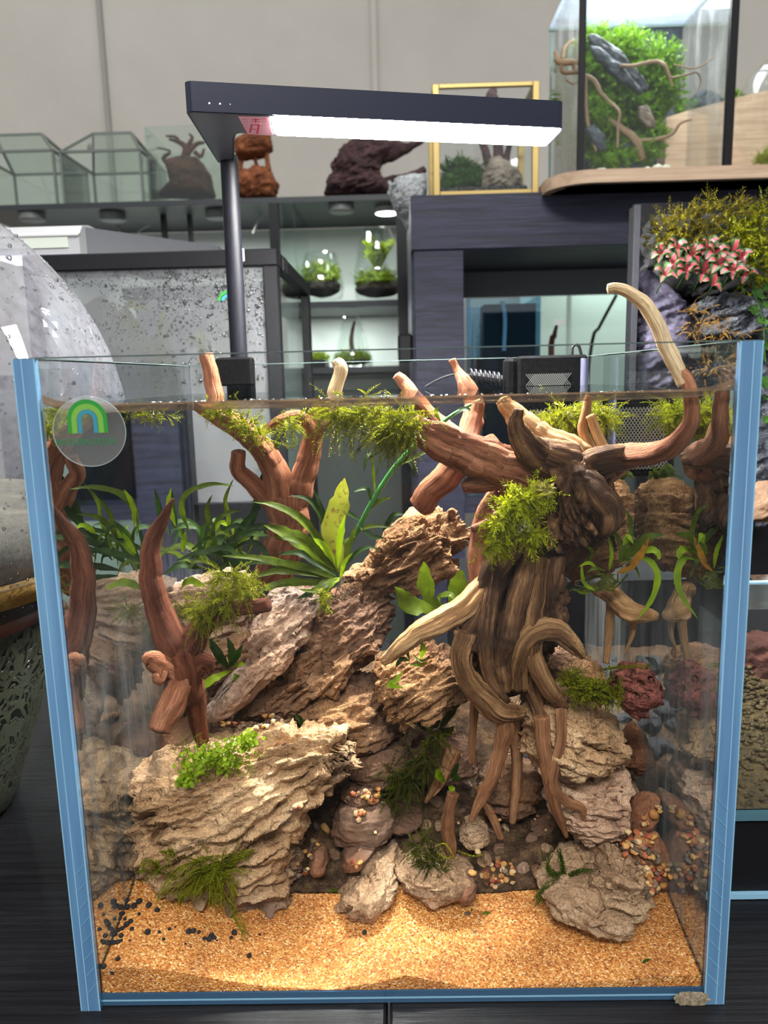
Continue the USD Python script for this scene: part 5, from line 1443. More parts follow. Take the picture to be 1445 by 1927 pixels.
def sheet(x0, x1, y0, y1, nx, ny, zb, lift=0.0):
    X, Y = np.meshgrid(np.linspace(x0, x1, nx), np.linspace(y0, y1, ny), indexing='ij')
    Z = ground(X, Y) + lift
    top = np.stack([X, Y, Z], -1).reshape(-1, 3)
    i, j = np.meshgrid(np.arange(nx - 1), np.arange(ny - 1), indexing='ij')
    q = np.stack([i * ny + j, (i + 1) * ny + j, (i + 1) * ny + j + 1, i * ny + j + 1], -1).reshape(-1, 4)
    ring = np.concatenate([np.arange(nx) * ny, (nx - 1) * ny + np.arange(1, ny), (np.arange(nx - 2, -1, -1)) * ny + ny - 1, np.arange(ny - 2, 0, -1)])
    bot = top[ring].copy()
    bot[:, 2] = zb
    n, k = len(top), np.arange(len(ring))
    k2 = (k + 1) % len(ring)
    walls = np.stack([ring[k2], ring[k], n + k, n + k2], -1)
    return np.vstack([top, bot]), np.vstack([q, walls])


def on_ground(u, v, lift=0.0):
    """where the line of sight of a photograph point meets the ground"""
    d = ray(u, v)
    ys = np.linspace(.0045, .27, 260)
    p = CAM[None] + d[None] * ((ys - CAM[1]) / d[1])[:, None]
    hit = np.nonzero(p[:, 2] < ground(p[:, 0], ys) + lift)[0]
    return p[hit[0]] if len(hit) else p[-1]


solo('sand', sheet(-XI, XI, TG + .0009, .066, 260, 70, .0083), m_sand, 'tan sand across the floor of the aquarium', 'sand', kind='stuff', smooth=True)
m_bank = mottled('brown_bank', [(.3, (38, 28, 20)), (.5, (72, 54, 39)), (.7, (108, 84, 60))], scale=120, rough=.9, spec=.12, bump=1.0, bscale=260, fine=700, dist=.003)
solo('soil_bank', sheet(-XI, XI, .0662, TD - TG - .0009, 240, 130, .0083, .0004), m_bank, 'brown soil and rubble bank rising behind the stones in the aquarium', 'soil', kind='stuff', smooth=True)

R_TAN = [(.25, (104, 78, 54)), (.45, (158, 124, 90)), (.62, (188, 154, 116)), (.8, (206, 180, 146))]
m_dragon = mottled('tan_dragon_stone', R_TAN, scale=32, rough=.88, spec=.12, bump=.9, bscale=210, fine=800, dist=.003, pits=.5, tint=(122, 100, 84))
m_pinkstone = mottled('pinkish_grey_stone', [(.25, (116, 88, 70)), (.5, (172, 138, 112)), (.75, (204, 174, 146))], scale=34, rough=.88, spec=.12, bump=.8, bscale=230, fine=800, dist=.0025, pits=.4, tint=(138, 118, 106))
m_brownstone = mottled('brown_stone', [(.25, (82, 56, 38)), (.5, (134, 98, 66)), (.75, (174, 134, 92))], scale=36, rough=.9, spec=.12, bump=1.0, bscale=210, fine=800, dist=.003, pits=.5, tint=(104, 78, 62))
m_redstone = mottled('dark_red_lava_stone', [(.25, (70, 38, 34)), (.5, (116, 66, 56)), (.75, (150, 98, 84))], scale=60, rough=.9, spec=.12, bump=1.2, bscale=160, fine=500, dist=.004, pits=1.0, pscale=120)
m_russet = mottled('russet_slab', [(.25, (84, 54, 38)), (.5, (128, 86, 62)), (.75, (160, 116, 86))], scale=30, rough=.85, spec=.12, bump=.6, bscale=160, fine=500, dist=.002, tint=(108, 84, 68))
m_greystone = mottled('grey_brown_stone', [(.25, (100, 76, 56)), (.5, (150, 120, 92)), (.75, (184, 156, 124))], scale=36, rough=.9, spec=.12, bump=.9, bscale=200, fine=700, dist=.003, pits=.4)

ROCKS = [
    ('large layered tan stone at lower left, bright weed growing on top', m_dragon, .082, .085, dict(level=6, strata=24, seed=1, lean=.10, ledge=1.5, pits=1.3),
     [(226, 1470), (268, 1450), (300, 1435), (330, 1444), (352, 1428), (440, 1402), (500, 1374), (530, 1360), (580, 1372), (640, 1384), (648, 1394), (632, 1418), (672, 1450), (640, 1480), (600, 1505), (582, 1550), (556, 1582), (560, 1640), (546, 1680), (520, 1710), (480, 1718), (440, 1700), (390, 1692), (330, 1690), (300, 1668), (258, 1645), (225, 1622), (224, 1596), (238, 1560), (246, 1520), (240, 1486)]),
    ('pinkish grey stone with a pale face leaning at the middle left, below the fern', m_pinkstone, .150, .07, dict(level=6, strata=48, seed=2, lean=.45, lump=1.3, ledge=.4, pits=1.1),
     [(500, 1122), (540, 1104), (588, 1110), (612, 1126), (604, 1156), (584, 1172), (580, 1206), (552, 1238), (524, 1266), (494, 1292), (468, 1318), (430, 1336), (398, 1346), (396, 1318), (424, 1288), (456, 1258), (474, 1222), (472, 1188), (488, 1156)]),
    ('long dark brown slanting stone right of the pale leaning stone', m_brownstone, .172, .075, dict(level=6, strata=42, seed=3, lean=.5, lump=1.3, ledge=.8, pits=1.3),
     [(596, 1150), (640, 1112), (690, 1100), (736, 1128), (742, 1180), (722, 1222), (690, 1248), (640, 1278), (596, 1306), (540, 1334), (480, 1348), (436, 1346), (500, 1284), (556, 1222)]),
    ('brown craggy stone at the top of the pile, under the leaning wood', m_brownstone, .205, .07, dict(level=6, strata=30, seed=4, lean=.3, lump=1.6, ledge=.6, pits=1.5),
     [(734, 1000), (760, 974), (800, 962), (850, 962), (878, 984), (884, 1012), (858, 1042), (862, 1072), (822, 1090), (790, 1116), (756, 1124), (712, 1110), (670, 1100), (640, 1092), (676, 1066), (700, 1038)]),
    ('rough reddish brown stone left of the root tree, small leaves on top', m_brownstone, .135, .075, dict(level=6, strata=35, seed=5, lean=.3, lump=1.5, ledge=.5, pits=1.3),
     [(704, 1268), (738, 1240), (790, 1220), (850, 1236), (886, 1268), (884, 1302), (862, 1334), (822, 1348), (784, 1344), (760, 1376), (738, 1364), (712, 1328)]),
    ('low brown stone in the shade at the centre of the pile', m_brownstone, .150, .08, dict(level=5, strata=20, seed=6, lean=.3),
     [(552, 1334), (600, 1300), (660, 1282), (704, 1290), (740, 1340), (768, 1384), (744, 1402), (690, 1408), (640, 1400), (590, 1386), (556, 1364)]),
    ('pale craggy tan stone under the root tree at right, moss behind its top', m_dragon, .098, .075, dict(level=6, strata=-18, seed=7, lean=.2, lump=2.0, ledge=.35, pits=1.5, amp=1.3),
     [(984, 1312), (1012, 1292), (1060, 1300), (1088, 1310), (1116, 1326), (1152, 1360), (1182, 1392), (1193, 1420), (1180, 1440), (1150, 1453), (1120, 1446), (1085, 1459), (1050, 1444), (1010, 1440), (980, 1420), (974, 1388), (980, 1350)]),
    ('tall tan stone between the upper and lowest stones at right, thin roots in front', m_pinkstone, .092, .07, dict(level=6, strata=-10, seed=8, lump=1.9, ledge=.3, pits=1.5, amp=1.3),
     [(1046, 1452), (1120, 1446), (1176, 1448), (1188, 1480), (1180, 1504), (1182, 1534), (1176, 1572), (1160, 1588), (1120, 1598), (1086, 1604), (1068, 1574), (1052, 1540), (1034, 1516)]),
    ('grey-brown stone resting on the sand at lower right', m_greystone, .055, .075, dict(level=6, strata=-15, seed=9, lean=.25, lump=1.6, ledge=.3, pits=1.7, amp=1.2),
     [(1017, 1692), (1030, 1662), (1060, 1650), (1100, 1648), (1120, 1622), (1142, 1600), (1182, 1600), (1212, 1622), (1237, 1660), (1234, 1692), (1206, 1712), (1192, 1732), (1160, 1744), (1130, 1734), (1080, 1736), (1040, 1726)]),
    ('brown stone just behind the moss patch at right', m_brownstone, .135, .06, dict(level=5, strata=-10, seed=10),
     [(1020, 1240), (1060, 1222), (1104, 1230), (1136, 1258), (1150, 1300), (1136, 1334), (1080, 1340), (1036, 1316)]),
    ('dark red pitted lava stone by the right side pane', m_redstone, .082, .04, dict(level=5, strata=-20, seed=11, lump=1.2, pits=1.6),
     [(1160, 1268), (1188, 1240), (1216, 1244), (1232, 1270), (1242, 1300), (1248, 1326), (1226, 1346), (1192, 1362), (1178, 1336), (1160, 1312)]),
    ('large brown stone behind the head of the root tree by the right pane', m_brownstone, .150, .07, dict(level=6, strata=15, seed=12, lump=1.2),
     [(1046, 1010), (1076, 940), (1120, 904), (1160, 896), (1186, 930), (1188, 1000), (1176, 1056), (1136, 1092), (1088, 1106), (1052, 1082)]),
    ('pale stone at the back left under the fern leaves', m_pinkstone, .195, .07, dict(level=5, strata=10, seed=13, lump=1.2),
     [(296, 1126), (330, 1096), (380, 1084), (430, 1078), (474, 1094), (486, 1140), (474, 1204), (430, 1236), (380, 1226), (326, 1194)]),
    ('brown jagged stone beneath the pale one at the back left', m_brownstone, .170, .06, dict(level=5, strata=20, seed=14, lump=1.4),
     [(388, 1214), (430, 1190), (470, 1184), (486, 1216), (470, 1262), (440, 1304), (402, 1330), (376, 1300), (372, 1250)]),
    ('russet slab at the back, left of the upright forked wood', m_russet, .150, .05, dict(level=5, strata=10, seed=15, lump=.8),
     [(288, 1404), (312, 1372), (352, 1360), (396, 1372), (410, 1402), (384, 1430), (330, 1440), (296, 1436)]),
    ('brown rounded stone left of centre above the sand', m_russet, .098, .045, dict(level=5, strata=10, seed=16, lump=.9, pits=.4),
     [(622, 1560), (636, 1524), (670, 1506), (716, 1512), (744, 1540), (742, 1576), (716, 1598), (670, 1604), (632, 1590)]),
    ('small russet stone leaning below the brown rounded stone', m_russet, .078, .03, dict(level=4, strata=40, seed=17, lump=.8, pits=.3),
     [(642, 1628), (652, 1602), (680, 1588), (706, 1594), (690, 1618), (662, 1642), (646, 1644)]),
    ('reddish chip of stone at the right foot of the large layered stone', m_russet, .070, .022, dict(level=4, strata=60, seed=18, lump=.7, pits=.2),
     [(580, 1630), (594, 1598), (612, 1600), (620, 1622), (606, 1646), (590, 1652)]),
    ('grey lumpy stone half buried in the sand at the centre', m_greystone, .062, .045, dict(level=5, strata=50, seed=19, lump=2.2, ledge=.3, pits=1.8),
     [(628, 1718), (640, 1690), (668, 1668), (700, 1650), (736, 1640), (752, 1662), (742, 1688), (714, 1696), (704, 1722), (680, 1732), (650, 1728)]),
    ('grey stone above the half-buried one at the centre', m_greystone, .080, .04, dict(level=5, strata=35, seed=20, lump=1.4),
     [(668, 1660), (680, 1626), (706, 1606), (742, 1600), (760, 1622), (754, 1652), (720, 1668)]),
    ('broad low stone under the dark weed at the centre right', m_greystone, .068, .05, dict(level=5, strata=-8, seed=21, lump=1.7, ledge=.3, pits=1.4),
     [(746, 1640), (770, 1616), (812, 1622), (850, 1640), (890, 1652), (900, 1670), (868, 1688), (838, 1700), (806, 1700), (774, 1684), (752, 1664)]),
    ('brown chip on the sand right of the broad low stone', m_russet, .062, .03, dict(level=4, strata=30, seed=22, lump=.7),
     [(848, 1682), (862, 1660), (892, 1648), (902, 1664), (894, 1688), (872, 1698), (856, 1694)]),
    ('rounded grey-brown stone right of the thin upright root', m_greystone, .094, .035, dict(level=5, strata=5, seed=23, lump=1.8),
     [(864, 1578), (876, 1554), (902, 1546), (920, 1560), (922, 1582), (900, 1596), (876, 1594)]),
    ('brown stone with a crest at the centre, above the rounded stones', m_brownstone, .112, .05, dict(level=5, strata=8, seed=24, lump=1.1),
     [(700, 1546), (726, 1526), (760, 1518), (796, 1528), (800, 1544), (776, 1556), (740, 1560)]),
    ('dark slab leaning at the right of centre behind the roots', m_russet, .118, .045, dict(level=5, strata=30, seed=25, lump=.9),
     [(964, 1600), (978, 1560), (1010, 1530), (1044, 1520), (1058, 1546), (1040, 1580), (1004, 1606), (976, 1616)]),
    ('flat russet slab right of centre, near the lower right stone', m_russet, .095, .035, dict(level=4, strata=-5, seed=26, lump=.6, pits=.2),
     [(948, 1612), (976, 1604), (1004, 1612), (1000, 1636), (970, 1640), (950, 1632)]),
    ('russet plate jutting out by the right pane', m_russet, .080, .03, dict(level=4, strata=35, seed=27, lump=.6, pits=.3),
     [(1176, 1560), (1194, 1518), (1222, 1496), (1240, 1500), (1238, 1532), (1214, 1562), (1190, 1580)]),
    ('brown flat stone behind the pale craggy stone by the right pane', m_russet, .130, .04, dict(level=5, strata=20, seed=28, lump=.8, pits=.3),
     [(1170, 1440), (1180, 1390), (1200, 1362), (1216, 1380), (1226, 1420), (1222, 1452), (1196, 1462)]),
    ('sloping brown plate carrying the gravel at lower right', m_russet, .068, .03, dict(level=5, strata=-55, seed=29, lump=.7, pits=.3),
     [(1168, 1584), (1196, 1566), (1232, 1564), (1254, 1594), (1266, 1650), (1262, 1690), (1240, 1698), (1206, 1650), (1176, 1612)]),
    ('small light stone wedged beside the tall tan stone at right', m_greystone, .098, .02, dict(level=4, strata=70, seed=30, lump=.8, pits=.4),
     [(1184, 1530), (1190, 1496), (1202, 1488), (1212, 1504), (1204, 1536), (1192, 1542)]),
    ('dark brown stone at the centre behind the dangling root', m_brownstone, .135, .05, dict(level=5, strata=10, seed=31, lump=1.1),
     [(770, 1420), (800, 1390), (850, 1384), (890, 1404), (900, 1450), (870, 1480), (820, 1484), (784, 1466)]),
    ('brown broken stone left of the dark weed at the centre', m_brownstone, .130, .05, dict(level=5, strata=5, seed=32, lump=1.2),
     [(650, 1450), (668, 1414), (712, 1396), (756, 1404), (772, 1440), (748, 1476), (700, 1490), (662, 1480)]),
    ('brown stone in the shade beside the layered stone, at its right', m_brownstone, .110, .04, dict(level=5, strata=20, seed=33, lump=1.1),
     [(640, 1500), (660, 1480), (700, 1474), (720, 1490), (706, 1512), (668, 1522)]),
    ('brown stone under the tree foot, left of the thin hanging roots', m_brownstone, .125, .05, dict(level=5, strata=0, seed=34, lump=1.2),
     [(900, 1490), (920, 1450), (960, 1430), (1010, 1440), (1030, 1480), (1010, 1530), (960, 1550), (915, 1530)]),
    ('brown stone at the left foot of the layered stone on the sand', m_russet, .075, .05, dict(level=5, strata=15, seed=35, lump=1.0),
     [(236, 1690), (244, 1652), (270, 1640), (300, 1660), (312, 1690), (290, 1706), (256, 1706)]),
]
STONES = []
for lab, mt, y, th, kw, o in ROCKS:
    rk = rock_mesh(o, y, th, **kw)
    STONES.append(rk[0])
    solo('stone', rk, mt, lab, 'stone', smooth=True)
STONES = np.vstack(STONES)
_d = STONES - CAM
_z = _d @ FW
SPIX = np.stack([CX + F * (_d @ RT) / _z, CY - F * (_d @ UP) / _z], 1)
STREE = cKDTree(SPIX)


def surface(u, v):
    """the nearest stone or ground point on the line of sight of a photograph point"""
    g = on_ground(u, v)
    i = STREE.query_ball_point([u, v], 4.5)
    if i:
        y = np.sort(STONES[i, 1])[:3].mean()
        if y < g[1]:
            return P(u, v, y)
    return g


# loose rubble on the bank
RUB = []
r = np.random.default_rng(77)
for k in range(6):
    p = fresh('/World/Looks_rubble')
m_darkpeb = flat('dark_pebble', (46, 46, 48), .85, specular_ior_level=.1)
rub_mats = [m_brownstone, m_russet, m_greystone, m_pinkstone]
spots = [(560, 1400), (600, 1410), (620, 1440), (640, 1425), (600, 1600), (630, 1610), (660, 1610), (745, 1480), (780, 1500), (820, 1510), (850, 1500), (880, 1480), (900, 1560), (930, 1570), (950, 1560), (985, 1640), (1010, 1640), (940, 1600), (910, 1620), (740, 1590), (780, 1580), (720, 1620), (830, 1560),
         (560, 1650), (580, 1570), (1000, 1580), (1030, 1600), (960, 1520), (930, 1520), (870, 1530), (800, 1555), (340, 1450), (420, 1350), (450, 1362), (300, 1400), (400, 1390), (490, 1350), (330, 1350), (1200, 1480), (1215, 1470), (1180, 1210), (1150, 1215), (1120, 1210), (1165, 1235), (1105, 1225), (1190, 1230), (1140, 1240)] + [(1150, 1220)] * 24
for k, (u, v) in enumerate(spots):
    c = on_ground(u, v)
    s = r.uniform(9, 19) * PX(c[1])
    vv, ff = pebble_mesh(500 + k, 3, .75, .9)
    vv = vv * s * np.array([1.15, 1, 1])
    a = r.uniform(0, 6.28)
    rot = trimesh.transformations.euler_matrix(r.normal(0, .3), r.normal(0, .3), a)[:3, :3]
    vv = vv @ rot.T
    vv = vv + vnormals(vv, ff) * (s * .16 * (fbm(vv / s * 2.3 + k, 3, k) - .5))[:, None]
    if v < 1260 and u > 1100:
        c = np.array([r.uniform(.095, .160), r.uniform(.16, .265), 0])
        c[2] = ground(c[0], c[1])
        vv = vv * 1.3
        vv = vv + c - c
    dark = v < 1260 and u > 1100
    solo('rubble_stone', (vv + c + [0, 0, s * .25], ff), m_darkpeb if dark else rub_mats[k % 4], 'dark rounded pebble at the back right corner of the aquarium' if dark else 'small broken brown stone lying among the larger stones in the aquarium', 'stone', 'dark pebbles at the back right' if dark else 'small rubble stones on the bank', smooth=True)
# ================================================================ driftwood inside the aquarium
def wood(name, ramp, scale=26, bump=1.1, tint=None):
    return mottled(name, ramp, scale=scale, rough=.72, bump=bump, bscale=160, fine=420, dist=.0018, detail=4, stretch=(9, 9, 1), grain=True, spec=.12, tint=tint, tscale=34)


m_redwood = wood('red_brown_wood', [(.3, (96, 56, 38)), (.5, (146, 92, 66)), (.7, (184, 128, 96))])
m_vwood = wood('mahogany_wood', [(.3, (62, 32, 22)), (.5, (98, 55, 38)), (.7, (136, 84, 60))])
m_rootwood = wood('weathered_root_wood', [(.30, (44, 30, 21)), (.46, (92, 64, 45)), (.6, (142, 104, 71)), (.76, (194, 152, 106))], 22, 1.4, (74, 52, 37))
m_midwood = wood('mid_root_wood', [(.3, (74, 50, 33)), (.5, (128, 92, 60)), (.72, (192, 150, 104))], 22, 1.4)
m_tanwood = wood('tan_root_wood', [(.3, (132, 94, 58)), (.5, (180, 136, 92)), (.7, (214, 176, 126))])
m_paledry = wood('dry_pale_wood', [(.3, (158, 128, 92)), (.5, (196, 166, 124)), (.7, (222, 198, 160))])
m_thinroot = wood('thin_root_wood', [(.3, (98, 64, 42)), (.5, (146, 100, 68)), (.7, (182, 138, 100))])


def limb(parent, name, rows, mat, seed, label=None, **kw):
    kw = {**dict(sides=36, step=.0013), **kw}
    mm, gr = branch_mesh(rows, seed=seed, **kw)
    return part(parent, name, mm, mat, smooth=True, grain=gr, label=label)


# the root tree
T = thing('root_tree', 'big twisted root driftwood standing like a tree at the right, roots reaching over the stones', 'driftwood', P(960, 1340, .10))
limb(T, 'trunk', [(1012, 1020, .112, 42), (985, 1075, .118, 50), (962, 1130, .122, 56), (950, 1190, .120, 58), (955, 1250, .116, 46), (975, 1300, .110, 28)], m_rootwood, 1, sides=150, step=.0008, ridge=.52, freq=2.6, twist=.10, knots=.5, rough=.07, along=11)

def wood_mass(parent, name, outline, y, th, mat, seed, along=(0, 0, 1), **kw):
    """a bulky piece of wood: grooved mass with the outline of the photograph, grain running along a direction"""
    v, f = rock_mesh(outline, y, th, seed=seed, **kw)
    a = np.array(along, float)
    a /= np.linalg.norm(a)
    s_ = v @ a
    w = v - s_[:, None] * a
    return part(parent, name, (v, f), mat, smooth=True, grain=w * 1.0 + np.outer(s_ * .16, [0, 0, 1]))


wood_mass(T, 'trunk_core', [(926, 1046), (1000, 1016), (1062, 1040), (1064, 1100), (1052, 1150), (1066, 1188), (1034, 1236), (1012, 1296), (962, 1316), (904, 1296), (868, 1240), (860, 1182), (880, 1120), (912, 1076)], .114, .06, m_rootwood, 91, level=6, strata=84, ledge=1.3, pits=1.8, lump=1.5, amp=1.4)
wood_mass(T, 'head_core', [(984, 846), (1040, 846), (1100, 862), (1148, 880), (1162, 930), (1158, 984), (1132, 1014), (1084, 1022), (1056, 1046), (1024, 1052), (1016, 1030), (1010, 990), (1034, 950), (1000, 900)], .106, .06, m_rootwood, 92, along=(.35, 0, .94), level=6, strata=112, ledge=1.2, pits=1.7, lump=1.5, amp=1.4)
limb(T, 'trunk_strand', [(1040, 1040, .100, 22), (1030, 1100, .098, 24), (1042, 1160, .096, 20), (1050, 1190, .096, 16)], m_rootwood, 2, ridge=.5, twist=.1, sides=48)
limb(T, 'trunk_strand', [(960, 1030, .094, 22), (925, 1090, .092, 22), (905, 1150, .090, 24), (880, 1215, .088, 22)], m_rootwood, 3, ridge=.5, twist=-.1, sides=48)
limb(T, 'trunk_strand', [(1000, 1040, .088, 16), (980, 1110, .084, 20), (962, 1180, .082, 22), (945, 1240, .082, 18), (950, 1300, .084, 14)], m_rootwood, 4, ridge=.5, twist=.14, sides=48)
limb(T, 'trunk_strand', [(1020, 1050, .086, 13), (1010, 1120, .082, 15), (1000, 1190, .080, 17), (1006, 1240, .080, 16)], m_midwood, 5, ridge=.5, sides=48)
limb(T, 'trunk_strand', [(935, 1060, .090, 10), (922, 1130, .084, 14), (915, 1200, .080, 15), (918, 1262, .080, 13), (945, 1320, .082, 12)], m_rootwood, 6, ridge=.5, sides=48, twist=.2)
limb(T, 'head', [(1020, 862, .110, 28), (1070, 884, .110, 40), (1100, 925, .112, 46), (1100, 972, .112, 44), (1070, 1016, .114, 40), (1030, 1040, .114, 38)], m_rootwood, 7, sides=120, step=.0009, ridge=.34, freq=2.2, knots=.8, twist=.08)
limb(T, 'knot', [(1092, 900, .085, 16), (1126, 930, .078, 24), (1140, 968, .082, 26), (1128, 1000, .090, 16)], m_rootwood, 8, ridge=.35, knots=.9, sides=48)
limb(T, 'branch', [(778, 796, .090, 18), (806, 818, .092, 27), (856, 842, .096, 31), (912, 866, .100, 36), (968, 884, .104, 40), (1020, 900, .108, 38)], m_redwood, 9, sides=72, step=.001, ridge=.30, knots=.6, label='thick reddish branch reaching left, moss on its end')
limb(T, 'branch', [(976, 770, .082, 9), (972, 800, .084, 14), (988, 836, .088, 24), (1024, 858, .094, 33), (1066, 872, .100, 40)], m_rootwood, 10, sides=64, step=.001, ridge=.25)
limb(T, 'branch', [(944, 752, .12, 12), (966, 782, .118, 18), (1000, 812, .114, 26), (1046, 838, .110, 30), (1090, 866, .106, 30)], m_tanwood, 26, sides=56, ridge=.25)
limb(T, 'branch', [(1110, 900, .11, 34), (1150, 872, .112, 28), (1192, 858, .092, 22), (1240, 852, .066, 21), (1278, 832, .044, 18), (1298, 794, .036, 15), (1301, 750, .036, 13.5), (1293, 716, .038, 12), (1272, 696, .040, 10)], m_redwood, 11, sides=40, step=.0011, ridge=.12, knots=.35, label='long branch curving up out of the water at right')
limb(T, 'branch_tip', [(1288, 722, .038, 11.5), (1274, 694, .040, 12.8), (1254, 655, .042, 12.9), (1238, 612, .044, 13.4), (1214, 574, .046, 12.8), (1184, 552, .048, 10.8), (1160, 543, .05, 9.6), (1144, 545, .051, 9)], m_paledry, 11, sides=40, step=.001, ridge=.14, knots=.4, label='pale dry end of the branch above the water')
limb(T, 'knot', [(1090, 886, .098, 20), (1130, 866, .094, 24), (1168, 862, .098, 20), (1196, 868, .104, 14)], m_rootwood, 12, ridge=.35, knots=1.0, sides=48)
limb(T, 'branch', [(1108, 744, .12, 7), (1100, 780, .12, 9), (1096, 812, .12, 9), (1112, 850, .116, 10)], m_tanwood, 13, sides=24)
limb(T, 'branch', [(1110, 782, .115, 8), (1122, 812, .115, 9), (1138, 852, .112, 10)], m_tanwood, 14, sides=24)
limb(T, 'branch', [(870, 918, .10, 9), (900, 912, .10, 15), (934, 904, .102, 16), (968, 898, .106, 16)], m_redwood, 15, sides=40, ridge=.4, knots=.8, label='short frayed side branch')
limb(T, 'branch', [(968, 900, .118, 24), (934, 942, .120, 21), (908, 990, .122, 19), (900, 1050, .120, 20), (905, 1110, .118, 22)], m_redwood, 16, sides=44, ridge=.3)
limb(T, 'branch', [(930, 842, .15, 22), (868, 868, .165, 25), (826, 912, .17, 26), (784, 952, .175, 21)], m_redwood, 17, sides=44, ridge=.12)
limb(T, 'branch', [(900, 760, .17, 11), (890, 800, .165, 15), (880, 836, .155, 18)], m_redwood, 27, sides=30, ridge=.2)
limb(T, 'branch', [(935, 965, .108, 7), (916, 985, .104, 9), (888, 996, .1, 6)], m_redwood, 28, sides=24, ridge=.3)
# roots
limb(T, 'root', [(930, 1085, .098, 20), (886, 1132, .090, 23), (840, 1164, .084, 21), (790, 1190, .082, 18), (756, 1214, .084, 15), (722, 1244, .09, 8)], m_tanwood, 18, sides=60, ridge=.42, knots=.5)
limb(T, 'root', [(880, 1190, .084, 22), (868, 1238, .080, 20), (880, 1280, .078, 19), (912, 1316, .078, 21), (950, 1340, .080, 20), (986, 1340, .084, 8)], m_midwood, 19, sides=64, ridge=.5, knots=.6)
limb(T, 'root', [(948, 1330, .082, 20), (946, 1392, .082, 15), (930, 1452, .080, 13), (908, 1500, .080, 11), (886, 1546, .080, 5)], m_thinroot, 20, sides=32, knots=.5)
limb(T, 'root', [(894, 1322, .10, 9), (890, 1376, .10, 7.5), (887, 1436, .10, 6)], m_thinroot, 21, sides=20)
limb(T, 'root', [(966, 1350, .10, 13), (972, 1420, .10, 11), (970, 1490, .098, 10), (964, 1548, .098, 7)], m_thinroot, 22, sides=24)
limb(T, 'root', [(972, 1290, .088, 18), (980, 1222, .080, 20), (1010, 1188, .078, 21), (1046, 1188, .080, 19), (1076, 1210, .082, 15), (1098, 1234, .084, 7)], m_midwood, 23, sides=64, ridge=.45, knots=.5)
limb(T, 'root', [(1000, 1220, .078, 17), (1012, 1262, .076, 18), (1034, 1300, .076, 17), (1062, 1334, .078, 8)], m_midwood, 24, sides=48, ridge=.3)
limb(T, 'root', [(990, 1240, .090, 22), (998, 1280, .088, 20), (1010, 1320, .086, 16), (1018, 1350, .082, 13)], m_rootwood, 25, sides=48, ridge=.3)
limb(T, 'root', [(1018, 1348, .068, 15), (1024, 1410, .064, 14), (1034, 1470, .062, 13), (1048, 1524, .062, 10), (1066, 1574, .064, 4)], m_thinroot, 29, sides=32)
limb(T, 'root', [(1054, 1334, .070, 11), (1056, 1392, .064, 10.5), (1042, 1446, .061, 10.5), (1042, 1484, .060, 11), (1066, 1508, .060, 10), (1096, 1522, .060, 9), (1101, 1556, .062, 4)], m_thinroot, 30, sides=32)
limb(T, 'root', [(900, 1480, .115, 10), (930, 1545, .105, 9), (948, 1590, .1, 6)], m_thinroot, 31, sides=20)

# the forked wood at left
V = thing('forked_driftwood', 'smooth red-brown forked driftwood standing at left, tall spike pointing up', 'driftwood', P(385, 1410, .08))
limb(V, 'spike', [(326, 938, .080, 2.5), (312, 966, .080, 9), (292, 1006, .080, 16), (281, 1060, .080, 20), (290, 1120, .080, 24), (314, 1184, .080, 30), (344, 1250, .080, 38)], m_vwood, 41, sides=56, ridge=.07, knots=.2, twist=.05)
limb(V, 'heart', [(330, 1214, .080, 24), (345, 1250, .078, 38), (352, 1290, .080, 34), (360, 1320, .082, 22)], m_vwood, 42, sides=56, ridge=.12, knots=.4)
limb(V, 'arm', [(340, 1250, .080, 28), (368, 1200, .080, 25), (398, 1164, .078, 18), (440, 1146, .076, 15), (506, 1136, .074, 14)], m_vwood, 43, sides=44, ridge=.10)
limb(V, 'stump', [(342, 1272, .074, 28), (324, 1322, .066, 25), (298, 1376, .058, 21)], m_redwood, 44, sides=44, ridge=.10, knots=.4, label='lighter cut stump pointing down')
limb(V, 'leg', [(358, 1290, .084, 26), (368, 1332, .088, 19), (377, 1376, .092, 15), (384, 1414, .094, 9)], m_vwood, 45, sides=40, ridge=.2)
limb(V, 'knob', [(330, 1262, .074, 20), (302, 1250, .068, 20), (280, 1240, .064, 13), (270, 1246, .062, 6)], m_redwood, 46, sides=40, ridge=.25, knots=.9)
limb(V, 'knob', [(308, 1262, .064, 10), (300, 1280, .060, 10), (292, 1268, .058, 5)], m_redwood, 47, sides=24, ridge=.25, knots=.8)
limb(V, 'knob', [(366, 1256, .078, 20), (386, 1244, .076, 18), (398, 1262, .076, 9)], m_vwood, 48, sides=30, ridge=.25, knots=.8)

# wood at the back left
B = thing('driftwood', 'branching reddish driftwood behind the fern at the back left, reaching to the water surface', 'driftwood', P(520, 1080, .20))
limb(B, 'branch', [(366, 762, .165, 9), (410, 782, .17, 17), (456, 812, .175, 20), (498, 852, .18, 22), (520, 900, .185, 24), (536, 960, .19, 30)], m_redwood, 51, sides=40)
limb(B, 'branch', [(448, 852, .17, 13), (450, 884, .175, 15), (480, 914, .18, 17), (520, 950, .19, 20)], m_redwood, 52, sides=32, ridge=.1)
limb(B, 'branch', [(604, 752, .19, 13), (594, 800, .19, 16), (578, 860, .19, 20), (562, 920, .19, 24), (548, 970, .19, 28)], m_redwood, 53, sides=40)
limb(B, 'branch', [(496, 812, .165, 6), (526, 792, .168, 9), (558, 782, .175, 11), (580, 800, .18, 12), (590, 820, .185, 12)], m_redwood, 54, sides=28)
limb(B, 'trunk', [(540, 940, .19, 36), (544, 990, .19, 38), (530, 1040, .195, 36), (510, 1090, .20, 32)], m_redwood, 55, sides=56, ridge=.2)
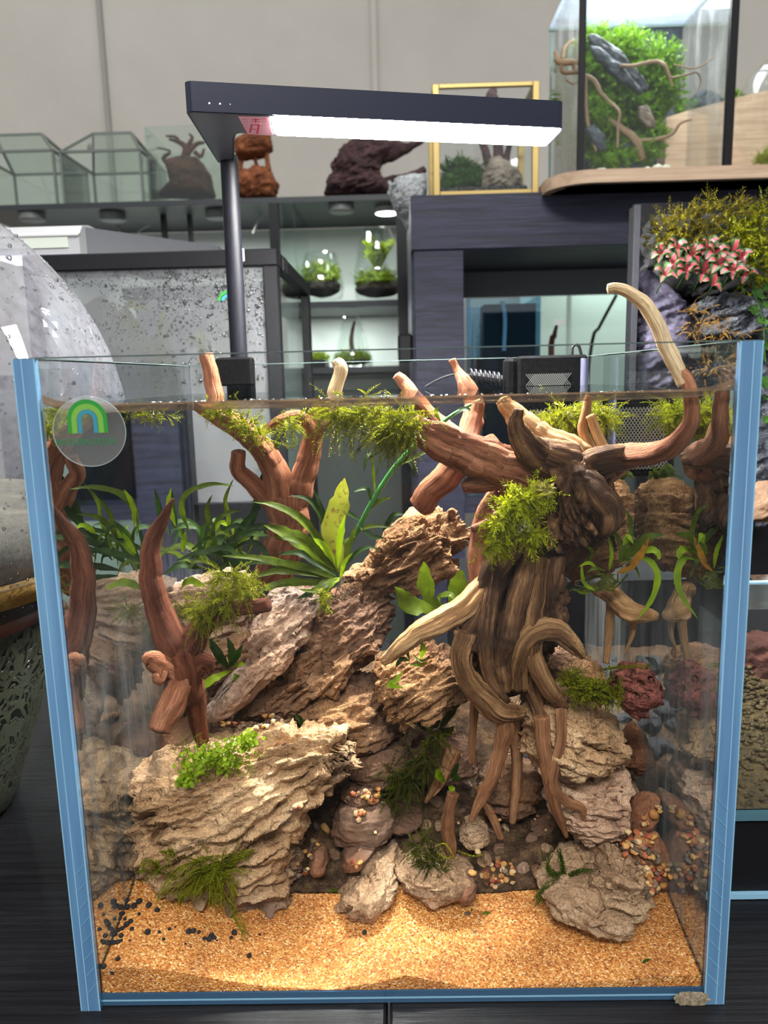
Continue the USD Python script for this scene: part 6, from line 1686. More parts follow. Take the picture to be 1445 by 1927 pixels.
limb(B, 'stub', [(632, 676, .19, 8), (640, 690, .19, 12), (634, 720, .19, 12), (622, 760, .19, 13), (606, 800, .19, 12)], m_paledry, 56, sides=28, knots=.6, label='pale dry stub standing out of the water')
limb(B, 'stub', [(388, 668, .19, 12), (396, 700, .19, 14), (404, 735, .19, 15), (420, 790, .185, 15)], m_redwood, 57, sides=28)
S = thing('driftwood', 'short dark red stubs poking through the water surface right of centre', 'driftwood', P(870, 735, .20))
limb(S, 'stub', [(746, 704, .21, 8), (762, 722, .21, 11), (790, 760, .205, 14), (830, 800, .20, 16), (880, 830, .18, 16)], m_redwood, 58, sides=28)
limb(S, 'stub', [(850, 676, .21, 7), (860, 698, .21, 8), (876, 722, .205, 14), (890, 760, .20, 17), (884, 810, .19, 18), (880, 832, .18, 16)], m_redwood, 59, sides=28, knots=.7)

# fallen branch at the back right
D = thing('driftwood', 'greyish brown branch lying over the stones by the right pane, below the curved leaves', 'driftwood', P(1190, 1160, .10))
limb(D, 'branch', [(1118, 1108, .13, 10), (1150, 1118, .118, 16), (1184, 1146, .106, 20), (1214, 1156, .096, 15), (1236, 1160, .09, 8)], m_tanwood, 61, sides=40, knots=.8, ridge=.2)
limb(D, 'twig', [(1150, 1130, .118, 9), (1146, 1180, .118, 8), (1140, 1248, .114, 6)], m_tanwood, 62, sides=20)
limb(D, 'twig', [(1186, 1160, .106, 10), (1192, 1190, .106, 5), (1176, 1230, .106, 2)], m_tanwood, 63, sides=16)
# upright root piece at the bottom centre
U = thing('driftwood', 'thin upright reddish stick with holes at the bottom centre', 'driftwood', P(848, 1640, .085))
limb(U, 'stick', [(852, 1490, .088, 12), (846, 1530, .086, 11), (843, 1575, .084, 13), (848, 1610, .082, 10), (850, 1642, .080, 7)], m_thinroot, 64, sides=32, knots=.9, ridge=.2)
U = thing('driftwood', 'splintered reddish stick leaning at the centre beside the dark weed', 'driftwood', P(800, 1505, .11))
limb(U, 'stick', [(852, 1410, .112, 14), (838, 1450, .110, 13), (818, 1480, .108, 8), (800, 1510, .106, 3)], m_thinroot, 65, sides=28, ridge=.4, knots=.6)
limb(U, 'splinter', [(842, 1450, .108, 6), (832, 1476, .106, 4), (816, 1498, .105, 1.5)], m_thinroot, 66, sides=12, ridge=.3)
# ================================================================ plants inside the aquarium
m_fern = leafy('java_fern_leaf', [(.15, (34, 62, 8)), (.4, (58, 98, 12)), (.65, (92, 138, 22)), (.9, (148, 184, 48))], trans=.38, spots=(58, 62, 24))
m_ferndark = leafy('deep_fern_leaf', [(.15, (14, 38, 10)), (.45, (28, 70, 16)), (.75, (54, 108, 26)), (.95, (110, 166, 44))], trans=.3)
m_brightleaf = leafy('fresh_green_leaf', [(.15, (70, 126, 12)), (.5, (110, 168, 22)), (.9, (164, 206, 50))], trans=.42)
m_oldleaf = leafy('spotted_old_leaf', [(.2, (116, 140, 52)), (.45, (142, 160, 70)), (.62, (136, 104, 52)), (.85, (92, 58, 30))], trans=.3, spots=(112, 86, 42), spots_at=.56)
m_brownleaf = leafy('brown_gold_leaf', [(.2, (112, 74, 24)), (.5, (168, 122, 40)), (.8, (92, 60, 26))], trans=.3, spots=(48, 32, 18))
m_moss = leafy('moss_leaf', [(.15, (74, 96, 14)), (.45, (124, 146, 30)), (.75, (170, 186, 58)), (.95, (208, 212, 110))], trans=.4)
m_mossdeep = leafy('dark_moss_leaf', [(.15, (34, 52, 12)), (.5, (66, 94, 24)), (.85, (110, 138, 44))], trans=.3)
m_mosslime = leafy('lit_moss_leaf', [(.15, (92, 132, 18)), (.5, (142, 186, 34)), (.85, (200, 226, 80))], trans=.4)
m_stem = flat('green_stem', (50, 112, 52), .4)
m_rootlet = flat('dark_rootlet', (54, 46, 26), .7)


def leaf(parent, rows, w, mat, seed=0, label=None, **kw):
    """rows (u, v, y); w: greatest width in photograph pixels"""
    pts = [P(u, v, y) for u, v, y in rows]
    ym = sum(q[2] for q in rows) / len(rows)
    return part(parent, 'leaf', leaf_mesh(pts, w * (.7 if w < 34 else .95) * PX(ym), seed=seed, **{**dict(n=16), **kw}), mat, smooth=True, label=label)


# narrow-leaved fern in the middle
f_ = thing('fern', 'narrow-leaved green fern rooted on the stones at the centre, leaves sweeping left', 'fern', P(636, 1090, .16))
for k, (rows, w, mt) in enumerate((
        ([(640, 1092, .16), (600, 1076, .15), (540, 1062, .14), (480, 1050, .13), (416, 1046, .125)], 26, m_fern),
        ([(636, 1096, .16), (590, 1078, .148), (530, 1074, .135), (476, 1086, .125)], 30, m_fern),
        ([(634, 1098, .158), (580, 1096, .145), (520, 1100, .135), (480, 1118, .13)], 26, m_fern),
        ([(634, 1080, .165), (608, 1030, .16), (570, 980, .155), (520, 952, .15), (472, 944, .145)], 26, m_fern),
        ([(630, 1076, .162), (590, 1036, .152), (544, 1008, .142), (496, 988, .135)], 38, m_fern),
        ([(628, 1072, .160), (596, 1046, .15), (560, 1018, .14), (512, 1010, .135)], 24, m_fern),
        ([(638, 1080, .17), (622, 1020, .17), (604, 970, .17), (580, 940, .168), (545, 932, .165)], 20, m_ferndark),
        ([(640, 1076, .165), (626, 1006, .165), (640, 946, .163), (649, 898, .16)], 46, m_oldleaf),
        ([(636, 1070, .150), (640, 1010, .148), (650, 968, .146)], 18, m_brightleaf),
        ([(630, 1060, .150), (610, 1030, .146), (588, 1012, .142)], 24, m_brightleaf),
        ([(646, 1080, .168), (656, 1030, .166), (672, 985, .164)], 16, m_fern),
        ([(630, 1090, .155), (596, 1110, .145), (556, 1128, .14)], 20, m_ferndark),
        ([(642, 1086, .158), (622, 1100, .15), (600, 1130, .146)], 18, m_brightleaf),
        ([(640, 1080, .17), (660, 1050, .17), (690, 1030, .17), (716, 1036, .17)], 14, m_ferndark),
        ([(632, 1084, .168), (590, 1056, .17), (560, 1040, .17), (520, 1044, .17)], 22, m_ferndark),
        ([(634, 1090, .152), (610, 1096, .142), (590, 1112, .138), (560, 1108, .136)], 16, m_fern),
        ([(640, 1090, .155), (648, 1060, .15), (664, 1040, .148)], 12, m_brightleaf),
        ([(636, 1088, .17), (612, 1000, .176), (606, 960, .178), (590, 920, .18)], 16, m_ferndark))):
    leaf(f_, rows, w, mt, seed=k, label='old leaf with brown spots' if mt is m_oldleaf else None)
for k in range(8):
    r = np.random.default_rng(k)
    part(f_, 'rootlet', tube([P(640 + r.normal(0, 8), 1090, .155), P(640 + r.normal(0, 14), 1112, .15), P(640 + r.normal(0, 22), 1130, .148)], .0003, 8, 4), m_rootlet)

# dark fern mass at the left back
g_ = thing('fern', 'dense dark green fern with long arching leaves behind the forked wood at left', 'fern', P(400, 1080, .20))
LV = [([(356, 1000, .18), (342, 958, .17), (356, 926, .165), (396, 912, .16), (440, 914, .158)], 20), ([(330, 1000, .19), (326, 960, .19), (322, 918, .185)], 18), ([(420, 1050, .20), (460, 1000, .19), (500, 990, .18), (540, 992, .175)], 20),
      ([(400, 1060, .20), (360, 1030, .19), (330, 1030, .185), (296, 1046, .18)], 20), ([(410, 1060, .2), (380, 1000, .19), (350, 990, .185), (320, 1000, .18)], 18), ([(400, 1060, .19), (430, 1020, .175), (470, 1004, .165), (510, 1010, .16)], 24),
      ([(380, 1060, .19), (400, 1000, .18), (420, 970, .175), (456, 960, .17)], 18), ([(400, 1070, .18), (440, 1060, .17), (490, 1056, .165), (530, 1062, .16)], 26), ([(380, 1070, .18), (340, 1064, .17), (310, 1080, .165)], 22),
      ([(420, 1060, .19), (400, 1010, .18), (390, 960, .17), (400, 930, .165)], 16), ([(430, 1050, .19), (450, 1000, .185), (480, 960, .18), (500, 900, .18)], 20), ([(470, 1000, .19), (490, 930, .19), (510, 870, .185), (532, 800, .18)], 28),
      ([(380, 1050, .2), (350, 1020, .2), (340, 980, .2)], 16), ([(440, 1070, .18), (410, 1040, .17), (370, 1042, .165), (330, 1056, .16)], 20), ([(400, 1080, .175), (450, 1084, .165), (480, 1098, .16)], 20),
      ([(420, 1040, .19), (430, 980, .185), (424, 940, .18), (440, 900, .175)], 14), ([(430, 1040, .185), (470, 1020, .175), (500, 1040, .17), (520, 1080, .165)], 18), ([(390, 1040, .19), (420, 1000, .18), (450, 990, .175), (470, 1012, .17)], 16)]
rr = np.random.default_rng(51)
for k in range(22):
    bu, bv = rr.uniform(350, 470), rr.uniform(1030, 1080)
    a = rr.uniform(.3, 2.84)
    L = rr.uniform(60, 120)
    y0 = rr.uniform(.175, .235)
    LV.append(([(bu, bv, y0), (bu + math.cos(a) * L * .5, bv - math.sin(a) * L * .6, y0 - .008), (bu + math.cos(a) * L, bv - math.sin(a) * L * .7, y0 - .014), (bu + math.cos(a) * L * 1.25, bv - math.sin(a) * L * .55 + 14, y0 - .02)], rr.uniform(12, 22)))
for k, (rows, w) in enumerate(LV):
    leaf(g_, rows, w, m_ferndark if k % 3 else m_fern, seed=60 + k)
for k, rows in enumerate(([(330, 990, .16), (318, 950, .155), (322, 918, .15)], [(344, 1040, .165), (346, 1018, .16), (350, 1000, .158)], [(404, 1000, .16), (416, 984, .155), (428, 990, .15)], [(340, 1108, .165), (356, 1094, .155), (388, 1104, .15)])):
    leaf(g_, rows, (16, 16, 18, 26)[k], m_brightleaf, seed=90 + k)
# stem plant with a thick slanting stem
s_ = thing('stem_plant', 'tall stem plant slanting up right from the stones at the centre, sparse feathery leaves', 'plant', P(664, 1016, .19))
part(s_, 'stem', tube([P(664, 1016, .19), P(700, 946, .185), P(742, 880, .18), P(790, 830, .178), P(850, 782, .175), P(904, 752, .172)], [.0021, .0021, .0019, .0017, .0014, .001], 40, 10), m_stem, smooth=True)
for k, (rows, w) in enumerate((([(700, 946, .185), (690, 920, .18), (664, 926, .176)], 14), ([(706, 930, .185), (702, 890, .18), (700, 850, .178)], 9), ([(700, 850, .178), (690, 862, .175), (684, 890, .172)], 10), ([(742, 880, .18), (770, 866, .176), (800, 852, .174), (815, 856, .172)], 12), ([(760, 862, .18), (776, 876, .176), (780, 900, .174)], 12),
                               ([(690, 960, .186), (712, 944, .182), (736, 936, .18)], 16), ([(680, 980, .187), (656, 966, .182), (636, 950, .18)], 14), ([(672, 1000, .187), (700, 990, .18), (740, 992, .178)], 14), ([(720, 1000, .18), (740, 970, .178), (760, 968, .176)], 16), ([(800, 822, .178), (830, 812, .174), (850, 826, .172)], 12),
                               ([(850, 782, .175), (872, 770, .172), (896, 776, .17)], 16), ([(830, 796, .176), (820, 776, .173), (826, 764, .17)], 12), ([(880, 764, .173), (902, 768, .17), (916, 790, .168)], 14), ([(668, 1010, .186), (650, 1020, .18), (640, 1040, .178)], 12), ([(676, 990, .186), (700, 1010, .18), (724, 1012, .176)], 18))):
    leaf(s_, rows, w, m_fern if k % 2 else m_ferndark, seed=130 + k, n=10)

# round-leaved plant on the stones left of the tree
b_ = thing('broad_leaved_plant', 'small plant with four broad rounded leaves left of the root tree', 'plant', P(836, 1150, .125))
for k, (rows, w) in enumerate((([(836, 1150, .125), (800, 1142, .12), (770, 1138, .116), (742, 1104, .112)], 42), ([(836, 1148, .125), (812, 1128, .12), (800, 1100, .118), (797, 1056, .114)], 36), ([(840, 1148, .125), (854, 1120, .12), (862, 1098, .116), (868, 1072, .112)], 36), ([(838, 1146, .12), (826, 1124, .115), (846, 1118, .11), (856, 1130, .106)], 18))):
    leaf(b_, rows, w, m_fern, seed=150 + k, belly=.62, fold=.12, base=.1)
part(b_, 'stem', tube([P(836, 1150, .125), P(828, 1160, .12), P(820, 1170, .12)], .0008, 6, 5), m_stem)
c_ = thing('broad_leaved_plant', 'small plant with a glossy bright oval leaf clinging below the tan root', 'plant', P(770, 1240, .09))
for k, (rows, w, mt) in enumerate((([(758, 1262, .086), (744, 1282, .082), (732, 1290, .08), (760, 1294, .076)], 20, m_brightleaf), ([(790, 1240, .088), (796, 1224, .084), (790, 1202, .082)], 16, m_brightleaf), ([(766, 1232, .088), (762, 1212, .084), (770, 1194, .082)], 10, m_fern), ([(770, 1250, .088), (786, 1252, .084), (804, 1246, .08)], 10, m_fern), ([(770, 1244, .088), (756, 1240, .084), (744, 1256, .082)], 14, m_ferndark), ([(776, 1232, .088), (792, 1244, .084), (808, 1238, .08)], 8, m_fern), ([(770, 1240, .088), (764, 1226, .084), (752, 1232, .08)], 14, m_ferndark))):
    leaf(c_, rows, w, mt, seed=160 + k, n=10, belly=.55)
d_ = thing('broad_leaved_plant', 'low plant with pointed green leaves in the hollow right of the forked wood', 'plant', P(430, 1262, .13))
for k, (rows, w, mt) in enumerate((([(436, 1262, .13), (408, 1274, .115), (388, 1288, .11), (370, 1306, .105)], 24, m_brightleaf), ([(440, 1268, .13), (450, 1286, .12), (446, 1312, .115)], 26, m_fern), ([(430, 1258, .13), (410, 1230, .125), (392, 1200, .12)], 26, m_ferndark), ([(432, 1254, .13), (436, 1226, .125), (428, 1200, .12)], 22, m_ferndark), ([(436, 1256, .13), (452, 1250, .12), (462, 1252, .115)], 14, m_brightleaf), ([(430, 1256, .135), (446, 1236, .13), (456, 1214, .125)], 20, m_ferndark))):
    leaf(d_, rows, w, mt, seed=170 + k, n=12, belly=.5)
e_ = thing('broad_leaved_plant', 'tiny plant with two bright round leaves above the thin upright stick', 'plant', P(846, 1470, .095))
for k, (rows, w, mt) in enumerate((([(838, 1470, .098), (826, 1460, .092), (822, 1446, .09)], 26, m_brightleaf), ([(846, 1478, .096), (850, 1484, .09), (854, 1494, .088)], 18, m_brightleaf), ([(848, 1466, .098), (856, 1450, .094), (862, 1436, .09)], 16, m_ferndark), ([(850, 1470, .098), (860, 1464, .094), (868, 1468, .09)], 14, m_ferndark))):
    leaf(e_, rows, w, mt, seed=180 + k, n=10, belly=.5)
e2 = thing('broad_leaved_plant', 'small dark green leaves in the shade above the top of the layered stone', 'plant', P(565, 1366, .12))
for k, rows in enumerate(([(566, 1370, .12), (556, 1358, .112), (548, 1352, .108)], [(566, 1370, .12), (580, 1368, .112), (594, 1374, .108)], [(564, 1368, .12), (566, 1354, .114), (552, 1344, .11)], [(570, 1372, .12), (588, 1362, .114), (584, 1352, .112)])):
    leaf(e2, rows, 14, m_ferndark, seed=190 + k, n=8)
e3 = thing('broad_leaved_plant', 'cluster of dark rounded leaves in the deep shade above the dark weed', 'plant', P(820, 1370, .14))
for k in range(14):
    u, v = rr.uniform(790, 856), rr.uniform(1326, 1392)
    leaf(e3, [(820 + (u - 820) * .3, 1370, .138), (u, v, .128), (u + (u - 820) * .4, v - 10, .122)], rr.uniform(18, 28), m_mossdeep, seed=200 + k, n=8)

# curved-leaf plant at the right pane
k_ = thing('fern', 'green fern with long curved leaves and one brown leaf by the right side pane', 'fern', P(1150, 1080, 0.093))
for k, (rows, w, mt) in enumerate((([(1176, 1058, 0.093), (1216, 1052, 0.087), (1236, 1082, 0.083), (1228, 1124, 0.081), (1198, 1168, 0.079)], 20, m_brightleaf), ([(1170, 1056, 0.093), (1196, 1032, 0.087), (1220, 1012, 0.083), (1250, 1006, 0.081)], 30, m_fern), ([(1180, 1050, 0.093), (1216, 1036, 0.086), (1236, 1040, 0.082), (1240, 1054, 0.081)], 24, m_brightleaf),
                                   ([(1180, 1056, 0.096), (1186, 1010, 0.096), (1182, 970, 0.095), (1164, 950, 0.093)], 14, m_fern), ([(1180, 1040, 0.096), (1160, 1010, 0.093), (1140, 992, 0.092)], 18, m_fern), ([(1172, 1046, 0.093), (1180, 1010, 0.090), (1192, 1024, 0.087)], 16, m_brightleaf), ([(1146, 1074, 0.093), (1150, 1040, 0.090), (1144, 1010, 0.088)], 12, m_brightleaf),
                                   ([(1130, 1080, 0.093), (1110, 1060, 0.087), (1090, 1066, 0.084)], 12, m_brightleaf), ([(1120, 1112, 0.087), (1098, 1096, 0.081), (1094, 1060, 0.078)], 14, m_brightleaf), ([(1110, 1056, 0.093), (1112, 1036, 0.090), (1094, 1024, 0.087)], 14, m_fern), ([(1166, 1060, 0.093), (1176, 1030, 0.091), (1204, 1022, 0.088)], 22, m_fern),
                                   ([(1120, 1110, 0.087), (1096, 1116, 0.084), (1076, 1106, 0.081)], 10, m_fern), ([(1160, 1040, 0.099), (1150, 1000, 0.099), (1170, 985, 0.098)], 14, m_ferndark), ([(1140, 1074, 0.093), (1120, 1070, 0.087), (1102, 1078, 0.084)], 9, m_fern), ([(1170, 1050, 0.093), (1190, 1060, 0.088), (1206, 1090, 0.086)], 12, m_fern))):
    leaf(k_, rows, w, mt, seed=220 + k)
leaf(k_, [(1160, 1078, 0.087), (1184, 1068, 0.082), (1206, 1042, 0.079), (1222, 1010, 0.078)], 22, m_brownleaf, seed=240, label='brown speckled leaf')
part(k_, 'rootlets', cat_mesh([tube([P(1150 + rr.normal(0, 14), 1080, .098), P(1135 + rr.normal(0, 18), 1098, .096), P(1120 + rr.normal(0, 20), 1112, .094)], .0005, 6, 4) for _ in range(26)]), m_mossdeep, kind='stuff')
k2 = thing('fern', 'small fern tuft on the stone behind the root tree, near the right pane', 'fern', P(1165, 905, .15))
for k in range(14):
    a = rr.uniform(.2, 2.9)
    L = rr.uniform(26, 60)
    leaf(k2, [(1165, 905, .146), (1165 + math.cos(a) * L * .6, 905 - math.sin(a) * L * .5, .142), (1165 + math.cos(a) * L, 905 - math.sin(a) * L * .5 + 8, .138)], rr.uniform(9, 15), m_fern, seed=250 + k, n=10)

# ---------------------------------------------------------------- mosses: clumps of countless strands


def moss(label, spots, mat, leaf_px, L_px, seed, dens=1.0, cat='moss', **kw):
    q = []
    for k, (u, v, y, ru, rv) in enumerate(spots):
        s = PX(y)
        q.append(moss_mesh(P(u, v, y), (ru * s, max(ru, rv) * s * .5, rv * s), max(6, int(dens * ru * rv / 10)), leaf_px * s, seed + 7 * k, L_px * s, **kw))
    return solo('moss', cat_mesh(q), mat, label, cat, kind='stuff', smooth=True)


def strands(label, rows, mat, leaf_px, seed, cat='moss', jitter=6, copies=3):
    """named strands: rows of pixel paths"""
    q = []
    r = np.random.default_rng(seed)
    for k, path in enumerate(rows):
        for c in range(copies):
            j = r.normal(0, jitter, (len(path), 2)) * np.linspace(.4, 1, len(path))[:, None]
            p = np.array([P(u + a, v + b, y) for (u, v, y), (a, b) in zip(path, j)])
            q.append(strands_mesh(p[None], leaf_px * PX(path[0][2]), seed + k * 5 + c))
    return q


moss('wispy green moss on the arm of the forked wood at left', [(420, 1136, .075, 46, 22), (460, 1110, .075, 24, 20), (380, 1160, .075, 22, 34), (430, 1090, .078, 40, 14)], m_moss, 9, 54, 700, .8, gravity=.5, up=.2)
q = strands('', [[(300, 1640, .036), (290, 1625, .034), (272, 1630, .032), (268, 1645, .03)], [(330, 1650, .036), (300, 1640, .033), (280, 1650, .031)], [(480, 1600, .04), (420, 1620, .036), (360, 1650, .033), (310, 1680, .03)], [(470, 1610, .04), (400, 1640, .035), (350, 1680, .032), (345, 1700, .03)], [(440, 1610, .04), (380, 1620, .035), (330, 1640, .032), (300, 1690, .03)], [(330, 1610, .036), (310, 1602, .034), (318, 1630, .032)], [(440, 1660, .038), (440, 1700, .034), (452, 1740, .03), (470, 1758, .028)]], m_moss, 9, 720, jitter=8, copies=5)
q.append(moss_mesh(P(400, 1640, .036), (64 * PX(.036), .012, 26 * PX(.036)), 120, 9 * PX(.036), 731, 60 * PX(.036), gravity=.3, up=0, bias=(-.4, -.4, -.2)))
solo('moss', cat_mesh(q), m_moss, 'trailing green moss hanging on the front of the layered stone at lower left', 'moss', kind='stuff', smooth=True)
moss('feathery green moss trailing at the water surface left of the root tree', [(700, 782, .09, 60, 16), (752, 790, .088, 34, 26), (772, 800, .068, 28, 26), (740, 800, .072, 30, 24), (650, 776, .09, 40, 12), (620, 770, .092, 24, 8)], m_moss, 10, 76, 740, .8, gravity=.45, up=0, bias=(-.35, -.3, -.2))
q = strands('', [[(690, 790, .088), (640, 790, .085), (600, 812, .082), (560, 836, .08)], [(720, 800, .088), (690, 830, .085), (670, 850, .082), (668, 868, .08)], [(740, 810, .086), (720, 840, .083), (705, 860, .08), (690, 872, .078)], [(680, 780, .088), (640, 800, .085), (630, 840, .082)], [(700, 790, .088), (680, 820, .085), (676, 850, .082)], [(560, 836, .08), (545, 838, .08), (536, 828, .079)]], m_moss, 8, 750, jitter=4, copies=2)
solo('moss', cat_mesh(q), m_moss, 'thin moss strands trailing down left from the clump at the water surface', 'moss', kind='stuff', smooth=True)
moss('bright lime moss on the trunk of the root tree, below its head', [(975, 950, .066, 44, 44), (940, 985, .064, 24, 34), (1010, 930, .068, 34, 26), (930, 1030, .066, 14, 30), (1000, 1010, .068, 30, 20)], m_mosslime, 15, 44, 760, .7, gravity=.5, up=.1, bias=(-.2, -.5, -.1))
solo('moss', moss_mesh(P(1024, 922, .066), (.0045, .004, .0045), 60, .0022, 771, .006, gravity=.1), leafy('pale_moss_leaf', [(.2, (196, 186, 130)), (.8, (226, 220, 170))]), 'pale yellowish tuft beside the lime moss on the root tree', 'moss', kind='stuff', smooth=True)
moss('green moss at the water surface at the back right, left of the curved branch', [(1060, 790, .16, 50, 26), (1110, 770, .16, 40, 18), (1030, 820, .16, 28, 26), (1135, 790, .15, 22, 16), (1090, 815, .16, 24, 14)], m_moss, 10, 60, 780, .9, gravity=.3, up=0)
moss('bushy green moss on the stones at right, beside the dark red stone', [(1105, 1300, .075, 54, 26), (1080, 1285, .078, 34, 16), (1140, 1310, .075, 28, 20)], m_moss, 9, 30, 790, 1.3, gravity=.1)
q = strands('', [[(1130, 1260, .075), (1180, 1252, .066), (1222, 1258, .058)], [(1140, 1290, .08), (1150, 1270, .078), (1146, 1250, .078)], [(1166, 1270, .064), (1168, 1310, .06), (1162, 1340, .058)]], m_moss, 8, 800, jitter=3, copies=3)
solo('moss', cat_mesh(q), m_moss, 'moss strands draped from the bushy clump to the dark red stone', 'moss', kind='stuff', smooth=True)
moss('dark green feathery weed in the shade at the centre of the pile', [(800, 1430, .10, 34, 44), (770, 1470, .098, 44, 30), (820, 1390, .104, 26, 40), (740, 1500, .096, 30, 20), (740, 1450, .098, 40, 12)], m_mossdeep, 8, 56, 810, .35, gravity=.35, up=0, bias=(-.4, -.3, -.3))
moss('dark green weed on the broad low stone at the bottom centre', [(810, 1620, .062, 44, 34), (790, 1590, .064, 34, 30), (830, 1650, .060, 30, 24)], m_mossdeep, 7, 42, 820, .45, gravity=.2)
q = strands('', [[(820, 1602, .06), (840, 1616, .057), (854, 1612, .056)], [(822, 1588, .06), (842, 1592, .057), (858, 1618, .056)], [(860, 1600, .06), (890, 1612, .058), (905, 1606, .057)]], m_brightleaf, 6, 830, jitter=2, copies=1)
solo('moss', cat_mesh(q), m_mosslime, 'bright thin sprig in front of the thin upright stick', 'moss', kind='stuff', smooth=True)
q = strands('', [[(1060, 1650, .05), (1060, 1620, .048), (1052, 1600, .047)], [(1066, 1652, .05), (1040, 1660, .046), (1012, 1684, .044)], [(1066, 1650, .05), (1090, 1640, .047), (1116, 1636, .045)], [(1060, 1650, .05), (1034, 1640, .047), (1028, 1600, .046)], [(1060, 1652, .05), (1024, 1676, .045), (1008, 1696, .044)]], m_mossdeep, 9, 840, jitter=5, copies=5)
solo('moss', cat_mesh(q), leafy('mid_moss_leaf', [(.2, (38, 76, 22)), (.6, (78, 128, 36)), (.9, (124, 168, 58))]), 'green moss sprigs spreading over the grey-brown stone at lower right', 'moss', kind='stuff', smooth=True)
moss('yellow-green moss along the wood at the water surface, upper left', [(420, 776, .155, 40, 12), (460, 800, .155, 34, 14), (490, 820, .155, 24, 14), (400, 765, .155, 26, 8)], m_moss, 9, 36, 850, 1.0, gravity=.3)
moss('thin floating moss at the upper left near the round sticker', [(280, 778, .10, 26, 8), (310, 782, .10, 20, 6), (250, 770, .10, 16, 8)], m_moss, 9, 34, 860, .9, gravity=.1, up=0)
moss('moss strands under the water surface between the forked branches at the back', [(545, 800, .15, 24, 26), (610, 778, .15, 20, 8), (580, 770, .15, 30, 6)], m_moss, 8, 40, 880, .5, gravity=.5, up=0)
moss('green tuft of moss hanging below the fern at the middle left', [(612, 1140, .12, 8, 16), (608, 1118, .125, 8, 12)], m_moss, 8, 18, 885, 2.4, gravity=.3)
moss('moss on the light stones behind the forked wood', [(350, 1150, .15, 20, 16), (330, 1190, .15, 12, 12), (470, 1090, .14, 26, 12)], m_moss, 8, 34, 888, .9, gravity=.3)

# pearl weed on the layered stone: tiny round leaves
m_pearl = leafy('pearl_weed_leaf', [(.15, (70, 124, 10)), (.5, (104, 160, 20)), (.9, (150, 196, 52))], trans=.4)
q = []
r = np.random.default_rng(61)
for k in range(760):
    c0 = ((362, 1448, 26, 26), (385, 1425, 30, 22), (455, 1398, 26, 20), (470, 1390, 14, 14), (430, 1440, 26, 22), (350, 1470, 14, 12), (410, 1420, 30, 18))[k % 7]
    c = P(c0[0] + r.normal(0, c0[2] * .5), c0[1] + r.normal(0, c0[3] * .5), .052 + r.normal(0, .006))
    w = r.uniform(2.4, 5.0) * PX(.05)
    n = np.array([r.normal(0, .5), -.5 + r.normal(0, .4), .8])
    n /= np.linalg.norm(n)
    a = np.cross(n, [1, .2, .1])
    a /= np.linalg.norm(a)
    b = np.cross(n, a)
    th = np.arange(6) * np.pi / 3
    vv = np.vstack([c, c + w * (np.cos(th)[:, None] * a * 1.15 + np.sin(th)[:, None] * b) + n * w * .15])
    q.append((vv, np.array([[0, j + 1, (j + 1) % 6 + 1] for j in range(6)])))
st_ = [tube([P(u, v, .054), P(u + r.normal(0, 14), v - r.uniform(8, 34), .05), P(u + r.normal(0, 24), v - r.uniform(14, 50), .048)], .0002, 6, 3) for u, v in [(r.uniform(340, 470), r.uniform(1420, 1470)) for _ in range(70)]]
solo('pearl_weed', cat_mesh(q + st_), m_pearl, 'bright green small-leaved weed growing on top of the layered stone', 'plant', kind='stuff')
# ================================================================ gravel and pellets
def pebble_mats(name, cols):
    return [flat('%s_%d' % (name, k), [q * .86 for q in c], .5, specular_ior_level=.2) for k, c in enumerate(cols)]


pm_ = pebble_mats('gravel', [(206, 150, 84), (186, 128, 70), (150, 72, 48), (222, 190, 140), (132, 108, 86), (198, 160, 112), (168, 112, 66), (104, 86, 72), (216, 166, 96), (176, 96, 62)])
PROTO = []
for k, mt in enumerate(pm_):
    PROTO.append((pebble_mesh(1200 + k, 2, .75, .8), mt))
FIRST = {}


def pebble(name, label, c, s, k, group, cat='pebble', rot=None, mat=None, shape=None):
    """the first of each kind is built, the others refer to it"""
    key = (name, k, mat)
    rot = rot if rot is not None else RNG.uniform(-60, 60, 3) * [.5, .5, 3]
    if key not in FIRST:
        p = fresh('/World/' + name)
        x = UsdGeom.Xform.Define(stage, p)
        x.AddTranslateOp(opSuffix='at').Set(Gf.Vec3d(*map(float, c)))
        x.AddRotateXYZOp(opSuffix='at').Set(Gf.Vec3f(*map(float, rot)))
        x.AddScaleOp(opSuffix='at').Set(Gf.Vec3f(float(s), float(s), float(s)))
        (vv, ff), mt = PROTO[k % len(PROTO)]
        if shape is not None:
            vv, ff = shape
        usdkit.mesh(stage, p + '/body', (vv, ff), mat or mt, smooth=True)
        keys(p, label, cat, group)
        FIRST[key] = p
        return p
    return copy_of(FIRST[key], name, label, cat, c, rot, s, group)


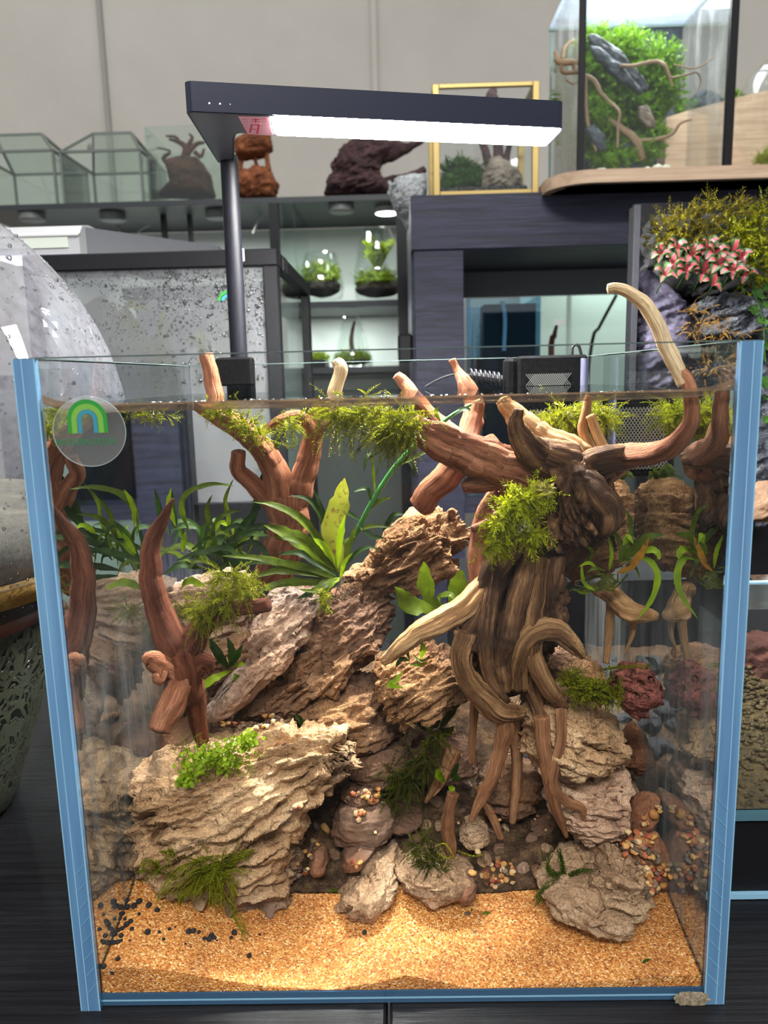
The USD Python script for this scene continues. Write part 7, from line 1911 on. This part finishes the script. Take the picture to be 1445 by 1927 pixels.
r = np.random.default_rng(88)
PATCH = [
    ('loose rounded pebble in the orange and tan gravel slope at lower right', 'gravel slope at lower right', 95, [(1190, 1590, 20, 20), (1215, 1610, 26, 24), (1240, 1640, 20, 26), (1228, 1668, 16, 16), (1205, 1580, 20, 12)], .070, .4, (6, 10)),
    ('small tan pebble in the gravel pocket at the centre, above the brown rounded stone', 'gravel pocket at the centre', 24, [(690, 1498, 22, 12), (705, 1506, 18, 12), (676, 1530, 12, 12)], .098, .4, (5, 8)),
    ('small pebble in the gravel at the right foot of the layered stone', 'gravel at the foot of the layered stone', 22, [(580, 1610, 14, 16), (590, 1590, 12, 10), (572, 1640, 10, 14), (676, 1625, 10, 8)], .066, .3, (4.5, 7.5)),
    ('tan pebble in the gravel bed right of the broad low stone', 'gravel bed right of the broad low stone', 44, [(915, 1650, 22, 16), (940, 1660, 22, 18), (930, 1630, 18, 12), (955, 1640, 14, 16)], .075, .3, (5, 8.5)),
    ('small yellowish pebble in the shaded gravel above the layered stone', 'shaded gravel above the layered stone', 18, [(508, 1352, 16, 9), (490, 1366, 14, 7), (430, 1360, 24, 10)], .110, .35, (5, 8)),
    ('small pebble among the plates by the right pane', 'pebbles among the plates by the right pane', 9, [(1240, 1520, 10, 10), (1225, 1545, 14, 6)], .088, .2, (5, 8)),
    ('small loose pebble on the shaded bank among the roots', 'loose pebbles among the roots', 16, [(1020, 1545, 26, 16), (925, 1540, 30, 20), (850, 1540, 14, 14)], .095, .2, (3, 6)),
    ('small pebble lying on the layered stone near its right edge', 'pebbles on the layered stone', 5, [(560, 1516, 10, 5), (556, 1524, 8, 4)], .034, 0, (5, 8)),
]
for lab, grp, n, spots, y, k_, (s0_, s1_) in PATCH:
    for k in range(n):
        u, v, ru, rv = spots[k % len(spots)]
        u, v = u + np.clip(r.normal(0, .6), -1.2, 1.2) * ru, v + np.clip(r.normal(0, .6), -1.2, 1.2) * rv
        c = surface(u, v)
        sz = r.uniform(s0_, s1_) * PX(c[1])
        c = c + [0, -.3 * sz, .3 * sz]
        pebble('pebble', lab, c, sz, int(r.integers(0, 10)), grp)
for u, v, y, s, k, lab in ((613, 1560, .066, 14, 8, 'yellow oval pebble right of the layered stone'), (596, 1556, .068, 12, 7, 'grey oval pebble right of the layered stone, next to the yellow one'), (888, 1643, .05, 10, 8, 'yellow pebble above the brown chip on the sand'), (898, 1604, .085, 9, 3, 'cream pebble under the rounded grey-brown stone'), (862, 1550, .08, 5, 3, 'tiny white pebble right of the thin upright stick'),
                           (1230, 1534, .085, 13, 1, 'amber pebble on the russet plate by the right pane'), (706, 1568, .075, 5, 3, 'tiny cream pebble on the brown rounded stone'), (880, 1720, .03, 8, 7, 'small grey pebble on the sand right of centre'), (894, 1755, .026, 5, 4, 'tiny grey pebble on the sand below the grey one')):
    if v > 1700 and y > .012:
        c = on_ground(u, v) + [0, 0, .0006]
    else:
        c = surface(u, v) + [0, -.0008, .0008]
    pebble('pebble', lab, c, s * PX(c[1]), k, None, rot=(0, 60 if s > 11 else 10, 20))

m_pellet = mottled('black_soil_pellet', [(.3, (22, 20, 20)), (.7, (54, 50, 50))], scale=400, rough=.85, bump=.4, bscale=900)
PSH = (ico(2)[0] * np.array([1, .9, .85]), ico(2)[1])
pel = [(196, 1822, 8), (212, 1832, 7), (222, 1807, 7), (214, 1777, 8), (222, 1775, 7), (216, 1760, 8), (228, 1763, 7), (230, 1750, 7), (220, 1742, 6), (238, 1742, 8), (246, 1736, 7), (232, 1722, 6), (240, 1710, 8), (252, 1708, 9), (262, 1700, 9), (238, 1698, 8), (280, 1706, 8), (296, 1715, 7), (235, 1731, 5), (248, 1750, 6), (228, 1772, 5),
       (278, 1757, 9), (300, 1756, 5), (308, 1769, 5), (319, 1750, 5), (330, 1747, 4), (355, 1756, 8), (364, 1755, 8), (374, 1757, 6), (385, 1768, 6), (394, 1770, 8), (403, 1768, 7), (398, 1762, 7), (408, 1772, 4), (441, 1758, 8), (435, 1766, 5), (469, 1801, 7), (349, 1778, 4), (686, 1757, 7), (489, 1760, 4), (300, 1851, 4), (245, 1772, 4), (262, 1722, 5), (226, 1730, 6), (233, 1705, 6), (224, 1752, 6)]
for u, v, s in pel:
    c = on_ground(u, v)
    pebble('soil_pellet', 'small black soil pellet lying on the sand at lower left' if u < 500 else 'single black round pellet on the sand near the bottom centre', c + [0, 0, s * PX(c[1]) * .5], s * PX(c[1]) * .8, 0, 'black soil pellets on the sand' if u < 500 else None, 'soil pellet', mat=m_pellet, shape=PSH)
for k in range(30):
    u, v = r.uniform(218, 244), r.uniform(1500, 1690)
    c = P(u, v, .080 + .012 * (1690 - v) / 210)
    pebble('soil_pellet', 'black soil pellet heaped in the gap between the layered stone and the left pane', c, r.uniform(6, 9) * PX(c[1]), 0, 'black pellets in the left gap', 'soil pellet', mat=m_pellet, shape=PSH)
# bits of leaf lying on the sand
for u, v, a, L, lab in ((915, 1722, -.7, 26, 'green leaf scrap on the sand right of centre'), (1216, 1812, .6, 24, 'yellow-green leaf scrap on the sand at lower right'), (806, 1768, 1.4, 10, 'tiny green leaf scrap on the sand at the centre'), (888, 1716, 1.3, 14, 'dark green leaf scrap beside the grey pebble on the sand'), (548, 1690, -1.1, 24, 'green weed scrap at the right end of the layered stone'), (628, 1680, -.8, 34, 'dark green weed scrap left of the half-buried stone')):
    c = on_ground(u, v) + [0, 0, .0012]
    s = PX(c[1])
    d = np.array([math.cos(a), 0.3, math.sin(a) * .2]) * L * s * .5
    solo('leaf_scrap', leaf_mesh([c - d, c + [0, 0, .0004], c + d], L * s * .28, n=8, face=[0, -.3, 1]), m_fern, lab, 'leaf', smooth=True)
